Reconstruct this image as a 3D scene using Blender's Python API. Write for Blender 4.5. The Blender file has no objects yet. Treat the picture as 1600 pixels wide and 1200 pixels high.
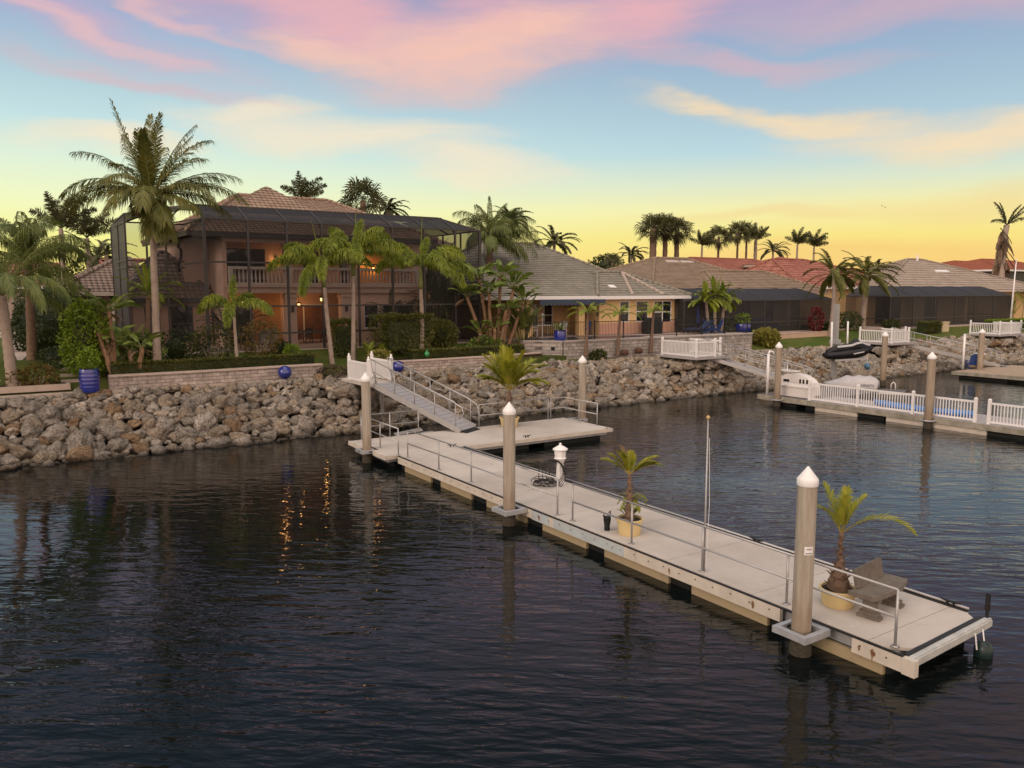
import bpy, bmesh, math, random
import numpy as np
from mathutils import Vector, Matrix, noise
R = math.radians
rnd = random.Random(7)
scene = bpy.context.scene
COL = scene.collection

# World frame: x runs along the shoreline, y runs inland (y = 0 at the waterline), z is up (z = 0 at the water).
# ---------------------------------------------------------------- camera
TH = R(33.5)
FPX, HOR, CAMZ = 1250.0, 453.0, 6.5
PITCH = math.atan((600 - HOR) / FPX)
CAM = Vector((-41.5 * math.sin(TH), -41.5 * math.cos(TH), CAMZ))
RIGHT = Vector((math.cos(TH), -math.sin(TH), 0)); FWD = Vector((math.sin(TH), math.cos(TH), 0))
cd = bpy.data.cameras.new('camera'); cam = bpy.data.objects.new('camera', cd); COL.objects.link(cam)
cam.location = CAM; cam.rotation_euler = (R(90) - PITCH, 0, -TH)
cd.sensor_width = 36; cd.lens = FPX / 1600 * 36; cd.clip_start = 0.1; cd.clip_end = 4000
scene.camera = cam

# ---------------------------------------------------------------- world / sky
def s2l(c):
    return c / 12.92 if c <= 0.04045 else ((c + 0.055) / 1.055) ** 2.4
def C8(r, g, b):
    return (s2l(r / 255), s2l(g / 255), s2l(b / 255), 1)
world = bpy.data.worlds.new('World'); scene.world = world; world.use_nodes = True
class NT:
    def __init__(s, nt): s.nt = nt; s.n = nt.nodes; s.l = nt.links
    def node(s, t, **k):
        x = s.n.new(t)
        for a, b in k.items(): setattr(x, a, b)
        return x
    def put(s, sock, v):
        if isinstance(v, bpy.types.NodeSocket): s.l.new(v, sock)
        elif sock.type == 'VECTOR': sock.default_value = tuple(v)[:3]
        else: sock.default_value = v
    def math(s, op, a, b=0.0, c=0.0, clamp=False):
        x = s.node('ShaderNodeMath', operation=op, use_clamp=clamp)
        s.put(x.inputs[0], a); s.put(x.inputs[1], b); s.put(x.inputs[2], c)
        return x.outputs[0]
    def vmath(s, op, a, b=(0, 0, 0)):
        x = s.node('ShaderNodeVectorMath', operation=op)
        s.put(x.inputs[0], a); s.put(x.inputs[1], b)
        return x
    def xyz(s, x, y, z=0.0):
        c = s.node('ShaderNodeCombineXYZ'); s.put(c.inputs[0], x); s.put(c.inputs[1], y); s.put(c.inputs[2], z); return c.outputs[0]
    def noise(s, vec, scale, detail=4, rough=.55, dist=0.0):
        x = s.node('ShaderNodeTexNoise'); s.put(x.inputs['Vector'], vec); x.inputs['Scale'].default_value = scale
        x.inputs['Detail'].default_value = detail; x.inputs['Roughness'].default_value = rough; x.inputs['Distortion'].default_value = dist
        return x.outputs['Fac']
    def mapr(s, v, a, b, c, d, kind='SMOOTHSTEP'):
        x = s.node('ShaderNodeMapRange', interpolation_type=kind); s.put(x.inputs[0], v)
        for i, q in enumerate((a, b, c, d)): s.put(x.inputs[1 + i], q)
        return x.outputs[0]
    def ramp(s, f, stops, interp='LINEAR'):
        x = s.node('ShaderNodeValToRGB'); cr = x.color_ramp; cr.interpolation = interp
        while len(cr.elements) < len(stops): cr.elements.new(0.5)
        for e, (p, c) in zip(cr.elements, stops): e.position = p; e.color = c
        s.put(x.inputs[0], f); return x.outputs[0]
    def mix(s, f, a, b, blend='MIX'):
        x = s.node('ShaderNodeMix', data_type='RGBA', blend_type=blend)
        s.put(x.inputs[0], f); s.put(x.inputs[6], a); s.put(x.inputs[7], b); return x.outputs[2]
W = NT(world.node_tree)
for x in list(W.n): W.n.remove(x)
gen = W.node('ShaderNodeTexCoord').outputs['Generated']
nrm = W.vmath('NORMALIZE', gen).outputs[0]
sep = W.node('ShaderNodeSeparateXYZ'); W.l.new(nrm, sep.inputs[0])
# compass bearing measured from the inland heading of the canal, and elevation, both in degrees
df = W.vmath('DOT_PRODUCT', nrm, FWD).outputs['Value']; dr = W.vmath('DOT_PRODUCT', nrm, RIGHT).outputs['Value']
az = W.math('MULTIPLY', W.math('ARCTAN2', dr, df), 57.2958)
el = W.math('MULTIPLY', W.math('ARCSINE', sep.outputs[2]), 57.2958)
e01 = W.math('DIVIDE', el, 90.0)
def E(d): return max(0.0, d / 90)
left = W.ramp(e01, [(0, C8(248, 206, 88)), (E(1.6), C8(249, 233, 112)), (E(3.4), C8(243, 240, 138)), (E(5.5), C8(238, 243, 184)), (E(8.0), C8(218, 236, 210)), (E(10.5), C8(188, 220, 222)),
                    (E(13.5), C8(168, 197, 210)), (E(16.5), C8(150, 172, 204)), (E(19.5), C8(150, 148, 180)), (E(23), C8(142, 146, 172)), (E(30), C8(100, 122, 150)), (E(38), C8(82, 108, 134)), (1, C8(85, 98, 118))])
right = W.ramp(e01, [(0, C8(238, 164, 78)), (E(2.0), C8(244, 205, 104)), (E(3.6), C8(243, 220, 112)), (E(5.4), C8(240, 232, 158)), (E(7.2), C8(214, 224, 196)), (E(9.2), C8(176, 208, 218)), (E(11.5), C8(165, 193, 208)),
                     (E(14), C8(151, 179, 202)), (E(17), C8(140, 161, 196)), (E(20), C8(138, 142, 180)), (E(24), C8(190, 158, 162)), (E(29), C8(146, 142, 162)), (E(38), C8(90, 112, 138)), (1, C8(85, 98, 118))])
base = W.mix(W.mapr(az, -26, 24, 0, 1), left, right)
ae = W.xyz(az, el)
warp = W.node('ShaderNodeTexNoise'); W.put(warp.inputs['Vector'], W.vmath('MULTIPLY', ae, (0.07, 0.24, 0)).outputs[0]); warp.inputs['Scale'].default_value = 1.0; warp.inputs['Detail'].default_value = 6
wv = W.vmath('MULTIPLY', W.vmath('SUBTRACT', warp.outputs['Color'], (.5, .5, .5)).outputs[0], (13, 5.0, 0)).outputs[0]
aw = W.vmath('ADD', ae, wv).outputs[0]
fib = W.noise(W.vmath('MULTIPLY', aw, (.11, .62, 0)).outputs[0], 1.0, 8, .62, .5)
fine = W.noise(W.vmath('MULTIPLY', aw, (.22, 1.7, 0)).outputs[0], 1.0, 6, .6, .6)
def blob(a, e, sa, se, rot, vec=None):
    m = W.node('ShaderNodeMapping', vector_type='TEXTURE'); W.put(m.inputs[0], vec or aw)
    m.inputs[1].default_value = (a, e, 0); m.inputs[2].default_value = (0, 0, R(rot)); m.inputs[3].default_value = (sa, se, 1)
    return W.mapr(W.vmath('LENGTH', m.outputs[0]).outputs['Value'], 0, 1, 1, 0)
def cloud(col, color, blobs, amt, lo=.18, hi=.95):
    acc = None
    for b in blobs:
        g = blob(*b); acc = g if acc is None else W.math('MAXIMUM', acc, g)
    tex = W.math('ADD', W.math('MULTIPLY', fib, .32), W.math('MULTIPLY', fine, .20))
    f = W.mapr(W.math('ADD', W.math('MULTIPLY', acc, .52), tex), lo, hi, 0, 1)
    f = W.math('MULTIPLY', W.math('MULTIPLY', f, W.mapr(acc, 0, .45, 0, 1)), amt, clamp=True)
    return W.mix(f, col, color)
sky = cloud(base, C8(250, 226, 188), [(-11, 10.6, 17, 2.6, -3), (-3, 8.6, 11, 2.2, -6), (-16, 11.6, 7, 1.6, 10), (-26, 9.5, 9, 1.5, 0)], .80)
sky = cloud(sky, C8(252, 216, 160), [(20, 11.2, 14, 1.5, -8), (30, 9.4, 17, 2.0, -2), (13, 12.4, 8, 1.0, -10)], .85)
sky = cloud(sky, C8(236, 198, 122), [(32, 5.2, 22, 1.7, 0), (18, 4.8, 14, 1.0, 0)], .5)
sky = cloud(sky, C8(240, 176, 88), [(24, 2.4, 26, 1.3, 0), (6, 1.6, 20, .8, 0)], .38)
sky = cloud(sky, C8(222, 172, 178), [(26, 17.2, 22, 2.4, 2), (16, 14.6, 16, 1.1, -4), (-24, 13.4, 15, 1.0, -8), (-30, 19.6, 16, 1.6, -12)], .6)
sky = cloud(sky, C8(206, 164, 190), [(-14, 18.0, 25, 4.6, -8), (6, 18.4, 26, 4.4, 4), (-28, 16.5, 20, 2.6, -14), (18, 19.5, 18, 3.2, 0)], .6)
sky = cloud(sky, C8(240, 172, 168), [(-12, 17.6, 17, 3.8, -18), (-2, 16.2, 17, 4.6, 8), (8, 17.8, 13, 4.4, 18)], .74)
sky = cloud(sky, C8(240, 184, 176), [(-27, 15.8, 15, .9, -13), (-33, 17.5, 12, .8, -12), (-22, 17.2, 12, .7, -16)], .6)
sky = cloud(sky, C8(247, 194, 164), [(-3, 15.6, 14, 3.4, 4), (1, 16.6, 8, 3.2, 16), (-12, 15.6, 9, 1.9, -12)], .7)
hs = W.node('ShaderNodeHueSaturation'); W.put(hs.inputs['Color'], sky); hs.inputs['Saturation'].default_value = .93; hs.inputs['Value'].default_value = 1.04; sky = hs.outputs[0]
# far side of the sky (behind the viewer, away from the sunset): soft mauve glow that lights the bank
back = W.ramp(e01, [(0, C8(190, 156, 146)), (E(8), C8(212, 184, 166)), (E(25), C8(202, 184, 168)), (E(60), C8(196, 180, 176)), (1, C8(190, 176, 172))])
BACK_GAIN = 2.8
backb = W.mix(1.0, back, (BACK_GAIN, BACK_GAIN, BACK_GAIN, 1), 'MULTIPLY')
sky = W.mix(W.mapr(df, .1, -.5, 0, 1), sky, backb)
TOP_GAIN = 1.9      # overhead fill added to brighten surfaces that face up
sky = W.mix(W.mapr(el, 52, 74, 0, 1), sky, (TOP_GAIN * 1.0, TOP_GAIN * .91, TOP_GAIN * .84, 1))
sky = W.mix(W.mapr(el, -2, -.2, 1, 0), sky, C8(70, 66, 60))
nish = W.node('ShaderNodeTexSky', sky_type='NISHITA'); nish.sun_disc = False; nish.sun_elevation = R(24); nish.sun_rotation = R(-100)
nb = W.node('ShaderNodeBackground'); W.l.new(nish.outputs[0], nb.inputs[0]); nb.inputs[1].default_value = 0.004
bg = W.node('ShaderNodeBackground'); W.l.new(sky, bg.inputs[0]); bg.inputs[1].default_value = 1.0
addn = W.node('ShaderNodeAddShader'); W.l.new(bg.outputs[0], addn.inputs[0]); W.l.new(nb.outputs[0], addn.inputs[1])
wo = W.node('ShaderNodeOutputWorld'); W.l.new(addn.outputs[0], wo.inputs[0])
# one weak, broad sun: the afterglow on the clouds behind the viewer's left shoulder
sd = bpy.data.lights.new('sun', 'SUN'); sd.energy = 0.9; sd.angle = R(25); sd.color = (1, .84, .72)
sun = bpy.data.objects.new('sun', sd); COL.objects.link(sun)
SUNB, SUNE = R(-100), R(24)
sdir = Vector((math.sin(SUNB) * math.cos(SUNE), math.cos(SUNB) * math.cos(SUNE), math.sin(SUNE)))
sun.rotation_euler = (-sdir).to_track_quat('-Z', 'Y').to_euler()
vs = scene.view_settings; vs.view_transform = 'Standard'; vs.look = 'None'; vs.gamma = 1; vs.exposure = 0.0; vs.use_curve_mapping = False
scene.cycles.max_bounces = 6; scene.cycles.transparent_max_bounces = 24; scene.cycles.caustics_reflective = False; scene.cycles.caustics_refractive = False
scene.cycles.use_denoising = True

# ---------------------------------------------------------------- helpers
def ray(px, py):
    cx, cy = (px - 800) / FPX, (600 - py) / FPX
    return RIGHT * cx + FWD * (math.cos(PITCH) + cy * math.sin(PITCH)) + Vector((0, 0, -math.sin(PITCH) + cy * math.cos(PITCH)))
def on(px, py, z):          # survey: photo pixel to a point at height z
    r = ray(px, py); return CAM + r * ((z - CAMZ) / r.z)
def at(px, py, t):          # survey: photo pixel to a point on the vertical plane t metres inland
    r = ray(px, py); return CAM + r * ((t - CAM.y) / r.y)
V = Vector
Z = V((0, 0, 1))
def ground_z(s, t):
    if s > 43: top = 3.0
    else: top = 3.2
    if t < 4.1: return 2.1
    return 2.1 + (top - 2.1) * min(1, (t - 4.1) / 4.5)
def atx(px, py, s):         # survey: photo pixel to a point on the plane x = s
    r = ray(px, py); return CAM + r * ((s - CAM.x) / r.x)
def gp(px, t):              # point on the ground below/above pixel column px at inland distance t
    p = at(px, 500, t); return V((p.x, t, ground_z(p.x, t)))
OFF = {}
class MB:
    def __init__(s): s.v = []; s.f = []; s.m = []
    def add(s, vs, fs, m=0):
        o = len(s.v); s.v.extend(tuple(p) for p in vs)
        for f in fs: s.f.append(tuple(i + o for i in f)); s.m.append(m)
    def quad(s, a, b, c, d, m=0): s.add((a, b, c, d), ((0, 1, 2, 3),), m)
    def poly(s, pts, m=0): s.add(pts, (tuple(range(len(pts))),), m)
    def box(s, c, d, m=0, rz=0, ax=None):
        c = V(c); hx, hy, hz = d[0] / 2, d[1] / 2, d[2] / 2
        if ax is None:
            X = V((math.cos(rz), math.sin(rz), 0)); Y = V((-math.sin(rz), math.cos(rz), 0)); ax = (X, Y, Z)
        X, Y, Zz = ax
        vs = [c + X * (i * hx) + Y * (j * hy) + Zz * (k * hz) for k in (-1, 1) for j in (-1, 1) for i in (-1, 1)]
        s.add(vs, ((0, 2, 3, 1), (4, 5, 7, 6), (0, 1, 5, 4), (2, 6, 7, 3), (0, 4, 6, 2), (1, 3, 7, 5)), m)
    def bx(s, x0, x1, y0, y1, z0, z1, m=0): s.box(((x0 + x1) / 2, (y0 + y1) / 2, (z0 + z1) / 2), (abs(x1 - x0), abs(y1 - y0), abs(z1 - z0)), m)
    def bar(s, a, b, w, h=None, m=0):
        a, b = V(a), V(b); d = b - a; L = d.length; X = d / L
        up = Z if abs(X.z) < .95 else V((0, 1, 0))
        Y = up.cross(X).normalized(); Zz = X.cross(Y)
        s.box((a + b) / 2, (L, w, h or w), m, ax=(X, Y, Zz))
    def tube(s, pts, r, n=6, m=0, cap=True):
        pts = [V(p) for p in pts]; N = len(pts); rs = r if isinstance(r, (list, tuple)) else [r] * N
        ref = None; vs = []; fs = []
        for i, p in enumerate(pts):
            t = (pts[min(i + 1, N - 1)] - pts[max(i - 1, 0)]).normalized()
            if ref is None:
                ref = t.cross(Z if abs(t.z) < .9 else V((1, 0, 0))).normalized()
            else:
                ref = (ref - t * ref.dot(t)).normalized()
            q = t.cross(ref)
            for k in range(n):
                a = 2 * math.pi * k / n; vs.append(p + (ref * math.cos(a) + q * math.sin(a)) * rs[i])
        for i in range(N - 1):
            for k in range(n):
                k2 = (k + 1) % n; fs.append((i * n + k, i * n + k2, (i + 1) * n + k2, (i + 1) * n + k))
        if cap: fs.append(tuple(range(n - 1, -1, -1))); fs.append(tuple((N - 1) * n + k for k in range(n)))
        s.add(vs, fs, m)
    def lathe(s, c, prof, n=16, m=0, sq=None):
        c = V(c); vs = []; fs = []
        for r, z in prof:
            for k in range(n):
                a = 2 * math.pi * (k + .5) / n; vs.append(c + V((r * math.cos(a), r * math.sin(a), z)))
        for i in range(len(prof) - 1):
            for k in range(n):
                k2 = (k + 1) % n; fs.append((i * n + k, i * n + k2, (i + 1) * n + k2, (i + 1) * n + k))
        fs.append(tuple(range(n - 1, -1, -1))); fs.append(tuple((len(prof) - 1) * n + k for k in range(n)))
        s.add(vs, fs, m)
    def prism(s, pts, z0, z1, m=0):
        n = len(pts); vs = [(p[0], p[1], z0) for p in pts] + [(p[0], p[1], z1) for p in pts]
        fs = [tuple(range(n - 1, -1, -1)), tuple(range(n, 2 * n))] + [(i, (i + 1) % n, (i + 1) % n + n, i + n) for i in range(n)]
        s.add(vs, fs, m)
    def build(s, name, mats, parent=None, smooth=False, origin=None):
        off = OFF.get(parent.name, V((0, 0, 0))) if parent else (V(origin) if origin is not None else V((0, 0, 0)))
        me = bpy.data.meshes.new(name)
        a = np.array(s.v, dtype=np.float32).reshape(-1, 3) - np.array(off, dtype=np.float32)
        me.from_pydata(a.tolist(), [], s.f)
        if not isinstance(mats, (list, tuple)): mats = [mats]
        for x in mats: me.materials.append(x)
        if len(mats) > 1: me.polygons.foreach_set('material_index', s.m)
        if smooth: me.polygons.foreach_set('use_smooth', [True] * len(s.f))
        me.update()
        o = bpy.data.objects.new(name, me); COL.objects.link(o)
        if parent: o.parent = parent
        elif origin is not None: o.location = off
        OFF[o.name] = off
        return o
def tag(o, label=None, cat=None, group=None, kind=None):
    if label: o['label'] = label
    if cat: o['category'] = cat
    if group: o['group'] = group
    if kind: o['kind'] = kind
    return o
def thing(name, label, cat, loc, group=None):
    o = bpy.data.objects.new(name, None); COL.objects.link(o); o.location = V(loc); o.empty_display_size = .1
    OFF[o.name] = V(loc); return tag(o, label, cat, group)
def copy_tree(o, loc=None, rz=None, sc=None, label=None, group=None, parent=None):
    c = o.copy(); COL.objects.link(c)
    if parent: c.parent = parent
    if loc is not None: c.location = V(loc)
    if rz is not None: c.rotation_euler.z = rz
    if sc is not None: c.scale = (sc, sc, sc) if not isinstance(sc, (tuple, list)) else sc
    if label: c['label'] = label
    if group: c['group'] = group
    for ch in o.children: copy_tree(ch, parent=c)
    return c
def smooth_by_angle(o):
    o.data.polygons.foreach_set('use_smooth', [True] * len(o.data.polygons))
    o.data.set_sharp_from_angle(angle=R(35)); return o

# ---------------------------------------------------------------- materials
MATS = {}
def mat(name, col, rough=.6, var=.12, scale=2.0, bump=0.0, bscale=25.0, metal=0.0, spec=.35, isl=0.0, col2=None, trans=0.0, coat=0.0):
    if name in MATS: return MATS[name]
    m = bpy.data.materials.new(name); m.use_nodes = True; t = NT(m.node_tree)
    b = t.n['Principled BSDF']; tc = t.node('ShaderNodeTexCoord').outputs['Object']
    c = (*col, 1)
    n1 = t.noise(tc, scale, 5, .6)
    if col2: c = t.mix(t.mapr(n1, .35, .65, 0, 1), (*col, 1), (*col2, 1))
    f = t.mapr(n1, .25, .75, 1 - var, 1 + var, 'LINEAR')
    if isl:
        ri = t.node('ShaderNodeNewGeometry').outputs['Random Per Island']
        f = t.math('MULTIPLY', f, t.mapr(ri, 0, 1, 1 - isl, 1 + isl, 'LINEAR'))
    oi = t.node('ShaderNodeVectorMath', operation='SCALE'); t.put(oi.inputs[0], c); t.put(oi.inputs['Scale'], f)
    t.l.new(oi.outputs[0], b.inputs['Base Color'])
    b.inputs['Roughness'].default_value = rough; b.inputs['Metallic'].default_value = metal; b.inputs['Specular IOR Level'].default_value = spec
    if coat: b.inputs['Coat Weight'].default_value = coat; b.inputs['Coat Roughness'].default_value = .1
    if bump:
        bn = t.node('ShaderNodeBump'); bn.inputs['Strength'].default_value = bump; bn.inputs['Distance'].default_value = .02
        t.l.new(t.noise(tc, bscale, 6, .65), bn.inputs['Height']); t.l.new(bn.outputs[0], b.inputs['Normal'])
    if trans:
        tr = t.node('ShaderNodeBsdfTranslucent'); t.l.new(oi.outputs[0], tr.inputs[0])
        mx = t.node('ShaderNodeMixShader'); mx.inputs[0].default_value = trans
        t.l.new(b.outputs[0], mx.inputs[1]); t.l.new(tr.outputs[0], mx.inputs[2]); t.l.new(mx.outputs[0], t.n['Material Output'].inputs[0])
    MATS[name] = m; return m
def leaf(name, c1, c2, trans=.3):
    if name in MATS: return MATS[name]
    m = bpy.data.materials.new(name); m.use_nodes = True; t = NT(m.node_tree)
    b = t.n['Principled BSDF']; g = t.node('ShaderNodeNewGeometry'); tc = t.node('ShaderNodeTexCoord').outputs['Object']
    f = t.math('ADD', t.math('MULTIPLY', g.outputs['Random Per Island'], .55), t.math('MULTIPLY', t.mapr(t.noise(tc, 1.1, 3), .3, .7, 0, 1), .45))
    c = t.mix(f, (*c1, 1), (*c2, 1)); t.l.new(c, b.inputs['Base Color']); b.inputs['Roughness'].default_value = .45; b.inputs['Specular IOR Level'].default_value = .35
    tr = t.node('ShaderNodeBsdfTranslucent'); t.l.new(c, tr.inputs[0]); mx = t.node('ShaderNodeMixShader'); mx.inputs[0].default_value = trans
    t.l.new(b.outputs[0], mx.inputs[1]); t.l.new(tr.outputs[0], mx.inputs[2]); t.l.new(mx.outputs[0], t.n['Material Output'].inputs[0])
    MATS[name] = m; return m
def emit(name, col, st):
    if name in MATS: return MATS[name]
    m = bpy.data.materials.new(name); m.use_nodes = True; b = m.node_tree.nodes['Principled BSDF']
    b.inputs['Base Color'].default_value = (*col, 1); b.inputs['Emission Color'].default_value = (*col, 1); b.inputs['Emission Strength'].default_value = st
    MATS[name] = m; return m
def screen_mat(name, col, open_face, open_edge):      # woven insect mesh: you look through the holes, less so at a slant
    m = bpy.data.materials.new(name); m.use_nodes = True; t = NT(m.node_tree)
    b = t.n['Principled BSDF']; b.inputs['Base Color'].default_value = (*col, 1); b.inputs['Roughness'].default_value = .7; b.inputs['Specular IOR Level'].default_value = .2
    lw = t.node('ShaderNodeLayerWeight'); lw.inputs[0].default_value = .5
    f = t.mapr(lw.outputs['Facing'], .25, .92, open_face, open_edge, 'LINEAR')
    tp = t.node('ShaderNodeBsdfTransparent'); mx = t.node('ShaderNodeMixShader'); t.l.new(f, mx.inputs[0])
    t.l.new(b.outputs[0], mx.inputs[1]); t.l.new(tp.outputs[0], mx.inputs[2]); t.l.new(mx.outputs[0], t.n['Material Output'].inputs[0])
    return m
def deck_mat():
    m = bpy.data.materials.new('weathered_deck'); m.use_nodes = True; t = NT(m.node_tree); b = t.n['Principled BSDF']; tc = t.node('ShaderNodeTexCoord').outputs['Object']; g = t.node('ShaderNodeNewGeometry')
    c = t.mix(t.mapr(t.noise(tc, .55, 6, .62), .32, .68, 0, 1), (.54, .49, .43, 1), (.44, .39, .34, 1))
    c = t.mix(t.mapr(t.noise(tc, 2.3, 6, .72, .8), .60, .74, 0, .55), c, (.30, .25, .20, 1))
    c = t.mix(t.mapr(t.noise(tc, 26, 3, .6), .70, .76, 0, .6), c, (.20, .17, .14, 1))
    c = t.mix(t.mapr(t.noise(tc, 11, 2, .5), .74, .78, 0, .7), c, (.72, .70, .66, 1))
    v = t.mix(1.0, c, c); ri = t.node('ShaderNodeVectorMath', operation='SCALE'); t.l.new(v, ri.inputs[0]); t.put(ri.inputs['Scale'], t.mapr(g.outputs['Random Per Island'], 0, 1, .93, 1.05, 'LINEAR'))
    t.l.new(ri.outputs[0], b.inputs['Base Color']); b.inputs['Roughness'].default_value = .8; b.inputs['Specular IOR Level'].default_value = .25
    bn = t.node('ShaderNodeBump'); bn.inputs['Strength'].default_value = .2; bn.inputs['Distance'].default_value = .01; t.l.new(t.noise(tc, 120, 3), bn.inputs['Height']); t.l.new(bn.outputs[0], b.inputs['Normal']); MATS['weathered_deck'] = m; return m
def brick_mat(name, c1, c2, mort, bw=.5, bh=.2, axis='x', off=.5):
    m = bpy.data.materials.new(name); m.use_nodes = True; t = NT(m.node_tree); b = t.n['Principled BSDF']
    tc = t.node('ShaderNodeTexCoord').outputs['Object']; sp = t.node('ShaderNodeSeparateXYZ'); t.l.new(tc, sp.inputs[0])
    br = t.node('ShaderNodeTexBrick'); t.put(br.inputs['Vector'], t.xyz(t.math('ADD', sp.outputs[0], sp.outputs[1]), sp.outputs[2]))
    br.inputs['Color1'].default_value = (*c1, 1); br.inputs['Color2'].default_value = (*c2, 1); br.inputs['Mortar'].default_value = (*mort, 1)
    br.inputs['Scale'].default_value = 1; br.inputs['Brick Width'].default_value = bw; br.inputs['Row Height'].default_value = bh; br.inputs['Mortar Size'].default_value = .012
    br.inputs['Mortar Smooth'].default_value = .4; br.inputs['Bias'].default_value = -.1
    n = t.noise(tc, 3.5, 6, .7)
    oi = t.node('ShaderNodeVectorMath', operation='SCALE'); t.l.new(br.outputs['Color'], oi.inputs[0]); t.put(oi.inputs['Scale'], t.mapr(n, .3, .7, .6, 1.35, 'LINEAR'))
    t.l.new(oi.outputs[0], b.inputs['Base Color']); b.inputs['Roughness'].default_value = .9
    bn = t.node('ShaderNodeBump'); bn.inputs['Strength'].default_value = .8; bn.inputs['Distance'].default_value = .03
    t.l.new(t.math('SUBTRACT', t.math('MULTIPLY', t.noise(tc, 14, 5, .7), .6), br.outputs['Fac']), bn.inputs['Height']); t.l.new(bn.outputs[0], b.inputs['Normal'])
    MATS[name] = m; return m
def roof_mat(name, c1, c2, flat=False):
    m = bpy.data.materials.new(name); m.use_nodes = True; t = NT(m.node_tree); b = t.n['Principled BSDF']
    g = t.node('ShaderNodeNewGeometry'); tc = t.node('ShaderNodeTexCoord').outputs['Object']
    sp = t.node('ShaderNodeSeparateXYZ'); t.l.new(tc, sp.inputs[0]); sn = t.node('ShaderNodeSeparateXYZ'); t.l.new(g.outputs['True Normal'], sn.inputs[0])
    sel = t.math('GREATER_THAN', t.math('ABSOLUTE', sn.outputs[0]), t.math('ABSOLUTE', sn.outputs[1]))
    u = t.math('ADD', t.math('MULTIPLY', sp.outputs[0], t.math('SUBTRACT', 1.0, sel)), t.math('MULTIPLY', sp.outputs[1], sel))
    cell = t.node('ShaderNodeTexWhiteNoise', noise_dimensions='2D')
    t.put(cell.inputs['Vector'], t.xyz(t.math('FLOOR', t.math('MULTIPLY', u, 3.3)), t.math('FLOOR', t.math('MULTIPLY', sp.outputs[2], 7.4))))
    f = t.math('ADD', t.math('MULTIPLY', cell.outputs['Value'], .55), t.math('MULTIPLY', t.mapr(t.noise(tc, .9, 5), .3, .7, 0, 1), .45))
    c = t.mix(f, (*c1, 1), (*c2, 1)); t.l.new(c, b.inputs['Base Color']); b.inputs['Roughness'].default_value = .8; b.inputs['Specular IOR Level'].default_value = .25
    wv = t.math('ABSOLUTE', t.math('SINE', t.math('MULTIPLY', u, 10.4)))
    bn = t.node('ShaderNodeBump'); bn.inputs['Strength'].default_value = .35 if flat else .9; bn.inputs['Distance'].default_value = .03 if flat else .07
    t.l.new(wv, bn.inputs['Height']); t.l.new(bn.outputs[0], b.inputs['Normal']); MATS[name] = m; return m
WHITE = mat('white_vinyl', (.78, .76, .74), .45, .05)
STUCCO = mat('peach_stucco', (.60, .41, .32), .9, .1, .8, .25, 60)
STUCCO2 = mat('peach_trim', (.56, .40, .32), .85, .08, .8, .2, 60)
YSTUC = mat('yellow_stucco', (.66, .46, .23), .9, .08, .8, .25, 60)
GREYST = mat('grey_peach_stucco', (.40, .31, .27), .9, .08, .8, .2, 60)
BALUS = mat('cast_stone', (.50, .42, .37), .85, .12, 3, .2, 40)
BRONZE = mat('dark_bronze_metal', (.045, .04, .038), .5, .1)
GLASS = mat('dark_window_glass', (.012, .014, .018), .04, 0, spec=.6)
ALU = mat('grey_aluminium', (.40, .39, .38), .45, .1, 6, .05, 40, metal=.5)
GALV = mat('galvanised_steel', (.42, .43, .44), .5, .18, 5, .1, 40, metal=.35)
DECK = deck_mat()
CONC = mat('grey_concrete', (.30, .28, .26), .9, .2, 4, .4, 25)
PAVER = mat('paver_deck', (.42, .33, .28), .85, .12, 4, .2, 10)
LAWN = mat('lawn_grass', (.05, .075, .018), .95, .4, 6, .8, 60, col2=(.075, .085, .025), spec=.1)
MULCH = mat('mulch', (.05, .03, .022), .95, .4, 15, .8, 60, spec=.1)
BLUEG = mat('cobalt_glaze', (.012, .022, .20), .18, .25, 6, .1, 14, spec=.6, coat=.5)
BLUEP = mat('blue_plastic', (.025, .065, .22), .4, .1)
BLACK = mat('black_plastic', (.012, .012, .012), .45, .2)
TRUNK = mat('palm_trunk_grey', (.33, .26, .21), .9, .22, 3, .6, 12)
TRUNK2 = mat('palm_trunk_brown', (.17, .11, .075), .95, .35, 6, .9, 14)
WARM = emit('warm_bulb', (1, .55, .16), 7)
L_COCO = leaf('coconut_leaf', (.06, .085, .016), (.23, .21, .045))
L_FOX = leaf('foxtail_leaf', (.09, .15, .018), (.33, .37, .035))
L_QUEEN = leaf('queen_leaf', (.06, .10, .024), (.20, .225, .05))
L_FAN = leaf('fan_leaf', (.045, .055, .022), (.13, .12, .045))
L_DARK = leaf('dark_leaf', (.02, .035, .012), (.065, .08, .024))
L_DRY = leaf('dry_leaf', (.16, .10, .06), (.26, .17, .10))
L_POT = leaf('potted_palm_leaf', (.12, .19, .014), (.48, .42, .04), .35)
L_BOP = leaf('bird_leaf', (.07, .12, .02), (.24, .30, .06))
L_SHRUB = leaf('shrub_leaf', (.03, .045, .012), (.11, .115, .03))
L_BRIGHT = leaf('bright_leaf', (.09, .16, .012), (.27, .36, .03))
L_CROT = leaf('croton_leaf', (.06, .065, .015), (.23, .14, .035))
L_HEDGE = leaf('hedge_leaf', (.05, .068, .016), (.17, .165, .035))
L_YEL = leaf('variegated_leaf', (.14, .14, .03), (.38, .34, .08))
L_RED = leaf('red_leaf', (.09, .015, .015), (.20, .03, .03))

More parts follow.
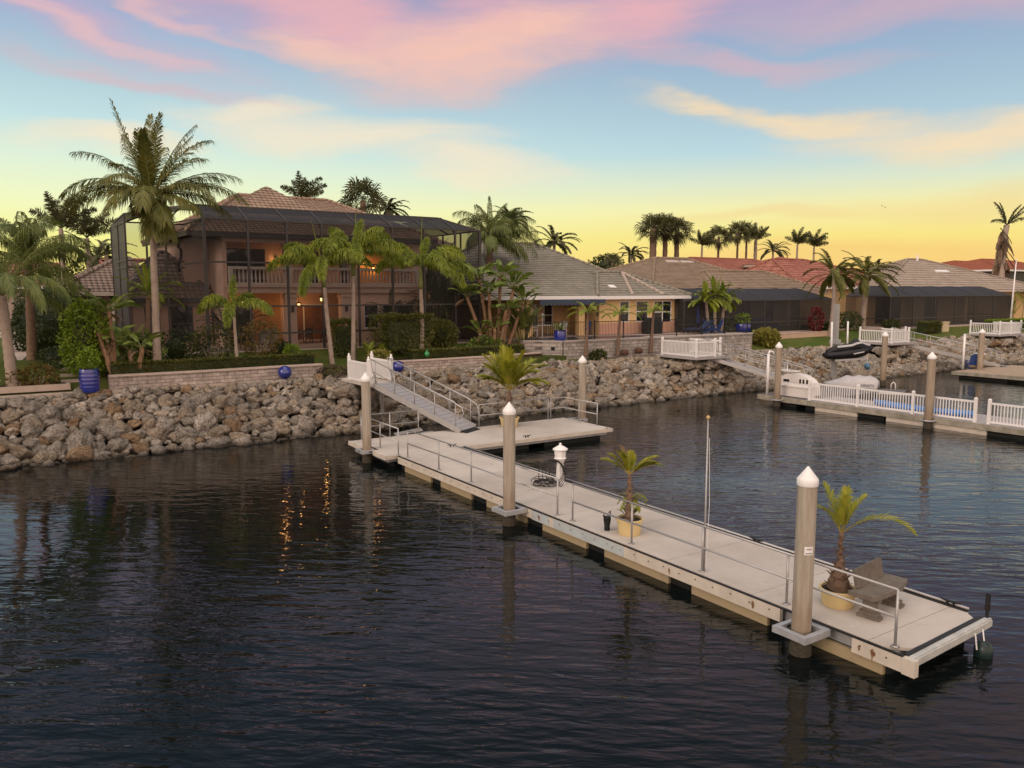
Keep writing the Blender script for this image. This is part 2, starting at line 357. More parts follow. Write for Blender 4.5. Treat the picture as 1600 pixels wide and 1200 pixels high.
# ================================================================ SETTING
# water
wm = bpy.data.materials.new('water'); wm.use_nodes = True; t = NT(wm.node_tree); b = t.n['Principled BSDF']
b.inputs['Base Color'].default_value = (.004, .006, .006, 1); b.inputs['Roughness'].default_value = .0; b.inputs['IOR'].default_value = 1.33; b.inputs['Specular IOR Level'].default_value = .5
tc = t.node('ShaderNodeTexCoord').outputs['Object']
WD = R(-38)      # the breeze pushes the ripples toward the camera's side of the canal
wu = t.vmath('DOT_PRODUCT', tc, (math.cos(WD), math.sin(WD), 0)).outputs['Value']; wv_ = t.vmath('DOT_PRODUCT', tc, (-math.sin(WD), math.cos(WD), 0)).outputs['Value']
def wmap(sx, sy): return t.xyz(t.math('MULTIPLY', wu, sx), t.math('MULTIPLY', wv_, sy))
h1 = t.noise(wmap(.75, 2.3), 1.0, 1, .4, .5)
h2 = t.noise(wmap(1.9, 5.8), 1.0, 2, .45, .5)
h3 = t.noise(wmap(3.2, 8.5), 1.0, 2, .5, .3)
patch = t.mapr(t.noise(wmap(.045, .11), 1.0, 3, .55), .34, .66, .35, 1.2)
hh = t.math('MULTIPLY', t.math('ADD', t.math('ADD', t.math('MULTIPLY', h1, .038), t.math('MULTIPLY', h2, .018)), t.math('MULTIPLY', h3, .0045)), patch)
bn = t.node('ShaderNodeBump'); bn.inputs['Strength'].default_value = 1.0; bn.inputs['Distance'].default_value = 1.0
t.l.new(hh, bn.inputs['Height']); t.l.new(bn.outputs[0], b.inputs['Normal'])
m = MB(); m.quad((-500, -500, 0), (900, -500, 0), (900, 3, 0), (-500, 3, 0)); tag(m.build('water', wm), kind='structure')
# ground: one sheet, from the canal bed up the bank and inland to the horizon
m = MB(); xs = [-500, -120, -60] + [-40 + i * 2 for i in range(70)] + [120, 200, 400, 900]
ys = [-500, -30, -12, -3, 0, 1.5, 3, 4.1, 5, 6, 7.5, 8.6, 12, 20, 40, 80, 200, 900]
def gz(s, t):
    if t <= 4.1:
        return {-500: -4, -30: -4, -12: -3, -3: -1.3, 0: -.45, 1.5: .5, 3: 1.35, 4.1: 2.0}[t]
    return ground_z(s, t)
vs_ = [(x, y, gz(x, y)) for y in ys for x in xs]; nx = len(xs)
m.add(vs_, [(j * nx + i, j * nx + i + 1, (j + 1) * nx + i + 1, (j + 1) * nx + i) for j in range(len(ys) - 1) for i in range(nx - 1)])
gm = bpy.data.materials.new('ground'); gm.use_nodes = True; t = NT(gm.node_tree); b = t.n['Principled BSDF']
tc = t.node('ShaderNodeTexCoord').outputs['Object']; sp = t.node('ShaderNodeSeparateXYZ'); t.l.new(tc, sp.inputs[0])
grass = t.mix(t.mapr(t.noise(tc, .7, 6, .7), .35, .65, 0, 1), (.06, .10, .018, 1), (.11, .115, .03, 1))
dirt = t.mix(t.noise(tc, 5, 4), (.03, .024, .02, 1), (.08, .06, .05, 1))
c = t.mix(t.mapr(t.math('ADD', sp.outputs[1], t.math('MULTIPLY', t.noise(tc, 2, 3), .6)), 4.5, 4.8, 0, 1), dirt, grass)
t.l.new(c, b.inputs['Base Color']); b.inputs['Roughness'].default_value = .95; b.inputs['Specular IOR Level'].default_value = .1
bn = t.node('ShaderNodeBump'); bn.inputs['Strength'].default_value = .8; bn.inputs['Distance'].default_value = .05; t.l.new(t.noise(tc, 30, 5, .7), bn.inputs['Height']); t.l.new(bn.outputs[0], b.inputs['Normal'])
tag(m.build('ground', gm, smooth=True), kind='structure')
# seawall cap and ledges
SEAC = mat('seawall_cap', (.42, .34, .28), .9, .15, 2, .3, 30)
m = MB(); m.bx(-45, -17.9, 3.75, 4.3, 1.85, 2.16); m.bx(-17.9, 26, 3.95, 4.3, 1.85, 2.12); tag(m.build('seawall', SEAC), kind='structure')
# paver walk and stepping stones on the left lawn, house pads
m = MB()
q = [on(0, 605, 2.35), on(38, 585, 2.5), on(52, 560, 2.7), on(18, 530, 2.95), on(-30, 530, 2.95), on(-60, 600, 2.4)]
m.add([(p.x, p.y, ground_z(p.x, p.y) + .02) for p in q], [tuple(range(6))])
p = at(30, 500, 34); m.box((p.x - 1, 38, 3.215), (7, 5, .03))
tag(m.build('path', PAVER), kind='structure')
m = MB()
m.bx(-16.3, 4.2, 8.7, 26, 3.0, 3.235); m.bx(19.5, 46, 7.8, 26, 2.9, 3.13); m.bx(46.2, 92, 7.8, 27, 2.7, 3.02); tag(m.build('house_pad', PAVER), kind='structure')

# ---- boulders of the riprap bank
def rock_mesh(seed, sub=4):
    r = random.Random(seed); bm = bmesh.new(); bmesh.ops.create_icosphere(bm, subdivisions=sub, radius=1)
    pl = [(V((r.gauss(0, 1), r.gauss(0, 1), r.gauss(0, 1))).normalized(), r.uniform(.52, .92)) for _ in range(14)]
    o = V((r.uniform(0, 99), r.uniform(0, 99), 0))
    for v in bm.verts:
        p = v.co.copy()
        for nn, d in pl:
            e = p.dot(nn) - d
            if e > 0: p -= nn * e * .92
        p += v.co * (noise.noise(p * 1.5 + o) * .22 + noise.noise(p * 3.4 + o) * .12 - abs(noise.noise(p * 6 + o)) * .10 + noise.noise(p * 12 + o) * .05)
        v.co = p
    me = bpy.data.meshes.new('boulder'); bm.to_mesh(me); bm.free()
    me.polygons.foreach_set('use_smooth', [True] * len(me.polygons)); return me
def rock_mat(name, c1, c2):
    m = bpy.data.materials.new(name); m.use_nodes = True; t = NT(m.node_tree); b = t.n['Principled BSDF']
    tc = t.node('ShaderNodeTexCoord').outputs['Object']; g = t.node('ShaderNodeNewGeometry'); oi = t.node('ShaderNodeObjectInfo')
    pv = t.vmath('ADD', tc, t.vmath('MULTIPLY', oi.outputs['Random'], (40, 40, 40)).outputs[0]).outputs[0]
    rr = t.math('ADD', t.math('MULTIPLY', oi.outputs['Random'], .5), t.math('MULTIPLY', g.outputs['Random Per Island'], .5))
    n1 = t.noise(pv, 1.4, 6, .7); pits = t.noise(pv, 7, 5, .75)
    c = t.mix(t.math('ADD', t.math('MULTIPLY', t.mapr(n1, .35, .65, 0, 1), .6), t.math('MULTIPLY', rr, .4)), (*c1, 1), (*c2, 1))
    c = t.mix(t.mapr(pits, .38, .55, .75, 0), c, (.05, .038, .03, 1))
    wz = t.node('ShaderNodeSeparateXYZ'); t.l.new(g.outputs['Position'], wz.inputs[0])     # dark wet and algae band at the tide line
    c = t.mix(t.mapr(t.math('ADD', wz.outputs[2], t.math('MULTIPLY', n1, .25)), .12, .42, .85, 0), c, (.035, .028, .02, 1))
    t.l.new(c, b.inputs['Base Color']); b.inputs['Roughness'].default_value = .92; b.inputs['Specular IOR Level'].default_value = .2
    bn = t.node('ShaderNodeBump'); bn.inputs['Strength'].default_value = 1.0; bn.inputs['Distance'].default_value = .2
    t.l.new(t.math('ADD', t.math('MULTIPLY', pits, .6), t.math('MULTIPLY', t.noise(pv, 22, 4, .7), .4)), bn.inputs['Height']); t.l.new(bn.outputs[0], b.inputs['Normal'])
    return m
RK = {'grey': rock_mat('rock_grey', (.27, .24, .20), (.48, .425, .355)), 'tan': rock_mat('rock_tan', (.32, .26, .19), (.56, .465, .355)),
      'rust-brown': rock_mat('rock_rust', (.26, .165, .095), (.44, .31, .19)), 'pale': rock_mat('rock_pale', (.40, .35, .295), (.62, .54, .46))}
BASES = [rock_mesh(100 + i) for i in range(10)]
LOW = [rock_mesh(300 + i, 3) for i in range(6)]
for me in BASES: me.materials.append(RK['grey'])
def bank_z(t): return -.15 + 2.2 * (max(0, min(1, (t + .1) / 4.0)) ** .9)
PILES = [(-9.0, -7.1, .2, 4), (13.8, 17.3, .9, 4), (35.8, 39.8, 1.2, 4), (53.6, 58.4, 1.6, 4)]
def rock_z(s, t):        # the stones are heaped up under each gangway head
    z = bank_z(t)
    for a, b, c, d in PILES: z = max(z, 1.72 - 2.5 * math.hypot(max(a - s, 0, s - b), max(c - t, 0)))
    return z
spots = []
s = -27.0
cell = .66
rows = [(-.35, .36), (.12, .40), (.58, .38), (1.04, .36), (1.5, .36), (1.96, .35), (2.42, .34), (2.86, .32), (3.28, .29), (3.68, .26)]
for ri, (t0, sz) in enumerate(rows):
    s = -27.0 + rnd.random()
    while s < 84:
        w = sz * rnd.uniform(.55, 1.4)
        if rnd.random() < .14: w *= 1.3
        t_ = t0 + rnd.uniform(-.2, .2)
        if not (-7.1 < s < -6.2 and t_ > 3.0): spots.append((s + w * .8, t_, w, ri))
        s += w * 1.46
def facing(sp): return (V((sp[0], sp[1], 1)) - CAM).length / sp[2]
def visible(sp):
    d = V((sp[0], sp[1], 1)) - CAM; x = d.dot(RIGHT) / d.dot(FWD); return abs(x) < .655
vis = sorted([q for q in spots if visible(q)], key=facing)
ind = vis[:300]; rest = [q for q in spots if q not in set(ind)]
palette = ['grey'] * 5 + ['tan'] * 5 + ['rust-brown'] * 1 + ['pale'] * 2
for i, (s, t_, w, ri) in enumerate(ind):
    kind = rnd.choice(palette)
    if ri == 0 and kind != 'rust-brown' and rnd.random() < .4: kind = 'pale'
    o = bpy.data.objects.new('boulder', BASES[i % len(BASES)]); COL.objects.link(o)
    o.location = (s, t_, rock_z(s, t_) + w * .15); sx = rnd.uniform(.95, 1.35)
    o.rotation_euler = (rnd.uniform(-.5, .5), rnd.uniform(-.5, .5), rnd.uniform(0, 6.28)); o.scale = (w * sx, w * rnd.uniform(.85, 1.05), w * rnd.uniform(.68, .92))
    o.material_slots[0].link = 'OBJECT'; o.material_slots[0].material = RK[kind]
    place = ['at the waterline', 'just above the waterline', 'low on the bank', 'low on the bank', 'low on the bank', 'halfway up the bank', 'halfway up the bank', 'high on the bank', 'near the bank top', 'along the bank top'][ri]
    where = 'below the blue pot' if s < -17.6 else 'left of the gangway' if s < -8 else 'behind the gangway' if s < -1 else 'behind the dock landing' if s < 7 else 'below the grey wall'
    size = 'big' if w > .45 else 'small' if w < .29 else 'mid-sized'
    tag(o, f'{size} {kind} boulder {place} {where}', 'boulder', 'boulders of the rock bank')
m = MB(); pts = {}
for me in LOW:
    n = len(me.vertices); a = np.empty(n * 3); me.vertices.foreach_get('co', a); pts[me.name] = (a.reshape(-1, 3), [tuple(p.vertices) for p in me.polygons])
fill = []
for k in range(2600):
    t_ = rnd.uniform(-.5, 3.9); fill.append((rnd.uniform(-27, 60), t_, rnd.uniform(.10, .24), 0))
for a, b, c, d in PILES:
    for k in range(260):
        x, y = rnd.uniform(a - .7, b + .7), rnd.uniform(c - .75, c + .9); fill.append((x, y, rnd.uniform(.2, .36), 0, rnd.uniform(-.25, 1) * max(.2, rock_z(x, y))))
KN = ['grey', 'tan', 'rust-brown', 'pale']
for (s, t_, w, ri, *zz) in rest + fill:
    a, fs = pts[rnd.choice(LOW).name]; z_ = zz[0] if zz else rock_z(s, t_) + w * .15
    Mx = (Matrix.Translation((s, t_, z_)) @ Matrix.Rotation(rnd.uniform(0, 6.28), 4, 'Z') @ Matrix.Rotation(rnd.uniform(-.5, .5), 4, 'X') @ Matrix.Diagonal((w * rnd.uniform(.95, 1.35), w, w * rnd.uniform(.7, .95), 1)))
    A = np.array(Mx); m.add((a @ A[:3, :3].T + A[:3, 3]).tolist(), fs, KN.index(rnd.choice(palette)))
tag(m.build('riprap_stone', [RK[k] for k in KN], smooth=True), 'smaller and farther boulders filling the rock bank', 'rocks', kind='stuff')

# ---- retaining walls
BRICK = brick_mat('pinkish_wall_block', (.34, .28, .245), (.50, .425, .37), (.21, .17, .15), .38, .16)
BLOCK = brick_mat('grey_wall_block', (.29, .26, .235), (.41, .365, .33), (.14, .12, .105), .40, .2)
def rwall(name, label, pts, z0, z1, mt, capm):
    o = thing(name, label, 'retaining wall', (*pts[0], z0))
    m = MB(); c = MB()
    for (a, b2) in zip(pts[:-1], pts[1:]):
        m.bar((*a, (z0 + z1 - .07) / 2), (*b2, (z0 + z1 - .07) / 2), .34, z1 - .07 - z0)
        c.bar((a[0], a[1] - .03, z1 - .035), (b2[0], b2[1] - .03, z1 - .035), .40, .07)
    m.build('wall_face', mt, o); c.build('cap', capm, o); return o
CAPM = mat('wall_cap_stone', (.50, .40, .34), .9, .15, 2.5, .3, 30)
rwall('retaining_wall', 'low pinkish block retaining wall under the clipped hedge of the screened two storey house', [(-18.4, 4.35), (-14.5, 4.3), (-11, 4.55), (-8.6, 4.6)], 2.0, 2.78, BRICK, CAPM)
rwall('retaining_wall', 'low pinkish block retaining wall behind the gangway, beside the blue ball', [(-6.6, 4.6), (-2, 4.5), (2.2, 4.7), (5.4, 5.2)], 2.0, 2.72, BRICK, CAPM)
rwall('retaining_wall', 'grey split-face block wall holding up the yellow house pool terrace', [(5.2, 6.6), (7.0, 4.9), (12, 4.6), (23.9, 4.6), (24.4, 5.0)], 2.0, 3.38, BLOCK, mat('grey_cap', (.40, .36, .33), .9, .15, 2.5, .3, 30))
m = MB(); m.prism([(5.3, 6.7), (7.0, 5.05), (12, 4.75), (23.8, 4.75), (24.3, 5.1), (24.3, 26), (5.3, 26)], 2.6, 3.34)
tag(m.build('pool_terrace', PAVER), kind='structure')
m = MB(); m.bx(-27, -20.0, 4.6, 5.9, 2.1, 2.46); m.bx(-18.3, -8.7, 4.5, 8.4, 2.0, 2.72); m.bx(-6.5, 5.3, 4.75, 8.5, 2.0, 2.66); tag(m.build('planting_bed', MULCH), kind='structure')
m = MB(); m.bar((-27, 4.52, 2.36), (-20.0, 4.52, 2.36), .14, .26); m.bar((-19.94, 4.45, 2.36), (-19.94, 5.9, 2.36), .12, .26); tag(m.build('kerb', SEAC), kind='structure')

# ================================================================ FOLIAGE BUILDERS
def perp(T):
    S = T.cross(Z)
    if S.length < 1e-3: S = V((1, 0, 0))
    S.normalize(); return S, S.cross(T)
def frond(mb, p, d, L, droop=1.0, nl=36, ll=.6, lw=.05, hang=.35, style='pin', r=rnd, m=0, rr=.022, bare=.14, wind=None, ragged=.0, cup=.25):
    p = V(p); d = V(d).normalized(); n = 12; path = [p.copy()]; dirs = [d.copy()]
    for i in range(n):
        d = (d + V((0, 0, -1)) * droop * (.35 + 1.5 * i / n) / n + (wind or V((0, 0, 0))) / n).normalized(); p = p + d * (L / n); path.append(p.copy()); dirs.append(d.copy())
    mb.tube(path, [rr * (1 - .85 * i / n) for i in range(n + 1)], 3, m + 1, cap=False)
    for j in range(nl):
        f = bare + (1 - bare) * (j + r.random() * .6) / nl; x = f * n; i = min(int(x), n - 1); q = path[i].lerp(path[i + 1], x - i); T = dirs[i].lerp(dirs[min(i + 1, n)], x - i).normalized()
        S, N = perp(T); prof = max(.18, math.sin(math.pi * (.12 + .83 * (f - bare) / (1 - bare))) ** .65); l = ll * prof * r.uniform(.85, 1.1); a = R(58 - 34 * f)
        for sg in ((-1, 1) if style != 'plume' else (-1, 1, 0)):
            if ragged and r.random() < ragged: continue
            if style == 'plume':
                ph = r.uniform(0, 2 * math.pi); o = S * math.cos(ph) + N * math.sin(ph)
                dl = (o * math.sin(R(62)) + T * math.cos(R(62))).normalized()
            else:
                dl = (S * (sg * math.sin(a)) + T * math.cos(a) + N * (cup + r.uniform(-.12, .12))).normalized()
            hg = hang * r.uniform(.7, 1.3); mid = q + dl * l * .5 - Z * hg * l * .16; tip = q + dl * l * (1 - .25 * hg) - Z * hg * l * .62
            wv = (T - dl * T.dot(dl)); wv = (wv.normalized() if wv.length > 1e-3 else S) * lw
            mb.add((q - wv * .35, q + wv * .35, mid + wv * .5, mid - wv * .5, tip), ((0, 1, 2, 3), (3, 2, 4)), m)
def fan_leaf(mb, p, d, R_, r=rnd, m=0, pet=None, ns=16):
    d = V(d).normalized(); pet = pet or R_ * .9; c = V(p) + d * pet - Z * .1 * pet; mb.tube([p, (V(p) + c) / 2 + Z * .05, c], [.02, .015, .012], 3, m + 1, cap=False)
    S, N = perp(d); ro = r.uniform(-1.1, 1.1); S, N = S * math.cos(ro) + N * math.sin(ro), N * math.cos(ro) - S * math.sin(ro)
    for k in range(ns):
        a = R(-125 + 250 * k / (ns - 1)); dl = (d * math.cos(a) + S * math.sin(a) + N * r.uniform(-.1, .15)).normalized(); l = R_ * (1 - .25 * abs(a) / 2.2) * r.uniform(.9, 1.05)
        w = dl.cross(N).normalized() * R_ * .055; mid = c + dl * l * .6; tip = c + dl * l * .95 - Z * l * r.uniform(.15, .4)
        mb.add((c, mid - w, mid + w, tip), ((0, 1, 2), (2, 1, 3)), m)
def trunk_path(a, b, bend=0.0, n=9):
    a, b = V(a), V(b); side = (b - a).cross(Z); side = side.normalized() if side.length > .05 else V((1, 0, 0)); return [a.lerp(b, i / n) + side * bend * math.sin(math.pi * i / n) + V((rnd.uniform(-1, 1), rnd.uniform(-1, 1), 0)) * .008 for i in range(n + 1)]
def trunk(mb, a, b, r0, r1, bend=0, n=26, flare=1.35, seg=9, ring=.05):
    pts = trunk_path(a, b, bend, n); mb.tube(pts, [(r0 + (r1 - r0) * i / n) * (1 + (flare - 1) * math.exp(-i / n * 14)) * (1 + ring * (1 if i % 2 else -1)) for i in range(n + 1)], seg)
def sph(azd, eld):
    a, e = R(azd), R(eld); return V((math.cos(a) * math.cos(e), math.sin(a) * math.cos(e), math.sin(e)))
def ring_fronds(mb, c, spec, nf, L, r=rnd, az0=0, wind=None, **k):
    """spec: list of (elevation, share, length factor, droop)"""
    i = 0
    for (eld, share, lf, dp) in spec:
        n = max(1, round(nf * share))
        for j in range(n):
            i += 1; az = az0 + 360 * (j + .5 * r.random()) / n + i * 37
            frond(mb, V(c) + sph(az, 20) * .08, sph(az, eld + r.uniform(-9, 9)), L * lf * r.uniform(.88, 1.1), dp * r.uniform(.8, 1.2), r=r, wind=wind, **k)
WIND = V((.55, -.25, 0))
def palm(name, label, base, top, r0, r1, tm, crown_fn, leafm, stemm, group=None, bend=0, extra=None, flare=1.35):
    o = thing(name, label, 'palm', base, group); m = MB(); trunk(m, V(base) - Z * .15, top, r0, r1, bend, flare=flare); m.build('trunk', tm, o, True)
    m = MB(); crown_fn(m, V(top)); m.build('crown', [leafm, stemm], o)
    if extra: extra(o, V(top))
    return o
STEM = mat('frond_stem', (.16, .16, .05), .6, .2); STEMY = mat('frond_stem_yellow', (.30, .24, .05), .6, .2); STEMD = mat('frond_stem_dark', (.06, .05, .025), .7, .2)
CSHAFT = mat('crownshaft', (.17, .19, .06), .5, .3, 2)
def bush(mb, c, rad, n, ls, r=rnd, shape='ell', m=0, up=0.0):
    c = V(c); rx, ry, rz = rad; off = V((r.uniform(0, 50), r.uniform(0, 50), 0))
    for k in range(n):
        if shape == 'box':
            p = V((r.uniform(-1, 1), r.uniform(-1, 1), r.uniform(-1, 1))); ax = r.choice((0, 1, 1, 2, 2)); lim = .8 + .2 * r.random(); p[ax] = math.copysign(lim, p[ax]) if ax != 2 else lim
        else:
            p = V((r.gauss(0, 1), r.gauss(0, 1), r.gauss(0, 1))).normalized() * (.55 + .45 * r.random() ** .5)
        lump = 1 + .28 * noise.noise(p * 2.1 + off)
        q = c + V((p.x * rx, p.y * ry, p.z * rz)) * (lump if shape != 'box' else 1 + .22 * noise.noise(p * 2.6 + off))
        d = (p + V((r.gauss(0, .6), r.gauss(0, .6), r.gauss(0, .6) + up))).normalized(); S, N = perp(d); a = r.uniform(0, 6.28); w = (S * math.cos(a) + N * math.sin(a)); l = ls * r.uniform(.6, 1.3)
        mb.add((q, q + d * l * .5 + w * l * .28, q + d * l - Z * l * .12, q + d * l * .5 - w * l * .28), ((0, 1, 2, 3),), m)
def shrub(name, label, c, rad, n, ls, lm, cat='shrub', shape='ell', stems=4, core=True, group=None, up=0.0, ck=.62):
    c = V(c); o = thing(name, label, cat, (c.x, c.y, c.z - rad[2]), group); m = MB(); bush(m, c, rad, n, ls, shape=shape, up=up)
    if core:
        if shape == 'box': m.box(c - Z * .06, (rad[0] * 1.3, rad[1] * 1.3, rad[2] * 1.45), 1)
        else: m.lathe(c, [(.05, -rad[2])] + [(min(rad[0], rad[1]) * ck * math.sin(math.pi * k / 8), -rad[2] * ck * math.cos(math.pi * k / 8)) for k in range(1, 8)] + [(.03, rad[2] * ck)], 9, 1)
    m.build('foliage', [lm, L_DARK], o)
    if stems:
        m = MB()
        for k in range(stems):
            a = 6.28 * k / stems; m.tube([c - Z * rad[2] + V((math.cos(a), math.sin(a), 0)) * .04, c + V((math.cos(a) * rad[0] * .4, math.sin(a) * rad[1] * .4, 0))], [.022, .01], 4)
        m.build('stem', TRUNK, o)
    return o
def paddle(mb, p, d, L, w, r=rnd, m=0, petl=.9):
    """a banana-like leaf on a long stalk"""
    d = V(d).normalized(); b = V(p) + d * petl; mb.tube([p, b], [.03, .018], 4, m + 1, cap=False); n = 7; pts = []; q = b.copy(); roll = r.uniform(-.7, .7)
    for i in range(n + 1):
        pts.append((q.copy(), d.copy())); d = (d - Z * .10 * (1 + i * .3)).normalized(); q = q + d * L / n
    vs = []; 
    for i, (q, dd) in enumerate(pts):
        S, N = perp(dd); S2 = S * math.cos(roll) + N * math.sin(roll); N2 = dd.cross(S2); ww = w * math.sin(math.pi * min(.97, .08 + .9 * i / n)) ** .6 * .5
        vs += [q - S2 * ww + N2 * ww * .35, q, q + S2 * ww + N2 * ww * .35]
    for i in range(n):
        a = i * 3; mb.add(vs[a:a + 2] + vs[a + 3:a + 5], ((0, 1, 3, 2),), m); mb.add(vs[a + 1:a + 3] + vs[a + 4:a + 6], ((0, 1, 3, 2),), m)

# ================================================================ HOUSES
def wall_holes(mb, s0, s1, z0, z1, t0, t1, holes, m=0):
    xs = sorted({s0, s1, *[h[0] for h in holes], *[h[1] for h in holes]}); zs = sorted({z0, z1, *[h[2] for h in holes], *[h[3] for h in holes]})
    for i in range(len(xs) - 1):
        run = None
        for j in range(len(zs) - 1):
            cx, cz = (xs[i] + xs[i + 1]) / 2, (zs[j] + zs[j + 1]) / 2
            if any(h[0] < cx < h[1] and h[2] < cz < h[3] for h in holes):
                if run is not None: mb.bx(xs[i], xs[i + 1], t0, t1, run, zs[j], m); run = None
            elif run is None: run = zs[j]
        if run is not None: mb.bx(xs[i], xs[i + 1], t0, t1, run, zs[-1], m)
def window(o, s0, s1, z0, z1, t, nx=1, nz=1, fm=None, fw=.055, name='window', glass=None):
    m = MB(); fm = fm or WHITE
    m.bx(s0, s1, t - .05, t + .08, z0, z0 + fw); m.bx(s0, s1, t - .05, t + .08, z1 - fw, z1); m.bx(s0, s0 + fw, t - .05, t + .08, z0 + fw, z1 - fw); m.bx(s1 - fw, s1, t - .05, t + .08, z0 + fw, z1 - fw)
    for i in range(1, nx): x = s0 + (s1 - s0) * i / nx; m.bx(x - fw / 2, x + fw / 2, t - .045, t + .07, z0 + fw, z1 - fw)
    for i in range(1, nz): z = z0 + (z1 - z0) * i / nz; m.bx(s0 + fw, s1 - fw, t - .04, t + .06, z - fw / 2, z + fw / 2)
    f = m.build(name, fm, o); g = MB(); g.bx(s0 + fw * .5, s1 - fw * .5, t + .01, t + .03, z0 + fw * .5, z1 - fw * .5); g.build('pane', glass or GLASS, f); return f
def course_face(mb, e0, e1, r0, r1, step=.34, lip=.045):
    """a tiled roof slope: e0-e1 along the eave, r0-r1 above them, laid in overlapping courses"""
    e0, e1, r0, r1 = map(V, (e0, e1, r0, r1)); L = max((r0 - e0).length, (r1 - e1).length); nrm_ = (e1 - e0).cross(r0 - e0).normalized()
    if nrm_.length < .5: nrm_ = (e1 - e0).cross(r1 - e0).normalized()
    if nrm_.z < 0: nrm_ = -nrm_
    H = abs((r0 - e0).dot(Z.cross((e1 - e0).normalized()))); H = math.hypot(H, r0.z - e0.z); n = max(2, int(H / step))
    for i in range(n):
        f0, f1 = i / n, (i + 1) / n; a, b2 = e0.lerp(r0, f0), e1.lerp(r1, f0); c, d = e1.lerp(r1, f1), e0.lerp(r0, f1); la, lb = a + nrm_ * lip, b2 + nrm_ * lip
        if (c - d).length < .02: mb.add((la, lb, c), ((0, 1, 2),))
        else: mb.add((la, lb, c, d), ((0, 1, 2, 3),))
        mb.add((a, b2, lb, la), ((0, 1, 2, 3),))
def hip(o, s0, s1, t0, t1, ze, rs0, rs1, rt, zr, rm, soffm, ridgem=None, along='s', step=.34, fas=True):
    A, B, C, D = V((s0, t0, ze)), V((s1, t0, ze)), V((s1, t1, ze)), V((s0, t1, ze))
    if along == 's': P, Q = V((rs0, rt, zr)), V((rs1, rt, zr))
    m = MB(); course_face(m, A, B, P, Q, step); course_face(m, B, C, Q, Q, step); course_face(m, C, D, Q, P, step); course_face(m, D, A, P, P, step)
    rf = m.build('roof', rm, o)
    c = MB()
    for a, b2 in ((A, P), (D, P), (B, Q), (C, Q), (P, Q)):
        if (b2 - a).length < .1: continue
        n = max(2, int((b2 - a).length / .42)); up = Z * .05
        for i in range(n): c.tube([a.lerp(b2, i / n) + up, a.lerp(b2, (i + 1.06) / n) + up], [.14, .105], 6)
    c.build('ridge_tile', ridgem or rm, rf, True)
    if fas:
        f = MB(); zf = ze - .13
        f.bx(s0, s1, t0, t0 + .06, zf - .13, zf + .12); f.bx(s0, s0 + .06, t0 + .06, t1, zf - .13, zf + .12); f.bx(s1 - .06, s1, t0 + .06, t1, zf - .13, zf + .12); f.bx(s0 + .06, s1 - .06, t0 + .06, t1, zf + .02, zf + .08)
        f.build('fascia', soffm, rf)
    return rf
ROOF1 = roof_mat('pink_tan_tile', (.235, .165, .12), (.36, .26, .195)); ROOF2 = roof_mat('grey_brown_tile', (.19, .175, .14), (.28, .26, .21), True)
ROOF3 = roof_mat('tan_brown_tile', (.205, .155, .11), (.31, .235, .17), True); ROOF4 = roof_mat('red_barrel_tile', (.25, .085, .06), (.43, .19, .14)); ROOF5 = roof_mat('orange_red_tile', (.27, .09, .05), (.36, .13, .075), True)
ROOF6 = roof_mat('pale_tan_tile', (.27, .22, .175), (.37, .305, .245), True)
OCHRE = mat('lit_interior_wall', (.50, .27, .10), .9, .12)  # orange of the lamp glow is put into this wall colour
DRAPE = mat('drape', (.25, .13, .06), .9, .3, 5)
WOODD = mat('dark_wood', (.06, .03, .018), .5, .2)
def sconce(o, p, power=6, r=.05, body=BRONZE, down=True):
    p = V(p); m = MB(); m.box(p + V((0, .10, 0)), (.12, .04, .3)); m.tube([p + V((0, .1, .12)), p + V((0, .0, .2)), p + V((0, 0, .14))], .015, 5); m.lathe(p, [(.03, .16), (.09, .1), (.085, .08)], 8)
    l = m.build('wall_lamp', body, o); b2 = MB(); b2.lathe(p, [(.015, -.09), (r, -.05), (r, .05), (.02, .08)], 8); b2.build('bulb', WARM, l)
    ld = bpy.data.lights.new('lamp_light', 'POINT'); ld.energy = power; ld.color = (1, .5, .16); ld.shadow_soft_size = .06
    lo = bpy.data.objects.new('lamp_light', ld); COL.objects.link(lo); lo.parent = l; lo.location = p + V((0, -.16, -.02)) - OFF[o.name]

# ---------------- the screened two-storey house
H = thing('two_storey_house', 'peach two storey house with tiled roof and stone balcony inside the tall screen cage', 'house', (-5, 15, 3.2))
m = MB(); tb = 15.6
upper = [(-10.6, -8.0, 6.8, 9.0), (-5.6, -4.6, 6.8, 8.9), (-3.2, -1.2, 6.8, 8.9)]
lower = [(-9.9, -8.9, 3.24, 6.0), (-7.0, -4.3, 3.24, 5.6)]
wall_holes(m, -11.3, 1.2, 3.24, 6.35, tb, tb + .25, lower); wall_holes(m, -11.3, 1.2, 6.78, 9.55, tb, tb + .25, upper)
m.bx(-12.7, -11.3, 15.9, 16.15, 3.24, 9.55); m.bx(-12.7, -12.45, 16.15, 25, 3.24, 9.55); m.bx(.95, 1.2, tb + .25, 25, 3.24, 9.55); m.bx(-12.45, .95, 24.8, 25, 3.24, 9.55)
m.bx(-11.3, -11.05, 12.7, tb, 3.24, 9.3); m.bx(.95, 1.2, 12.7, tb, 3.24, 6.35)
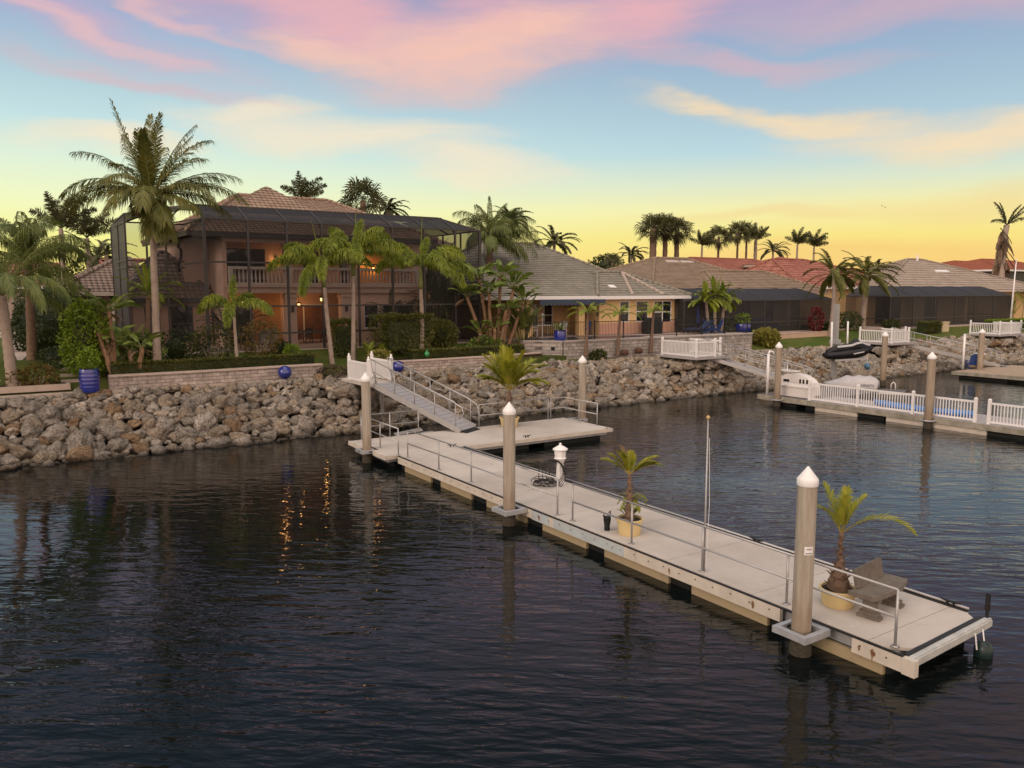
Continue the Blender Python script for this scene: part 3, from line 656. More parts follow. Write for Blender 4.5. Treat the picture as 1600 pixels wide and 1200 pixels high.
# ground floor front: solid wall to the right, columns to the left
wall_holes(m, -3.6, .95, 3.24, 6.3, 12.7, 12.95, [(-2.75, -1.75, 4.1, 5.6), (-1.5, .5, 4.1, 5.6)])
m.build('wall', STUCCO, H)
m = MB(); m.bx(-11.05, 1.2, 12.5, 12.9, 6.32, 6.72); m.bx(-11.05, .95, 12.9, tb, 6.5, 6.72); m.bx(-11.2, 1.35, 12.38, 12.6, 6.66, 6.78); m.bx(-11.3, 1.2, 12.5, 12.8, 9.22, 9.56); m.bx(-11.05, .95, 12.8, tb, 9.44, 9.55)
m.build('balcony_floor', STUCCO2, H)
for x in (-7.55, -3.5, .85):
    m = MB(); m.bx(x - .22, x + .22, 12.55, 12.95, 6.78, 9.22); m.bx(x - .27, x + .27, 12.5, 13.0, 9.05, 9.2); m.build('column', STUCCO2, H)
for x0, x1 in ((-7.75, -7.1), (-4.3, -3.6)):
    m = MB(); m.bx(x0, x1, 12.6, 13.1, 3.24, 6.32); m.bx(x0 - .05, x1 + .05, 12.55, 13.15, 6.05, 6.2); m.bx(x0 - .05, x1 + .05, 12.55, 13.15, 3.24, 3.5); m.build('column', STUCCO2, H)
m = MB(); m.bx(-11.0, .95, 12.45, 12.7, 7.68, 7.84); m.bx(-11.0, .95, 12.47, 12.68, 6.79, 6.92)
for x in (-11.0, -7.55, -3.5, .75): m.bx(x, x + .22, 12.44, 12.71, 6.92, 7.68)
bal = m.build('balustrade', BALUS, H)
nb_ = 0; x = -10.65
while x < .7 and nb_ < 60:
    if not any(abs(x - (c + .11)) < .18 for c in (-11.0, -7.55, -3.5, .75)):
        m = MB(); m.lathe((x, 12.575, 6.92), [(.055, 0), (.055, .06), (.035, .09), (.075, .24), (.05, .48), (.035, .62), (.06, .70), (.06, .76)], 7); m.build('baluster', BALUS, bal, True); nb_ += 1
    x += .235
for (a, b2, c, d), nx in zip(upper, (3, 1, 1)): window(H, a, b2, c, d, tb + .06, nx, 1, BRONZE, .08, 'sliding_door')
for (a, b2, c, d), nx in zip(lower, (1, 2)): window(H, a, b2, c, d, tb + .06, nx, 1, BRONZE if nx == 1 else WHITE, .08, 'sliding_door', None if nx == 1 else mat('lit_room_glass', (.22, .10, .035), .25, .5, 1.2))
window(H, -2.75, -1.75, 4.1, 5.6, 12.78, 1, 2); window(H, -1.5, .5, 4.1, 5.6, 12.78, 2, 2)
m = MB(); m.bx(-11.0, -10.0, 15.45, 15.58, 3.24, 6.3); m.bx(-8.8, -7.2, 15.45, 15.58, 3.24, 6.3); m.build('lamp_glow_wall', OCHRE, H)  # panels coloured as the wall looks under the lamps
m = MB(); m.bx(-2.4, .4, 15.5, 15.585, 6.8, 9.3); m.build('lamp_glow_wall', OCHRE, H)
# lower hipped wing at the left and its eave
sA = at(82, 455, 19.6).x
m = MB(); m.bx(sA + .7, sA + .9, 20.5, 27, 3.1, 6.3); m.bx(sA + .7, -16.2, 20.3, 20.5, 3.1, 6.3); m.bx(-15.7, -11.4, 15.2, 15.4, 3.24, 5.9); m.bx(-15.7, -15.5, 15.4, 22, 3.24, 5.9); m.build('wing_wall', STUCCO, H)
window(H, at(103, 463, 20.3).x, at(112, 463, 20.3).x, 5.1, 6.0, 20.27, 2, 1, BRONZE, .05)
window(H, -15.1, -14.3, 3.5, 5.6, 15.17, 1, 1, BRONZE); window(H, -13.7, -12.5, 3.5, 5.6, 15.17, 1, 2, BRONZE)
GPT = roof_mat('grey_pink_tile', (.18, .135, .11), (.27, .205, .17))
hip(H, sA, -13.2, 19.6, 28, 6.4, sA + 4.2, -14.5, 23.8, 8.55, GPT, BALUS)
hip(H, -15.95, -11.2, 14.75, 22.5, 6.0, -13.7, -13.3, 18.2, 8.75, GPT, BRONZE)
m = MB(); m.bx(1.25, 5.0, 18, 18.25, 3.24, 9.5); m.bx(4.75, 5.0, 18.25, 25, 3.24, 9.5); m.build('wing_wall', STUCCO, H)
hip(H, .4, 6.0, 16.9, 26, 9.7, 2.4, 3.4, 21.5, 11.3, ROOF1, BRONZE)
# main roof
hip(H, -13.3, 2.1, 11.9, 26.2, 9.72, -8.6, -2.6, 19, 12.55, ROOF1, BRONZE)
A_ = V((-7.0, 18.2, 13.15)); m = MB()
sq = [V((-11.2, 14.0, 10.55)), V((-3.4, 14.0, 10.55)), V((-3.4, 23, 10.7)), V((-11.2, 23, 10.7))]
for i in range(4): course_face(m, sq[i], sq[(i + 1) % 4], A_, A_)
m.build('roof', ROOF1, H)
m = MB()
for x, y, z in ((-6.6, 14.9, 11.12), (-4.2, 14.9, 11.12), (-2.0, 15.1, 11.05)): m.box((x, y, z), (1.3, .4, .10), ax=(V((1, 0, 0)), V((0, .93, .37)), V((0, -.37, .93))))
m.build('roof_vent', mat('roof_vent_pink', (.50, .27, .2), .7), H)
m = MB(); q = V((-12.75, 17.0, 9.3)); m.tube([q, q + V((-.1, -.3, -.25)), q + V((-.02, -.75, -.45)), q + V((-.05, -.8, -.9)), q + V((-.1, -.3, -1.35)), q + V((-.05, -.2, -1.7))], .07, 8); m.build('downspout', BRONZE, H, True)
m = MB(); m.bx(-12.72, -12.2, 15.82, 25.6, 9.28, 9.5); m.build('cornice', BALUS, H)
for p in ((-7.35, tb - .12, 8.35), (-1.6, 15.38, 8.3), (-.9, 15.38, 7.9)): sconce(H, p, 12)
for p in ((-4.0, 12.48, 5.35), (-7.4, 12.48, 5.35)): 
    m = MB(); p = V(p); m.box(p + V((0, .09, 0)), (.1, .05, .34)); m.lathe(p, [(.02, -.16), (.085, -.12), (.085, .08), (.11, .1), (.02, .2)], 8); m.build('wall_lantern', BRONZE, H)
# lanai ceiling lamps: a pendant over the table and a lantern in the right corner
def pendant(o, p, power, zc):
    m = MB(); p = V(p); m.tube([p + Z * .2, V((p.x, p.y, zc))], .012, 5); m.lathe(p, [(.05, .22), (.14, .14), (.15, .1)], 10); l = m.build('ceiling_lamp', BRONZE, o)
    b2 = MB(); b2.lathe(p, [(.02, -.08), (.07, -.02), (.06, .08), (.02, .12)], 10); b2.build('bulb', WARM, l)
    ld = bpy.data.lights.new('lamp_light', 'POINT'); ld.energy = power; ld.color = (1, .48, .14); ld.shadow_soft_size = .08
    lo = bpy.data.objects.new('lamp_light', ld); COL.objects.link(lo); lo.parent = l; lo.location = p - Z * .14 - OFF[o.name]
m = MB(); m.bx(1.72, 2.1, 12.55, 12.9, 3.24, 6.4); m.build('column', STUCCO2, H); sconce(H, at(676, 464, 12.42), 5)
pendant(H, (-6.3, 14.6, 5.55), 26, 6.5); pendant(H, (-9.8, 14.4, 5.7), 14, 6.5); pendant(H, (-5.2, 13.6, 5.9), 12, 6.5)
pendant(H, (-1.8, 14.2, 9.0), 15, 9.44)  # upstairs lamp added for its warm glow on the balcony wall
# furniture on the lanai
def dtable(name, label, c, l, w, h, mt, leg=.05):
    c = V(c); o = thing(name, label, 'table', c); m = MB(); m.box(c + Z * h, (l, w, .05)); m.build('tabletop', mt, o)
    for i in (-1, 1):
        for j in (-1, 1): m = MB(); m.box(c + V((i * (l / 2 - .06), j * (w / 2 - .06), h / 2)), (leg, leg, h - .04)); m.build('leg', mt, o)
    return o
def chair(name, label, c, rz, mt, group=None, cat='chair', w=.5, back=.95):
    o = thing(name, label, cat, c, group); c = V(c); X = V((math.cos(rz), math.sin(rz), 0)); Y = V((-math.sin(rz), math.cos(rz), 0))
    m = MB(); m.box(c + Z * .44, (w, w, .06), rz=rz); m.build('seat', mt, o)
    m = MB(); m.box(c + Y * (w / 2) + Z * (.44 + (back - .44) / 2 + .05), (w, .05, back - .5), ax=(X, (Y * .97 + Z * -.2).normalized(), (Z * .97 + Y * .2).normalized())); m.build('backrest', mt, o)
    for i in (-1, 1):
        for j in (-1, 1): m = MB(); m.box(c + X * (i * (w / 2 - .04)) + Y * (j * (w / 2 - .04)) + Z * .205, (.045, .045, .41), rz=rz); m.build('leg', mt, o)
        m = MB(); m.box(c + X * (i * (w / 2)) + Z * .64, (.05, w, .04), rz=rz); m.build('armrest', mt, o)
    return o
dtable('dining_table', 'dark dining table under the lamp on the lit lanai', (-5.6, 14.1, 3.24), 1.7, 1.0, .74, WOODD)
for i, (x, y, rz) in enumerate(((-6.2, 13.4, math.pi), (-5.1, 13.4, math.pi))):
    chair('dining_chair', ['dark dining chair on the near side of the lanai table, beside the left column', 'dark dining chair on the near side of the lanai table, behind the palm trunk'][i], (x, y, 3.24), rz, WOODD, 'dark chairs at the lanai table')
o = thing('armchair', 'grey wicker armchair on the ground floor lanai by the sliding door', 'armchair', (-8.6, 13.6, 3.24)); m = MB(); m.box((-8.6, 13.6, 3.5), (.85, .8, .4)); m.build('seat', CONC, o); m = MB(); m.box((-8.6, 13.25, 3.75), (.85, .14, .85)); m.build('backrest', CONC, o)
for i in (-1, 1): m = MB(); m.box((-8.6 + i * .46, 13.6, 3.62), (.12, .8, .6)); m.build('armrest', CONC, o)

# ---------------- screen cage of that house
SCREEN = screen_mat('screen_mesh_dark', (.042, .04, .04), .66, .10)
SCRTOP = screen_mat('screen_mesh_roof', (.028, .027, .03), .27, .06)
SCREND = screen_mat('screen_mesh_end', (.075, .071, .065), .12, .02)
CG = thing('screen_cage', 'tall two storey bronze screen enclosure wrapped around the peach house', 'screen enclosure', (-4.8, 9, 3.24))
ps = [-13.05, -10.84, -8.75, -6.78, -4.62, -2.48, -.39, 1.75, 3.52]; ze, zt = 10.17, 11.0; tf, tm_ = 9.0, 10.9; tl = 14.0
for x in ps: m = MB(); w = .15 if x in (-13.05, 3.52) else .11; m.bx(x - w / 2, x + w / 2, tf - .06, tf + .06, 3.24, ze); m.build('post', BRONZE, CG)
for x in (-16.05, -15.0, -14.0): m = MB(); m.bx(x - .05, x + .05, tl - .05, tl + .05, 3.24, ze); m.build('post', BRONZE, CG)
for y in (16.6, 19.4): m = MB(); m.bx(-16.1, -16.0, y - .04, y + .04, 3.24, ze + .1); m.build('post', BRONZE, CG)
for y in (11.4, 13.8, 16): m = MB(); m.bx(3.47, 3.57, y - .04, y + .04, 3.24, ze); m.build('post', BRONZE, CG)
m = MB()
for z in (4.15, 5.62, 7.95, ze): m.bx(-13.05, 3.52, tf - .045, tf + .045, z - .045, z + .045)
for z in (5.62, 8.1, 7.75, ze): m.bx(-16.05, -13.05, tl - .04, tl + .04, z - .04, z + .04); m.bx(-16.09, -16.01, tl, 17.9, z - .04, z + .04)
for z in (5.62, 7.95, ze): m.bx(-13.09, -13.01, tf, tl, z - .04, z + .04); m.bx(3.48, 3.56, tf, 16, z - .04, z + .04)
m.build('rail', BRONZE, CG)
m = MB()
for x in ps[:-1]: m.bar((x, tf, ze), (x - .0, tm_, zt), .10); m.bar((x, tm_, zt), (x, 12.2, zt), .08); m.bar((x, tf + .04, ze - .35), (x, tf + .5, ze + .18), .05)
m.bx(-13.05, 1.6, tm_ - .05, tm_ + .05, zt - .05, zt + .05)
m.bar((3.52, tf, ze), (1.6, tm_, zt), .10); m.bar((1.6, tm_, zt), (1.6, 16, zt), .08); m.bar((3.52, 13, ze), (1.6, 13, zt), .08)
m.bar((-16.05, tl, ze), (-14.2, tl + 1.9, zt), .08); m.bar((-13.05, tm_, zt), (-13.8, tl + 1.9, zt + .2), .08); m.bar((-16.05, tl, ze + .45), (-13.05, tm_ + .3, zt), .08); m.bar((-16.05, tl, ze), (-16.05, tl, ze + .48), .10); m.bar((-16.05, tl, ze + .45), (-16.05, 17.9, ze + .25), .08)
m.bar((-13.05, tf, ze), (-14.0, tl, ze), .06); m.bar((-14.0, tl, ze), (-13.6, tm_ + 1, zt - .1), .06)
m.build('rafter', BRONZE, CG)
m = MB(); m.quad((-13.05, tf, 3.24), (3.52, tf, 3.24), (3.52, tf, ze), (-13.05, tf, ze)); m.quad((-16.05, tl, 3.24), (-13.05, tl, 3.24), (-13.05, tl, ze), (-16.05, tl, ze)); m.quad((3.52, tf, 3.24), (3.52, 16, 3.24), (3.52, 16, ze), (3.52, tf, ze)); m.build('screen_panel', SCREEN, CG)
m = MB(); m.quad((-13.05, tf, 3.24), (-13.05, tl, 3.24), (-13.05, tl, ze), (-13.05, tf, ze)); m.build('screen_panel', screen_mat('screen_mesh_return', (.05, .048, .048), .74, .55), CG)
m = MB(); m.quad((-16.05, tl, 3.24), (-16.05, 19.4, 3.24), (-16.05, 19.4, ze + .2), (-16.05, tl, ze + .45)); m.build('screen_panel', SCREND, CG)
m = MB(); m.quad((-13.05, tf, ze), (3.52, tf, ze), (1.6, tm_, zt), (-13.05, tm_, zt)); m.quad((-13.05, tm_, zt), (1.6, tm_, zt), (1.6, 14.5, zt), (-13.05, 14.5, zt)); m.quad((3.52, tf, ze), (3.52, 16, ze), (1.6, 16, zt), (1.6, tm_, zt)); m.quad((-16.05, tl, ze + .45), (-13.05, tm_ + .3, zt), (-13.05, 15.5, zt), (-16.05, 17.9, ze + .25)); m.build('screen_roof', SCRTOP, CG)

# ---------------- yellow house with the pool
N = thing('yellow_house', 'single storey yellow house with grey brown tiled roof behind the pool', 'house', (14, 14, 3.36))
m = MB(); wall_holes(m, 13.3, 20.9, 3.36, 6.0, 9.0, 9.22, [(15.2, 16.1, 4.2, 5.7), (16.75, 17.95, 4.2, 5.7), (18.5, 20.3, 4.05, 5.7)])
m.bx(20.68, 20.9, 9.22, 24, 3.36, 6.0); m.bx(13.3, 13.5, 9.22, 12.6, 3.36, 6.0); m.bx(7.2, 13.3, 12.4, 12.6, 3.36, 6.0); m.bx(6.4, 6.7, 9.2, 24, 3.36, 6.0); m.bx(6.7, 7.6, 9.0, 9.25, 3.36, 6.0); m.bx(11.5, 12.0, 9.0, 9.4, 3.36, 6.0); m.bx(6.7, 20.68, 23.8, 24, 3.36, 6.0)
m.build('wall', YSTUC, N)
m = MB(); m.bx(13.28, 20.9, 8.95, 8.995, 3.36, 4.15); m.build('base_wall', mat('pink_base', (.55, .33, .24), .9, .1), N)
window(N, 15.2, 16.1, 4.2, 5.7, 9.06, 1, 2, WHITE); window(N, 16.75, 17.95, 4.2, 5.7, 9.06, 1, 2); window(N, 18.5, 20.3, 4.05, 5.7, 9.06, 2, 2, WHITE, .06)
window(N, 9.6, 10.4, 3.9, 5.5, 12.37, 1, 2); window(N, 10.9, 11.7, 3.9, 5.5, 12.37, 1, 2); window(N, 7.9, 9.0, 3.4, 5.6, 12.37, 1, 1, BRONZE, name='sliding_door')
hip(N, 3.6, 19.2, 8.4, 25.6, 6.12, 8.6, 13.4, 17, 10.0, ROOF2, WHITE); hip(N, 12.6, 21.7, 8.36, 15, 6.11, 15.2, 17.5, 11.6, 7.78, ROOF2, WHITE, fas=True)
m = MB()
for a in ((15.9, 8.45, 6.17), (18.95, 8.45, 6.17)):
    a = V(a); b2 = V((17.45, 11.4, 7.80))
    for i in range(9): m.tube([a.lerp(b2, i / 9), a.lerp(b2, (i + 1.05) / 9)], [.15, .11], 6)
m.build('ridge_tile', mat('pale_ridge', (.40, .33, .28), .8, .15, 3), N, True)
m = MB(); m.box((14.9, 9.55, 6.72), (.55, .45, .12), ax=(V((1, 0, 0)), V((0, .91, .42)), V((0, -.42, .91)))); m.build('roof_vent', WHITE, N)
AWN = mat('blue_striped_awning', (.05, .065, .10), .8, .1); m = MB()
x = 7.7
while x < 13.2: m.bx(x, x + .16, 8.32, 8.36, 5.52 - .06 * (int(x * 6) % 2), 5.86); x += .17
m.quad((7.7, 8.34, 5.86), (13.25, 8.34, 5.86), (13.25, 9.0, 5.98), (7.7, 9.0, 5.98)); m.build('awning', AWN, N)
m = MB(); m.tube([(21.5, 8.5, 5.95), (21.3, 8.7, 5.75), (20.98, 9.1, 5.65), (20.98, 9.1, 3.5)], .05, 6); m.build('downspout', WHITE, N)
m = MB(); m.box((13.1, 8.93, 4.85), (.1, .08, .3)); m.build('wall_lantern', BRONZE, N)

# ---------------- low screened houses to the right
def low_cage(name, label, s0, s1, t0, t1, z0, ze, zt, nposts, band=0):
    o = thing(name, label, 'screen enclosure', ((s0 + s1) / 2, t0, z0)); d = 2.4
    for i in range(nposts + 1): x = s0 + (s1 - s0) * i / nposts; m = MB(); m.bx(x - .05, x + .05, t0 - .05, t0 + .05, z0, ze); m.build('post', BRONZE, o)
    m = MB()
    for z in (z0 + .8, ze): m.bx(s0, s1, t0 - .04, t0 + .04, z - .05, z + .05); m.bx(s0 - .04, s0 + .04, t0, t1, z - .05, z + .05); m.bx(s1 - .04, s1 + .04, t0, t1, z - .05, z + .05)
    m.build('rail', BRONZE, o); m = MB()
    for i in range(nposts + 1):
        x = s0 + (s1 - s0) * i / nposts; xi = min(max(x, s0 + d * .8), s1 - d * .8); m.bar((x, t0, ze), (xi, t0 + d, zt), .08); m.bar((xi, t0 + d, zt), (xi, t1, zt), .07)
    m.build('rafter', BRONZE, o)
    m = MB(); m.quad((s0, t0, z0), (s1, t0, z0), (s1, t0, ze), (s0, t0, ze)); m.quad((s0, t0, z0), (s0, t1, z0), (s0, t1, ze), (s0, t0, ze)); m.quad((s1, t0, z0), (s1, t1, z0), (s1, t1, ze), (s1, t0, ze)); m.build('screen_panel', LOWSCR, o)
    a, b2 = s0 + d * .8, s1 - d * .8; m = MB(); m.quad((s0, t0, ze), (s1, t0, ze), (b2, t0 + d, zt), (a, t0 + d, zt)); m.quad((s0, t0, ze), (a, t0 + d, zt), (a, t1, zt), (s0, t1, ze)); m.quad((s1, t0, ze), (s1, t1, ze), (b2, t1, zt), (b2, t0 + d, zt)); m.quad((a, t0 + d, zt), (b2, t0 + d, zt), (b2, t1, zt), (a, t1, zt)); m.build('screen_roof', LOWTOP, o)
    return o
LOWSCR = screen_mat('screen_mesh_porch', (.035, .033, .033), .30, .05); LOWTOP = screen_mat('screen_mesh_low_roof', (.036, .037, .042), .26, .02)
K = thing('tan_roof_house', 'low house with tan brown tiled roof behind the dark screened porch', 'house', (30, 16, 3.13))
m = MB(); wall_holes(m, 26.6, 40, 3.13, 6.3, 12.6, 12.85, [(31.8, 33.4, 3.14, 5.6)]); m.bx(21.4, 26.6, 14.4, 14.65, 3.13, 6.3); m.bx(26.6, 26.85, 12.85, 14.4, 3.13, 6.3); m.bx(21.4, 21.65, 14.65, 25, 3.13, 6.3); m.bx(39.75, 40, 12.85, 25, 3.13, 6.3); m.bx(21.65, 39.75, 24.8, 25, 3.13, 6.3); m.build('wall', GREYST, K)
window(K, 31.8, 33.4, 3.14, 5.6, 12.66, 2, 2, BRONZE, .1, 'sliding_door'); window(K, 22.4, 25.8, 3.3, 5.8, 14.44, 3, 1, BRONZE, .1, 'sliding_door'); window(K, 35.0, 36.6, 3.6, 5.6, 12.58, 1, 1, WHITE)
hip(K, 19.8, 36.6, 10.6, 27, 6.42, 27.6, 31.6, 18.6, 9.3, ROOF3, GREYST); hip(K, 27, 41.2, 10.4, 18.5, 6.41, 29.5, 37.2, 14.3, 8.12, ROOF3, GREYST)
m = MB()
for x in (28.8, 30.6): m.box((x, 17.6, 9.0), (1.4, .45, .12), ax=(V((1, 0, 0)), V((0, .94, .34)), V((0, -.34, .94))))
m.build('roof_vent', BALUS, K)
low_cage('screen_cage', 'low dark screened porch in front of the tan brown roofed house', 20.6, 38.6, 8.0, 12.4, 3.13, 5.68, 6.62, 4)
Q = thing('pale_roof_house', 'low house at right with broad pale tan roof above a black screened porch', 'house', (64, 16, 3.0))
m = MB(); wall_holes(m, 51.2, 85, 3.02, 6.4, 12.8, 13.05, [(52.5, 57, 3.1, 5.7), (61, 64, 3.1, 5.7)]); m.bx(51.2, 51.45, 13.05, 20, 3.02, 6.4); m.bx(84.7, 85, 13.05, 20, 3.02, 6.4); m.bx(51.45, 84.7, 19.8, 20, 3.02, 6.4); m.build('wall', YSTUC, Q)
window(Q, 52.5, 57, 3.1, 5.7, 12.86, 3, 1, BRONZE, .1, 'sliding_door'); window(Q, 61, 64, 3.1, 5.7, 12.86, 2, 1, BRONZE, .1, 'sliding_door')
m = MB(); m.bx(58, 60.4, 12.2, 12.78, 3.02, 6.3); m.build('pilaster', mat('cream_stucco', (.58, .47, .30), .9, .08), Q)
hip(Q, 50.5, 86, 11, 21, 6.55, 63.2, 66.0, 16, 9.85, ROOF6, BALUS, step=.45)
m = MB(); m.box((66.6, 13.9, 8.55), (2.4, .5, .14), ax=(V((1, 0, 0)), V((0, .9, .43)), V((0, -.43, .9)))); m.tube([(64.8, 15.8, 9.6), (64.8, 15.8, 10.4)], .12, 6); m.build('roof_vent', WHITE, Q)
low_cage('screen_cage', 'long low black screened porch in front of the pale tan roofed house', 47.2, 69.9, 8.0, 12.6, 3.02, 5.9, 6.85, 6)
# ---------------- houses farther back
def far_house(name, label, s0, s1, t0, t1, z0, ze, rs0, rs1, zr, rm, wm_, wins=(), step=.5):
    o = thing(name, label, 'house', ((s0 + s1) / 2, (t0 + t1) / 2, z0)); m = MB(); i = .6
    m.bx(s0 + i, s1 - i, t0 + i, t0 + i + .25, z0, ze - .1); m.bx(s0 + i, s0 + i + .25, t0 + i + .25, t1 - i, z0, ze - .1); m.bx(s1 - i - .25, s1 - i, t0 + i + .25, t1 - i, z0, ze - .1); m.bx(s0 + i + .25, s1 - i - .25, t1 - i - .25, t1 - i, z0, ze - .1); m.build('wall', wm_, o)
    hip(o, s0, s1, t0, t1, ze, rs0, rs1, (t0 + t1) / 2, zr, rm, WHITE, step=step)
    for w in wins: window(o, *w, t0 + i - .02, 1, 1)
    return o
a, b2 = at(1092, 424, 42), at(1255, 424, 42); c1 = at(1110, 410, 48)
RH = far_house('red_roof_house', 'yellow house with red barrel tile roof and arched tower windows, behind the tan roof', a.x, b2.x + 4, 42, 56, 3.2, a.z, a.x + 5.5, b2.x - 3, at(1180, 406, 49).z, ROOF4, YSTUC)
# octagonal tower
tc_ = at(1218, 425, 40); zr = at(1218, 401, 40).z; zv = at(1218, 414, 40).z; rad = (at(1256, 425, 40) - at(1184, 425, 40)).length / 2
m = MB(); m.lathe((tc_.x, 40, 0), [(rad * .9, 3.2), (rad * .9, zv)], 8); m.build('tower', YSTUC, RH)
m = MB()
for k in range(8):
    a0, a1 = 2 * math.pi * (k + .5) / 8, 2 * math.pi * (k + 1.5) / 8; course_face(m, (tc_.x + rad * 1.08 * math.cos(a0), 40 + rad * 1.08 * math.sin(a0), zv), (tc_.x + rad * 1.08 * math.cos(a1), 40 + rad * 1.08 * math.sin(a1), zv), (tc_.x, 40, zr), (tc_.x, 40, zr), .5)
m.build('roof', ROOF4, RH); m = MB(); m.lathe((tc_.x, 40, 0), [(rad * 1.06, zv - .35), (rad * 1.08, zv - .05)], 8); m.build('cornice', BALUS, RH)
for k in (-2.6, -2.2, -1.75, -1.35, -.95):
    d = V((math.cos(k - .25), math.sin(k - .25), 0)); q = V((tc_.x, 40, zv - 1.5)) + d * rad * .88; m = MB(); Xx = V((-d.y, d.x, 0)); pts = [(-.35, -.6), (.35, -.6), (.35, .3), (.2, .55), (0, .65), (-.2, .55), (-.35, .3)]; vs1 = [q + Xx * p[0] + Z * p[1] + d * .12 for p in pts]; vs0 = [v - d * .2 for v in vs1]
    m.add(vs0 + vs1, [tuple(range(7, 14))] + [(i, (i + 1) % 7, (i + 1) % 7 + 7, i + 7) for i in range(7)]); m.build('window', mat('teal_glass', (.06, .16, .15), .2), RH)
a, b2 = at(1262, 447, 13.6), at(1452, 447, 13.6)
far_house('red_roof_house', 'low house with broad red barrel tile roof seen behind the two leaning palms', 41.6, b2.x, 13.6, 25, 3.2, a.z, 44.5, 49.5, at(1335, 409, 19).z, ROOF4, YSTUC)
a, b2 = at(1452, 440, 34), at(1585, 440, 34)
far_house('orange_roof_house', 'house with smooth orange red hip roof between the pale roof and the dead palm', a.x, b2.x, 34, 52, 3.2, a.z, at(1490, 412, 43).x, at(1528, 412, 43).x, at(1510, 409, 43).z, ROOF5, YSTUC)
a = at(1568, 430, 30)
far_house('orange_roof_house', 'dark screened house with orange red roof at the far right edge behind the flagpole', a.x, a.x + 26, 30, 46, 3.0, at(1580, 421, 30).z, a.x + 9, a.x + 17, at(1600, 408, 38).z, ROOF5, BRONZE)
a, b2 = at(-60, 446, 44), at(92, 447, 44)
far_house('red_roof_house', 'grey walled house with pink red tile roof behind the palms at the left edge', a.x, b2.x, 44, 58, 3.2, a.z, a.x + 8, b2.x - 8, at(40, 412, 51).z, roof_mat('pink_red_tile', (.30, .11, .09), (.46, .21, .17)), GREYST)
a, b2 = at(140, 440, 60), at(235, 440, 60)
far_house('red_roof_house', 'house with pink red tile roof peeking out just left of the screen cage', a.x, b2.x, 60, 76, 3.2, at(150, 436, 60).z, a.x + 7, b2.x - 5, at(180, 405, 68).z, MATS['pink_red_tile'], GREYST)

# ================================================================ OUR FLOATING DOCK
ZD = .5
FASC = mat('painted_fascia', (.56, .50, .42), .7, .16, 2.2, .15, 30); STAIN = mat('stained_timber', (.42, .33, .20), .85, .35, 2.5, .4, 18, col2=(.30, .24, .14)); RUST = mat('rust', (.19, .085, .04), .95, .4, 18, col2=(.30, .19, .11))
DARKF = mat('black_float', (.010, .011, .010), .6, .2)
GRIME = mat('light_blue_fascia', (.42, .46, .46), .6, .15, 2)
D1 = thing('floating_dock', 'long beige floating dock with aluminium railings, L shaped, in the foreground', 'dock', (-9.2, -16, 0))
m = MB(); g = .007
cuts = [-27.0, -24.5, -22.1, -19.7, -17.9, -15.2, -12.6, -10.2, -8.2]
m.prism([(-10.5, -27.0 - g), (-10.5, -27.25), (-10.15, -27.6), (-8.1, -27.6), (-7.85, -27.3), (-7.85, -27.0 - g)], ZD - .06, ZD)
for a, b2 in zip(cuts[:-1], cuts[1:]): m.bx(-10.5, -7.85, a + g, b2 - g, ZD - .06, ZD)
m.bx(-10.9, -8.2 - g, -8.2 + g, -4.75, ZD - .06, ZD); m.bx(-8.2 + g, -4.2 - g, -8.2 + g, -4.75, ZD - .06, ZD); m.prism([(-4.2 + g, -8.2 + g), (-.55, -8.2 + g), (-.25, -7.9), (-.25, -4.75), (-4.2 + g, -4.75)], ZD - .06, ZD)
m.build('deck', DECK, D1)
m = MB(); m.bx(-10.38, -7.97, -27.45, -8.3, ZD - .30, ZD - .07); m.bx(-10.8, -.4, -8.1, -4.85, ZD - .28, ZD - .07); m.build('frame', GALV, D1)
# fascia along the near side, in lengths, with bolts and rust
fc = [(-27.7, -26.9), (-25.4, -18.75), (-18.75, -17.3), (-15.85, -8.55)]
m = MB()
for k, (a, b2) in enumerate(((-27.68, -26.75), (-25.25, -21.2), (-21.2, -17.8))): m.bx(-10.60, -10.51, a + .006, b2 - .006, ZD - .28, ZD - .015)
m.bx(-10.60, -10.51, -17.0, -8.5, ZD - .26, ZD - .015); m.bx(-10.97, -10.91, -8.2, -7.1, ZD - .16, ZD + .0); m.bx(-10.97, -10.91, -6.2, -4.7, ZD - .16, ZD); m.bx(-10.9, -.2, -8.27, -8.21, ZD - .15, ZD - .01); m.bx(-.24, -.18, -8.27, -4.7, ZD - .15, ZD - .01); m.bx(-7.84, -7.78, -27.3, -8.3, ZD - .18, ZD - .01)
m.build('fascia', FASC, D1)
m = MB(); m.bx(-10.598, -10.512, -17.795, -17.005, ZD - .28, ZD - .02); m.bx(-10.606, -10.6, -20.8, -18.0, ZD - .27, ZD - .03); m.build('fascia_patch', GRIME, D1)
m = MB(); r2 = random.Random(3)
for k in range(40):
    y = -27.4 + k * .48
    if -26.75 < y < -25.25: continue
    m.box((-10.607, y, ZD - .13 + .02 * (k % 2)), (.014, .022, .022))
m.build('bolt', BLACK, D1)
m = MB()
for y, w, h in ((-27.15, .10, .24), (-26.9, .05, .14), (-24.6, .08, .2), (-22.3, .06, .16), (-20.4, .035, .09), (-17.35, .08, .2), (-16.3, .08, .2), (-14.6, .03, .08), (-12.4, .025, .07)):
    pts = [(y + w * r2.uniform(.3, .6) * math.cos(a) * (1 if math.sin(a) > -.4 else .45), ZD - .14 + h * math.sin(a) * r2.uniform(.2, .35) * (1 if math.sin(a) > 0 else 1.9)) for a in [6.283 * k / 11 for k in range(11)]]
    m.add([(-10.611, p[0], p[1]) for p in pts], [tuple(range(10, -1, -1))])
m.build('rust_stain', RUST, D1)
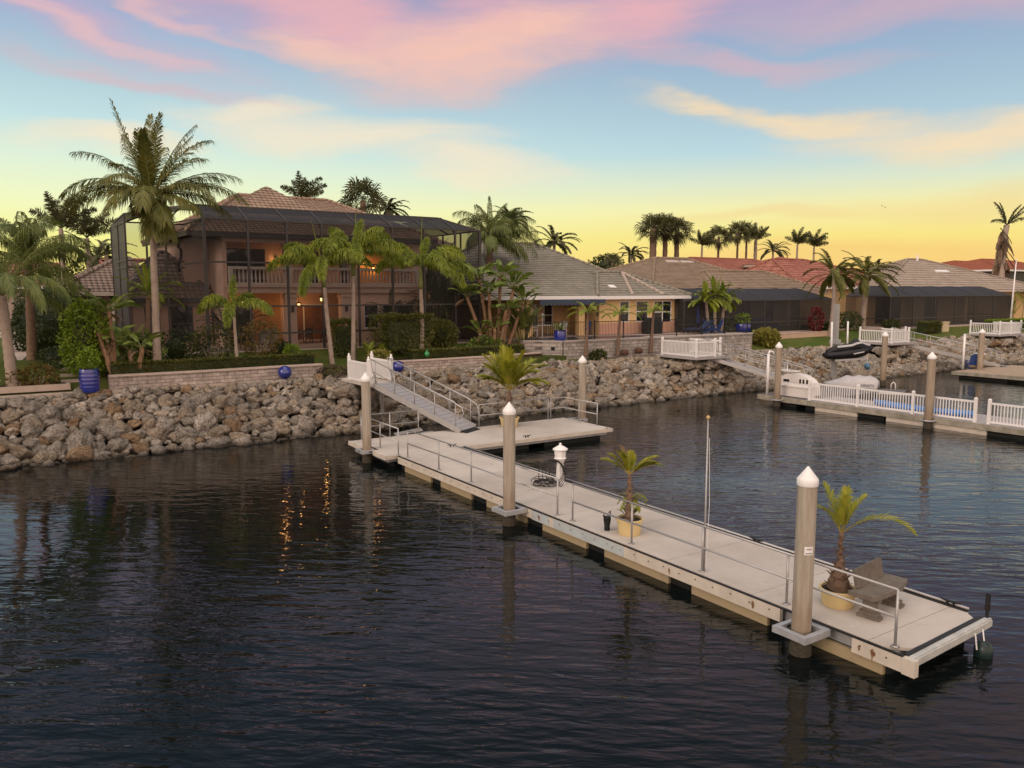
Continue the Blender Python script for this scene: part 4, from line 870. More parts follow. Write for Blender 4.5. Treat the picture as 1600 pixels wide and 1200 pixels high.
m = MB(); m.bx(-10.608, -10.55, -27.68, -8.5, ZD - .012, ZD + .01); m.bx(-7.86, -7.77, -27.3, -8.3, ZD - .008, ZD + .015); m.bar((-10.5, -27.68, ZD), (-7.9, -27.56, ZD), .07, .03); m.build('rubber_edging', BLACK, D1)
m = MB()
for a, b2 in ((-27.3, -25.6), (-24.9, -22.9), (-22.2, -20.0), (-19.3, -17.4), (-16.6, -14.5), (-13.6, -11.6), (-10.9, -8.9)): m.bx(-10.52, -10.44, a, b2, -.12, ZD - .29)
WAL = m.build('waler', STAIN, D1)
m = MB()
for a in (-26.6, -24.6, -22.05, -19.2, -16.8, -13.75, -11.0, -9.2): m = MB(); m.bx(-10.43, -7.95, a - .75, a + .75, -.35, ZD - .31); m.build('float', DARKF, D1)
for a, b2 in ((-10.5, -8.2), (-7.2, -4.4), (-3.6, -.6)): m = MB(); m.bx(a, b2, -7.9, -5, -.35, .2); m.build('float', DARKF, D1)
m = MB(); A = V((-10.5, -27.76, ZD - .10)); B = V((-7.72, -27.64, ZD - .10)); m.bar(A, B, .10, .17); m.bar(A + V((0, -.055, 0)), B + V((0, -.055, 0)), .03, .11); m.build('bumper', mat('grey_bumper', (.46, .46, .43), .6, .25, 3, .2, 20), D1)
m = MB(); m.bx(-10.62, -10.5, -27.9, -27.68, ZD - .29, ZD - .01); m.build('corner_plate', FASC, D1)
m = MB(); m.tube([(-7.76, -27.3, ZD + .04), (-7.76, -8.4, ZD + .04)], .028, 6); m.build('edge_pipe', ALU, D1, True)
def rail(o, pts, posts, h=1.0, r=.024):
    m = MB(); P_ = [V(p) for p in pts]
    for z in (h, h * .52): m.tube([p + Z * z for p in P_], r, 8)
    for p in posts: p = V(p); m.tube([p, p + Z * h], r * 1.05, 8); m.box(p + Z * .01, (.11, .11, .02))
    return m.build('railing', ALU, o, True)
def rl(s, t): return (s, t, ZD)
rail(D1, [rl(-7.9, -4.82), rl(-10.45, -4.82), rl(-10.55, -8.45)], [rl(-7.9, -4.82), rl(-9.2, -4.82), rl(-10.45, -4.82), rl(-10.5, -6.75), rl(-10.55, -8.45)])
rail(D1, [rl(-10.42, -8.95), rl(-10.36, -17.86)], [rl(-10.42, -8.95), rl(-10.42, -11.3), rl(-10.4, -13.4), rl(-10.38, -15.6), rl(-10.36, -17.86)])
rail(D1, [rl(-10.36, -18.52), rl(-10.36, -27.4)], [rl(-10.36, t_) for t_ in (-18.52, -20.8, -23.04, -25.2, -27.4)])
rail(D1, [rl(-4.95, -4.85), rl(-1.2, -4.85)], [rl(-4.95, -4.85), rl(-3.2, -4.85), rl(-1.2, -4.85)])
rail(D1, [rl(-1.05, -4.85), rl(-.36, -4.95), rl(-.36, -7.4)], [rl(-1.05, -4.85), rl(-.36, -6.1), rl(-.36, -7.4)])
def hoop(o, c, out, w=.34):
    m = MB(); c = V(c); d = V(out)
    for k in (-1, 1): m.box(c + V((0, k * w, 0)), (2 * w + .12, .10, .12))
    for k in (-1, 1): m.box(c + V((k * w, 0, 0)), (.10, 2 * w - .1, .12))
    m.box(c - d * (w + .25), (.5 if d.x else .5, .5, .05)); 
    o2 = m.build('piling_guide', GALV, o); q = MB()
    for k in range(4): a = math.pi / 2 * k; q.tube([c + V((math.cos(a), math.sin(a), 0)) * .29 + V((-math.sin(a), math.cos(a), 0)) * .06, c + V((math.cos(a), math.sin(a), 0)) * .29 - V((-math.sin(a), math.cos(a), 0)) * .06], .05, 8)
    q.build('roller', BLACK, o2)
PIL = [(-11.0, -6.65), (-10.98, -16.45), (-10.98, -26.0), (.45, -5.3)]
hoop(D1, (-11.0, -6.65, .44), (-1, 0, 0), .28); hoop(D1, (-10.98, -16.45, .42), (-1, 0, 0), .30); hoop(D1, (-10.98, -26.0, .42), (-1, 0, 0), .30); hoop(D1, (.2, -5.3, .44), (1, 0, 0), .28)
def cleat(o, c, rz=math.pi / 2):
    m = MB(); c = V(c); X = V((math.cos(rz), math.sin(rz), 0)); m.tube([c - X * .2 + Z * .09, c - X * .08 + Z * .075, c + X * .08 + Z * .075, c + X * .2 + Z * .09], [.014, .022, .022, .014], 6); m.box(c + X * .06 + Z * .03, (.03, .04, .08), rz=rz); m.box(c - X * .06 + Z * .03, (.03, .04, .08), rz=rz); m.build('cleat', BLACK, o)
cleat(D1, (-7.85, -22.4, ZD + .02)); cleat(D1, (-7.85, -27.0, ZD + .03)); cleat(D1, (-8.1, -8.05, ZD), 0); cleat(D1, (-4.6, -8.05, ZD), 0)
m = MB(); m.tube([(-7.75, -27.62, .3), (-7.75, -27.62, .95)], .03, 8); m.tube([(-7.75, -27.62, .62), (-7.75, -27.62, .93)], .045, 8); m.build('corner_post', BLACK, D1)

def piling_mat(name, c1, c2):
    m = bpy.data.materials.new(name); m.use_nodes = True; t = NT(m.node_tree); b = t.n['Principled BSDF']; tc = t.node('ShaderNodeTexCoord').outputs['Object']
    g = t.node('ShaderNodeNewGeometry'); sp = t.node('ShaderNodeSeparateXYZ'); t.l.new(g.outputs['Position'], sp.inputs[0])
    mp = t.node('ShaderNodeMapping'); t.l.new(tc, mp.inputs[0]); mp.inputs[3].default_value = (9, 9, .8); st_ = t.noise(mp.outputs[0], 1, 5, .65)
    c = t.mix(t.mapr(st_, .3, .7, 0, 1), (*c1, 1), (*c2, 1)); hz = t.math('ADD', sp.outputs[2], t.math('MULTIPLY', st_, .6))
    c = t.mix(t.mapr(hz, .95, 1.7, .5, 0), c, (.20, .13, .075, 1)); c = t.mix(t.mapr(t.math('ADD', sp.outputs[2], t.math('MULTIPLY', t.noise(tc, 9, 4, .7), .35)), .42, .66, .92, 0), c, (.022, .02, .014, 1)); c = t.mix(t.mapr(t.noise(tc, 1.7, 5, .7), .58, .72, 0, .35), c, (.20, .15, .11, 1))
    t.l.new(c, b.inputs['Base Color']); b.inputs['Roughness'].default_value = .75
    bn = t.node('ShaderNodeBump'); bn.inputs['Strength'].default_value = .35; bn.inputs['Distance'].default_value = .02; t.l.new(t.noise(mp.outputs[0], 4, 4), bn.inputs['Height']); t.l.new(bn.outputs[0], b.inputs['Normal']); return m
PILM = piling_mat('concrete_piling', (.28, .24, .19), (.43, .375, .30)); PILB = piling_mat('brown_piling', (.25, .20, .145), (.38, .305, .225))
def piling(label, s, t_, top, r=.17, pm=None, cap=True, group=None, ztag=None):
    o = thing('piling', label, 'piling', (s, t_, 0), group); m = MB(); m.lathe((s, t_, 0), [(r * 1.04, -2.5), (r * 1.03, .3), (r, .8), (r, top - .3)], 22); smooth_by_angle(m.build('shaft', pm or PILM, o))
    m = MB(); m.lathe((s, t_, top - .34), [(r * 1.06, 0), (r * 1.09, .02), (r * 1.09, .11), (r * 1.02, .13), (.012, .34)], 22); smooth_by_angle(m.build('cap', WHITE, o)); 
    m = MB(); m.lathe((s, t_, 0), [(r * 1.08, -.1), (r * 1.16, 0), (r * 1.14, .12), (r * 1.05, .22)], 22); m.build('growth', mat('barnacle_crust', (.06, .05, .035), .95, .5, 18, 1.0, 40), o)
    if ztag:
        m = MB(); a0 = math.atan2(CAM.y - t_, CAM.x - s); rr = r * 1.012
        for dz, w, mm in ((0, .16, 0), (-.045, .12, 1), (.03, .10, 1)):
            k = 5; hh_ = .075 if mm == 0 else .012; q = rr + .002 * mm
            pv = [(s + q * math.cos(a0 + ztag[1] + (i / k - .5) * w / r), t_ + q * math.sin(a0 + ztag[1] + (i / k - .5) * w / r)) for i in range(k + 1)]
            for i in range(k): m.quad((*pv[i], ztag[0] + dz - hh_), (*pv[i + 1], ztag[0] + dz - hh_), (*pv[i + 1], ztag[0] + dz + hh_), (*pv[i], ztag[0] + dz + hh_), mm)
        m.build('number_sticker', [WHITE, CONC], o)
    return o
piling('grey concrete piling with white cone cap at the left corner of the dock landing', *PIL[0], 3.43)
piling('grey concrete piling with white cone cap beside the middle of the walkway', *PIL[1], 3.45)
piling('big nearest concrete piling with white cone cap and small white sticker', *PIL[2], 3.43, ztag=(1.95, .45))
piling('grey concrete piling with white cone cap at the right end of the dock landing', *PIL[3], 3.46, .18)

# gangway from the seawall platform down to the landing
def gangway(label, a, b2, za, zb, w, dm, curl=True, hr=1.05, style=0):
    a = V((*a, za)); b2 = V((*b2, zb)); X = (b2 - a).normalized(); Y = Z.cross(X).normalized(); N_ = X.cross(Y); L = (b2 - a).length
    o = thing('gangway', label, 'gangway', a); m = MB(); m.box((a + b2) / 2 - N_ * .04, (L, w, .05), ax=(X, Y, N_)); m.build('deck', dm, o)
    m = MB()
    for k in (-1, 1): m.box((a + b2) / 2 + Y * (k * (w / 2 + .03)) - N_ * .06, (L, .05, .24), ax=(X, Y, N_))
    for i in range(int(L / .3)): m.box(a + X * (.2 + i * .3) - N_ * .012, (.03, w * .96, .012), ax=(X, Y, N_))
    m.build('stringer', ALU, o)
    for k in (-1, 1):
        m = MB(); e = Y * (k * (w / 2 + .03)); n = max(3, round(L / 1.25)); tp = [a + e + Z * hr - X * .15, b2 + e + Z * hr - X * .45]
        if curl: tp += [b2 + e + Z * (hr * .93) + X * .05, b2 + e + Z * (hr * .72) + X * .16, b2 + e + Z * (hr * .45) - X * .1]
        m.tube(tp, .028, 8); m.tube([a + e + Z * hr * .5, b2 + e + Z * hr * .5 - X * .2], .023, 8)
        for i in range(n + 1): p = a.lerp(b2, (i + .1) / (n + .35)) + e; m.tube([p, p + Z * hr], .022, 8)
        if curl: p = a + e; m.tube([p + Z * hr - X * .15, p + Z * hr * .55 + X * -.05, p + X * .25], .022, 8)
        m.build('handrail', ALU, o, True)
    m = MB(); m.box(b2 + X * .35 - Z * .03 + N_ * .01, (.75, w * .98, .02), ax=((X + Z * .10).normalized(), Y, (Z - X * .1).normalized())); m.build('ramp_plate', BLACK if style == 0 else ALU, o); return o
GRYD = mat('grey_gangway_deck', (.33, .32, .33), .7, .08, 3, .2, 120)
gangway('grey decked gangway with tube handrails sloping down to the near dock landing', (-7.93, -1.3), (-5.78, -5.35), 2.33, .62, 1.15, GRYD)
def picket_run(mb, a, b2, z, h, gap=.115, w=.045, solid=False):
    a = V((*a, z)); b2 = V((*b2, z)); L = (b2 - a).length; X = (b2 - a) / L
    for zz in (.1, h - .06): mb.bar(a + Z * zz, b2 + Z * zz, .05, .09)
    n = int(L / gap)
    for i in range(1, n): p = a + X * (L * i / n); mb.bar(p + Z * .14, p + Z * (h - .1), w, w * .8)
def fence(label, name, runs, z, h, posts, post_h, cap=True, gap=.115, group=None):
    c = posts[0]; o = thing(name, label, 'fence', (*c, z), group)
    for a, b2 in runs: m = MB(); picket_run(m, a, b2, z, h, gap); m.build('picket_panel', WHITE, o)
    for p in posts:
        m = MB(); m.box((p[0], p[1], z + post_h / 2), (.12, .12, post_h))
        if cap: m.lathe((p[0], p[1], z + post_h), [(.085, 0), (.085, .02), (.045, .05), (.05, .1), (.035, .14), (.005, .18)], 8)
        else: m.lathe((p[0], p[1], z + post_h), [(.09, 0), (.09, .03), (.01, .08)], 4)
        m.build('post', WHITE, o)
    return o
PLAT = thing('gangway_platform', 'small beige timber platform at the seawall inside the white picket fence', 'platform', (-8, 1.2, 2.1)); m = MB(); m.prism([(-8.75, -1.75), (-7.3, -1.0), (-7.3, 2.2), (-8.75, 1.5)], 2.2, 2.31); m.build('deck', DECK, PLAT); 
for x, y in ((-8.3, -.6), (-7.5, -.3), (-8.3, 1.1), (-7.5, 1.6)): m = MB(); m.bx(x - .08, x + .08, y - .08, y + .08, -.3, 2.2); m.build('leg', CONC, PLAT)
fence('white picket fence with pointed post caps around the near gangway head', 'picket_fence', [((-8.72, -1.6), (-8.72, .55)), ((-7.32, -.95), (-7.32, 1.15))], 2.31, .98, [(-8.72, -1.65), (-8.72, .6), (-7.32, -1.0), (-7.32, 1.2)], 1.1, gap=.105)
m = MB(); m.bar((-7.6, -4.5, .62), (-8.7, -4.2, .45), .5, .05); o = thing('loading_ramp', 'short grey metal ramp plate lying beside the gangway foot', 'ramp', (-8.1, -4.4, .5)); m.build('plate', ALU, o)
m = MB(); m.bx(-7.7, -7.0, -4.72, -4.3, .3, .46); m.build('bracket', GALV, o)

# power pedestal, hose, pots, jug, bench, mast, fender
c = V((-8.2, -15.1, ZD)); o = thing('power_pedestal', 'white lantern topped power pedestal on the dock walkway', 'power pedestal', c)
m = MB(); m.lathe(c, [(.17, 0), (.17, .04), (.14, .06), (.105, .62), (.10, .66)], 4); m.build('base', WHITE, o); m = MB(); m.lathe(c, [(.10, .66), (.13, .70), (.15, .76), (.20, .82), (.17, .86), (.19, 1.06), (.20, 1.08)], 8); m.build('lantern_body', WHITE, o)
m = MB(); m.lathe(c, [(.24, 1.08), (.245, 1.11), (.12, 1.19), (.09, 1.2), (.06, 1.22), (.035, 1.24), (.045, 1.27), (.02, 1.3)], 8); m.build('roof', WHITE, o); m = MB(); m.lathe(c, [(.205, 1.065), (.205, 1.079)], 8); m.build('trim', CONC, o)
HOSE = mat('black_hose', (.025, .022, .02), .55, .2); m = MB(); r3 = random.Random(5); pts = []
for k in range(170):
    a = k * .24; lp = k // 26; rad = .30 + .06 * math.sin(lp * 2.3) + .012 * math.sin(k * .9); pts.append(V((-8.72 + .09 * math.sin(lp * 1.7) + rad * math.cos(a), -14.98 + .10 * math.cos(lp * 2.9) + rad * .9 * math.sin(a), ZD + .02 + .022 * lp + .03 * (1 + math.sin(a * 1.5 + lp)))))
m.tube(pts, .013, 6)
for k in range(4):
    w = .17 + .055 * k; hz_ = .30 + .05 * k
    m.tube([c + V((-.16 - .05 * k, 0, .42 - .02 * k)) + (RIGHT * (w * math.cos(a) * 1.25) + Z * (hz_ * math.sin(a))) - FWD * .06 * (1 - math.sin(a)) * (k + 1) * .5 for a in [6.283 * q / 24 for q in range(25)]], .013, 6)
tag(m.build('hose_coil', HOSE, smooth=True, origin=(-8.68, -15, ZD)), 'tangled black hose coiled on the dock against the white pedestal', 'hose')
POTC = mat('cream_pot', (.66, .52, .26), .6, .08, 3); SOIL = mat('potting_soil', (.03, .02, .014), .95, .4, 20)
def pot(o, c, r, h, n=24):
    m = MB(); m.lathe(c, [(r * .78, 0), (r * .82, .02), (r * .95, h * .86), (r * 1.03, h * .87), (r * 1.04, h), (r * .92, h), (r * .9, h * .86)], n); smooth_by_angle(m.build('pot', POTC, o)); m = MB(); m.lathe(c, [(r * .905, h * .8), (r * .905, h * .88), (.02, h * .93)], n); m.build('soil', SOIL, o)
r5 = random.Random(21)
def potted(label, c, r, h, th, tr, fr, L, lean=(0, 0), fat=False, nl=38, lw=.02):
    c = V(c); o = thing('potted_palm', label, 'potted palm', c); pot(o, c, r, h); m = MB(); top = c + V((lean[0], lean[1], th)); n = 18
    pr = lambda f: tr * (1.45 * (1 - f) + .55) * (1 + .07 * math.sin(f * 60)) if not fat else tr * (2.3 * math.exp(-(f / .38) ** 2.6) + .62) * (1 + .06 * math.sin(f * 50))
    m.tube([(c + Z * h * .85).lerp(top, i / n) + V((math.sin(i * 2.1), math.cos(i * 1.7), 0)) * .012 for i in range(n + 1)], [pr(i / n) for i in range(n + 1)], 9)
    for k in range(26):
        f = k / 26 * .8; a = k * 2.4; q = (c + Z * h * .85).lerp(top, f); d = V((math.cos(a), math.sin(a), .55)).normalized(); rr_ = pr(f); m.add((q + d * rr_ * .8 - Z * .05, q + d * rr_ * .8 + V((-d.y, d.x, 0)) * .05, q + d * rr_ * .8 - V((-d.y, d.x, 0)) * .05, q + d * (rr_ + .11)), ((0, 1, 3), (0, 3, 2), (1, 2, 3)))
    m.build('trunk', TRUNK2, o); m = MB()
    fr = fr + [(d + rel(r5.uniform(-.3, .3), r5.uniform(-.4, .4), r5.uniform(-.2, .3)), l * r5.uniform(.75, .95), dp * 1.1, mi) for d, l, dp, mi in fr if mi == 0 and not fat]
    for d, l, dp, mi in fr: frond(m, top - Z * .03, d, L * l, dp, nl=nl, ll=L * .36, lw=lw, hang=.45, m=mi * 2, rr=.016, bare=.2, cup=.3)
    m.build('crown', [L_POT, STEMY, L_DRY, STEMD], o); return o
def rel(x, y, z): return RIGHT * x + FWD * y + Z * z        # seen from the canal: right, away, up
p = on(796, 667, ZD)
potted('yellow green palm in a cream pot on the dock landing beside the gangway', (-3.75, -5.45, ZD), .43, .43, 1.62, .085, [(rel(-.55, .1, 1), 1, .55, 0), (rel(-.15, .3, 1), 1.05, .3, 0), (rel(.3, -.2, 1), 1.02, .5, 0), (rel(.75, .1, 1), 1.05, 1.0, 0), (rel(.1, -.5, 1), .85, .6, 0), (rel(-.8, -.3, .8), .8, .8, 0), (rel(.95, -.2, .75), .9, 1.1, 0), (rel(-.4, .4, 1), 1.05, .6, 0), (rel(.5, .4, .9), 1.05, .8, 0), (rel(0, -.2, 1), 1.0, .3, 0)], 1.95, nl=60, lw=.034)
c2 = V((-9.85, -20.15, ZD)); o = potted('palm in a cream pot on the middle of the walkway, crown of upright green fronds', c2, .33, .40, 1.52, .062, [(rel(-.85, .2, .8), .85, .7, 0), (rel(-.45, -.2, 1), .75, .4, 0), (rel(.1, .2, 1), .62, .3, 0), (rel(.75, -.1, .9), .9, .75, 0), (rel(.95, .2, .65), 1.0, .95, 0), (rel(-.3, .3, 1), .8, .2, 1)], .92, (-.03, 0))
m = MB(); q = c2 + V((.14, .10, .34))
m.tube([q, q + V((.02, 0, .35)), q + V((.04, .02, .52))], [.05, .03, .02], 6, 1)
for k in range(11): frond(m, q + V((.04, .02, .5)), sph(k * 33, 35 - (k % 3) * 25), .42, 1.6, 16, .13, .02, .3, m=0, rr=.008)
for k in range(16): frond(m, q + V((rnd.uniform(-.12, .12), rnd.uniform(-.12, .12), 0)), sph(k * 50, 60), .34, 1.0, 12, .12, .02, .3, m=2, rr=.006)
m.build('side_shoot', [L_POT, STEMD, L_FOX, STEM], o)
potted('palm with shaggy swollen trunk in a cream pot next to the stone bench', (-9.55, -25.75, ZD), .34, .34, 1.42, .072, [(rel(-.22, .3, 1.0), 1.05, .5, 0), (rel(.28, .5, 1.0), 1.0, .35, 0), (rel(.62, -.35, .75), 1.5, 1.75, 0), (rel(-.5, -.2, .9), .9, .9, 0), (rel(.05, -.1, 1), .8, .3, 0), (rel(.35, .0, .95), .9, .9, 0)], .95, (.04, .02), True)
m = MB(); c = V((-10.12, -19.62, ZD)); m.lathe(c, [(.07, 0), (.075, .02), (.07, .12), (.095, .26), (.095, .34), (.06, .36)], 12); m.tube([c + V((.09, .03, .32)), c + V((.15, .05, .36)), c + V((.14, .05, .46)), c + V((.05, 0, .44))], .014, 6); m.tube([c + V((-.06, 0, .3)), c + V((-.14, -.02, .42))], [.03, .02], 6)
tag(smooth_by_angle(m.build('watering_jug', BLACK, origin=c)), 'black watering jug standing beside the middle cream pot', 'jug')
STONE = mat('weathered_concrete', (.20, .17, .14), .95, .3, 5, .6, 20, col2=(.12, .10, .08))
o = thing('stone_bench', 'weathered concrete garden bench at the tip of the dock', 'bench', (-9.2, -26.5, ZD)); X = V((math.cos(R(8)), math.sin(R(8)), 0)); Y = V((-X.y, X.x, 0)); cc = V((-9.15, -26.42, ZD))
m = MB(); sg = 8
for i in range(sg):      # gently curved seat slab
    x0, x1 = -.72 + 1.44 * i / sg, -.72 + 1.44 * (i + 1) / sg; cv = lambda x: .10 * (x / .72) ** 2; za, zb_ = .42, .50
    P4 = [cc + X * x + Y * (y + cv(x)) for x, y in ((x0, -.24), (x1, -.24), (x1, .24), (x0, .24))]; m.add([p + Z * za for p in P4] + [p + Z * zb_ for p in P4], ((3, 2, 1, 0), (4, 5, 6, 7), (0, 1, 5, 4), (2, 3, 7, 6)) + (((3, 0, 4, 7),) if i == 0 else ()) + (((1, 2, 6, 5),) if i == sg - 1 else ()))
m.build('seat', STONE, o)
for k in (-1, 1):
    q = cc + X * (k * .46) + Y * .03; m = MB()
    for z0, z1, w, d in ((0, .06, .18, .42), (.06, .13, .15, .34), (.13, .33, .11, .24), (.33, .42, .15, .36)): m.box(q + Z * (z0 + z1) / 2, (w, d, z1 - z0 - .001), ax=(X, Y, Z))
    m.build('pedestal', STONE, o)
m = MB(); m.box(cc + Y * .30 + Z * .68, (1.05, .07, .34), ax=(X, (Y - Z * .18).normalized(), (Z + Y * .18).normalized())); m.box(cc + Y * .27 + Z * .51, (.9, .09, .05), ax=(X, Y, Z)); m.build('backrest', STONE, o)
o = thing('mast', 'thin white mast with small gold ball rising from the railing', 'mast', (-10.33, -23.04, ZD)); m = MB(); c = V((-10.31, -23.04, ZD)); m.tube([c, c + Z * 1.2, c + Z * 3.3], [.026, .021, .014], 8); m.build('pole', ALU, o, True); m = MB(); m.lathe(c + Z * 3.34, [(.005, -.05), (.04, -.02), (.04, .02), (.005, .05)], 10); m.build('finial', mat('gold_ball', (.5, .36, .14), .4, .1), o, True); m = MB(); m.tube([c + Z * 2.9 + V((.03, -.02, 0)), c + Z * 1.5 + V((.06, -.05, 0)), c + Z * .1 + V((.03, -.03, 0))], .006, 4); m.build('halyard', WHITE, o)
o = thing('fender', 'dark round fender hanging in the water under the dock tip', 'fender', (-8.35, -27.85, .05)); m = MB(); m.lathe((-8.35, -27.88, .08), [(.02, -.2), (.11, -.16), (.155, -.07), (.155, .07), (.11, .15), (.04, .2)], 16); m.build('ball', mat('green_black_rubber', (.012, .025, .024), .35, .3), o, True); m = MB(); m.tube([(-8.35, -27.88, .28), (-8.32, -27.83, .47)], .012, 5); m.tube([(-8.55, -27.86, .16), (-8.6, -27.84, .46)], .014, 5); m.build('rope', WHITE, o)

# ================================================================ NEIGHBOUR'S DOCK
GREEND = mat('weathered_green_timber', (.26, .25, .19), .9, .25, 2, .4, 18, col2=(.34, .30, .25)); DKD = mat('dark_grey_deck', (.13, .12, .12), .85, .1, 2); LTD = mat('light_grey_deck', (.36, .33, .32), .85, .1, 2)
D2 = thing('floating_dock', 'grey green timber floating dock with white picket fence, across the water at right', 'dock', (15.9, -12, 0))
m = MB(); m.bx(14.5, 17.3, -26, -7.3, ZD - .06, ZD)
m.build('deck', LTD, D2); m = MB(); m.bx(14.5, 21.5, -7.28, -4.2, ZD - .055, ZD); m.build('landing', DKD, D2)
m = MB()
for a, b2 in ((-26, -21.5), (-21.48, -14.0), (-13.98, -7.5), (-7.48, -4.2)): m.bx(14.38, 14.49, a, b2, ZD - .27, ZD - .005)
m.bx(14.38, 21.6, -4.19, -4.08, ZD - .25, ZD - .01); m.build('fascia', GREEND, D2)
m = MB()
for a, b2 in ((-24, -18.5), (-16.8, -12), (-10.4, -7.9)): m.bx(14.46, 14.56, a, b2, -.1, ZD - .28)
m.build('waler', FASC, D2); m = MB()
for a in (-25, -21, -17.5, -14, -11, -8, -5.8): m = MB(); m.bx(14.6, 17.2, a - .8, a + .8, -.3, ZD - .07); m.build('float', DARKF, D2)
m = MB(); m.bx(18, 21.4, -7.2, -4.3, -.3, ZD - .07); m.build('float', DARKF, D2)
PY2 = atx(1450, 660, 14.2).y
for y in (-5.6, PY2):
    m = MB(); m.tube([V((14.22 + .29 * math.cos(a), y + .29 * math.sin(a), .36)) for a in [6.283 * k / 14 for k in range(15)]], .035, 6); m.build('piling_guide', GALV, D2)
TY = lambda px: atx(px, 640, 14.62).y
y0, y1, y2, y3, y4 = [TY(q) for q in (1264, 1339, 1426, 1524, 1546)]
fence('white picket fence standing along the near edge of the neighbouring dock, left run', 'picket_fence', [((14.62, y0 - .08), (14.62, y1 + .08)), ((14.62, y1 - .08), (14.62, y2 + .08)), ((14.62, y2 - .08), (14.62, y3 + .08))], ZD, 1.0, [(14.62, y) for y in (y0, y1, y2, y3)], 1.08, False, .135)
fence('white picket fence on the neighbouring dock cut off by the right picture edge', 'picket_fence', [((14.62, y4 - .08), (14.62, y4 - 3.0))], ZD, 1.0, [(14.62, y) for y in (y4, y4 - 3.1)], 1.08, False, .135)
piling('brown piling with small cap in front of the white dock box', 14.2, -5.6, 3.62, .175, PILB)
piling('brown piling in front of the white fence and blue board', 14.2, PY2, 3.62, .185, PILB)
p = on(1379, 602, 0); piling('brown piling standing in open water right of the covered jet ski', p.x, p.y, 3.7, .19, PILB)
BOXW = mat('white_fibreglass', (.70, .66, .62), .4, .05, coat=.2)
c = at(1212, 640, -5.0); c = V((15.3, -6.1, ZD)); o = thing('dock_box', 'white fibreglass dock box on the dark landing behind the brown piling', 'dock box', c)
m = MB(); m.prism([(c.x - .35, c.y - .95), (c.x + .35, c.y - .95), (c.x + .35, c.y + .95), (c.x - .35, c.y + .95)], ZD + .03, ZD + .56); m.build('body', BOXW, o); m = MB(); m.bx(c.x - .4, c.x + .4, c.y - 1.0, c.y + 1.0, ZD + .56, ZD + .64); m.bx(c.x - .3, c.x + .3, c.y - .9, c.y + .9, ZD + .64, ZD + .69); m.build('lid', BOXW, o)
c = V((16.3, -5.35, ZD)); o = thing('bait_console', 'rounded white fibreglass station with dark openings behind the dock box', 'console', c); m = MB(); n = 14; prof = [(c.y + 1.35 * math.cos(math.pi * k / n), ZD + .05 + 1.15 * math.sin(math.pi * k / n) ** .7) for k in range(n + 1)]
vs1 = [(c.x - .3, y, z) for y, z in prof]; vs2 = [(c.x + .3, y, z) for y, z in prof]; N1 = n + 1; m.add(vs1 + vs2, [tuple(range(N1)), tuple(range(2 * N1 - 1, N1 - 1, -1))] + [(i + 1, i, i + N1, i + 1 + N1) for i in range(n)]); m.build('body', BOXW, o); m = MB()
for y in (-.62, -.40, -.86): m.bx(c.x - .315, c.x - .301, c.y + y - .06, c.y + y + .06, ZD + .68, ZD + .92)
m.bx(c.x - .315, c.x - .301, c.y + .35, c.y + .75, ZD + .7, ZD + .84); m.build('opening', BLACK, o); m = MB(); m.bx(c.x - .1, c.x + .5, c.y + .2, c.y + 1.6, ZD + 1.25, ZD + 1.33); m.tube([(c.x + .2, c.y + .9, ZD + .8), (c.x + .2, c.y + .9, ZD + 1.6)], .03, 6); m.build('shelf', BOXW, o)
c = V((14.7, -4.5, ZD)); o = thing('water_post', 'slim white post with curved lamp head at the left corner of the neighbouring dock', 'post', c); m = MB(); m.tube([c, c + Z * 2.35], .075, 10); m.build('pole', WHITE, o, True); m = MB(); m.tube([c + Z * 2.35, c + V((.1, 0, 2.5)), c + V((.3, -.05, 2.45)), c + V((.38, -.08, 2.3))], .06, 8); m.build('lamp_head', WHITE, o, True)
def board(m, c, L, w, h):
    c = V(c); n = 16
    rows_ = []
    for i in range(n + 1):
        f = i / n * 2 - 1; ww = w / 2 * (1 - abs(f) ** 3.2) ** .6 + .02; zz = .10 * f * f; rows_.append([V((c.x - ww, c.y + f * L / 2, c.z + zz + h * .5)), V((c.x - ww * .7, c.y + f * L / 2, c.z + zz + h)), V((c.x + ww * .7, c.y + f * L / 2, c.z + zz + h)), V((c.x + ww, c.y + f * L / 2, c.z + zz + h * .5)), V((c.x + ww * .6, c.y + f * L / 2, c.z + zz)), V((c.x - ww * .6, c.y + f * L / 2, c.z + zz))])
    vs = [p for r_ in rows_ for p in r_]; m.add(vs, [(i * 6 + k, i * 6 + (k + 1) % 6, (i + 1) * 6 + (k + 1) % 6, (i + 1) * 6 + k) for i in range(n) for k in range(6)])
BLU2 = mat('bright_blue_foam', (.06, .22, .58), .45, .08); BLU3 = mat('dark_blue_foam', (.03, .10, .32), .5, .08)
KY = (TY(1372) + TY(1508)) / 2 + .4
o = thing('floating_mat', 'long blue kayak lying on the dock behind the white pickets', 'kayak', (15.5, -13.5, ZD)); m = MB(); board(m, (15.45, KY, ZD + .02), 5.0, .85, .26); m.build('hull', BLU2, o, True); m = MB(); m.bx(15.0, 15.9, KY - 2.3, KY + 2.5, ZD + .005, ZD + .03); m.build('cradle', BLU3, o)
for y in (KY - .8, KY + .8): m = MB(); m.lathe((15.45, y, ZD + .27), [(.26, 0), (.24, .03), (.18, .035), (.15, .0)], 14); m.build('cockpit_rim', BLU3, o)
o.name = 'kayak'
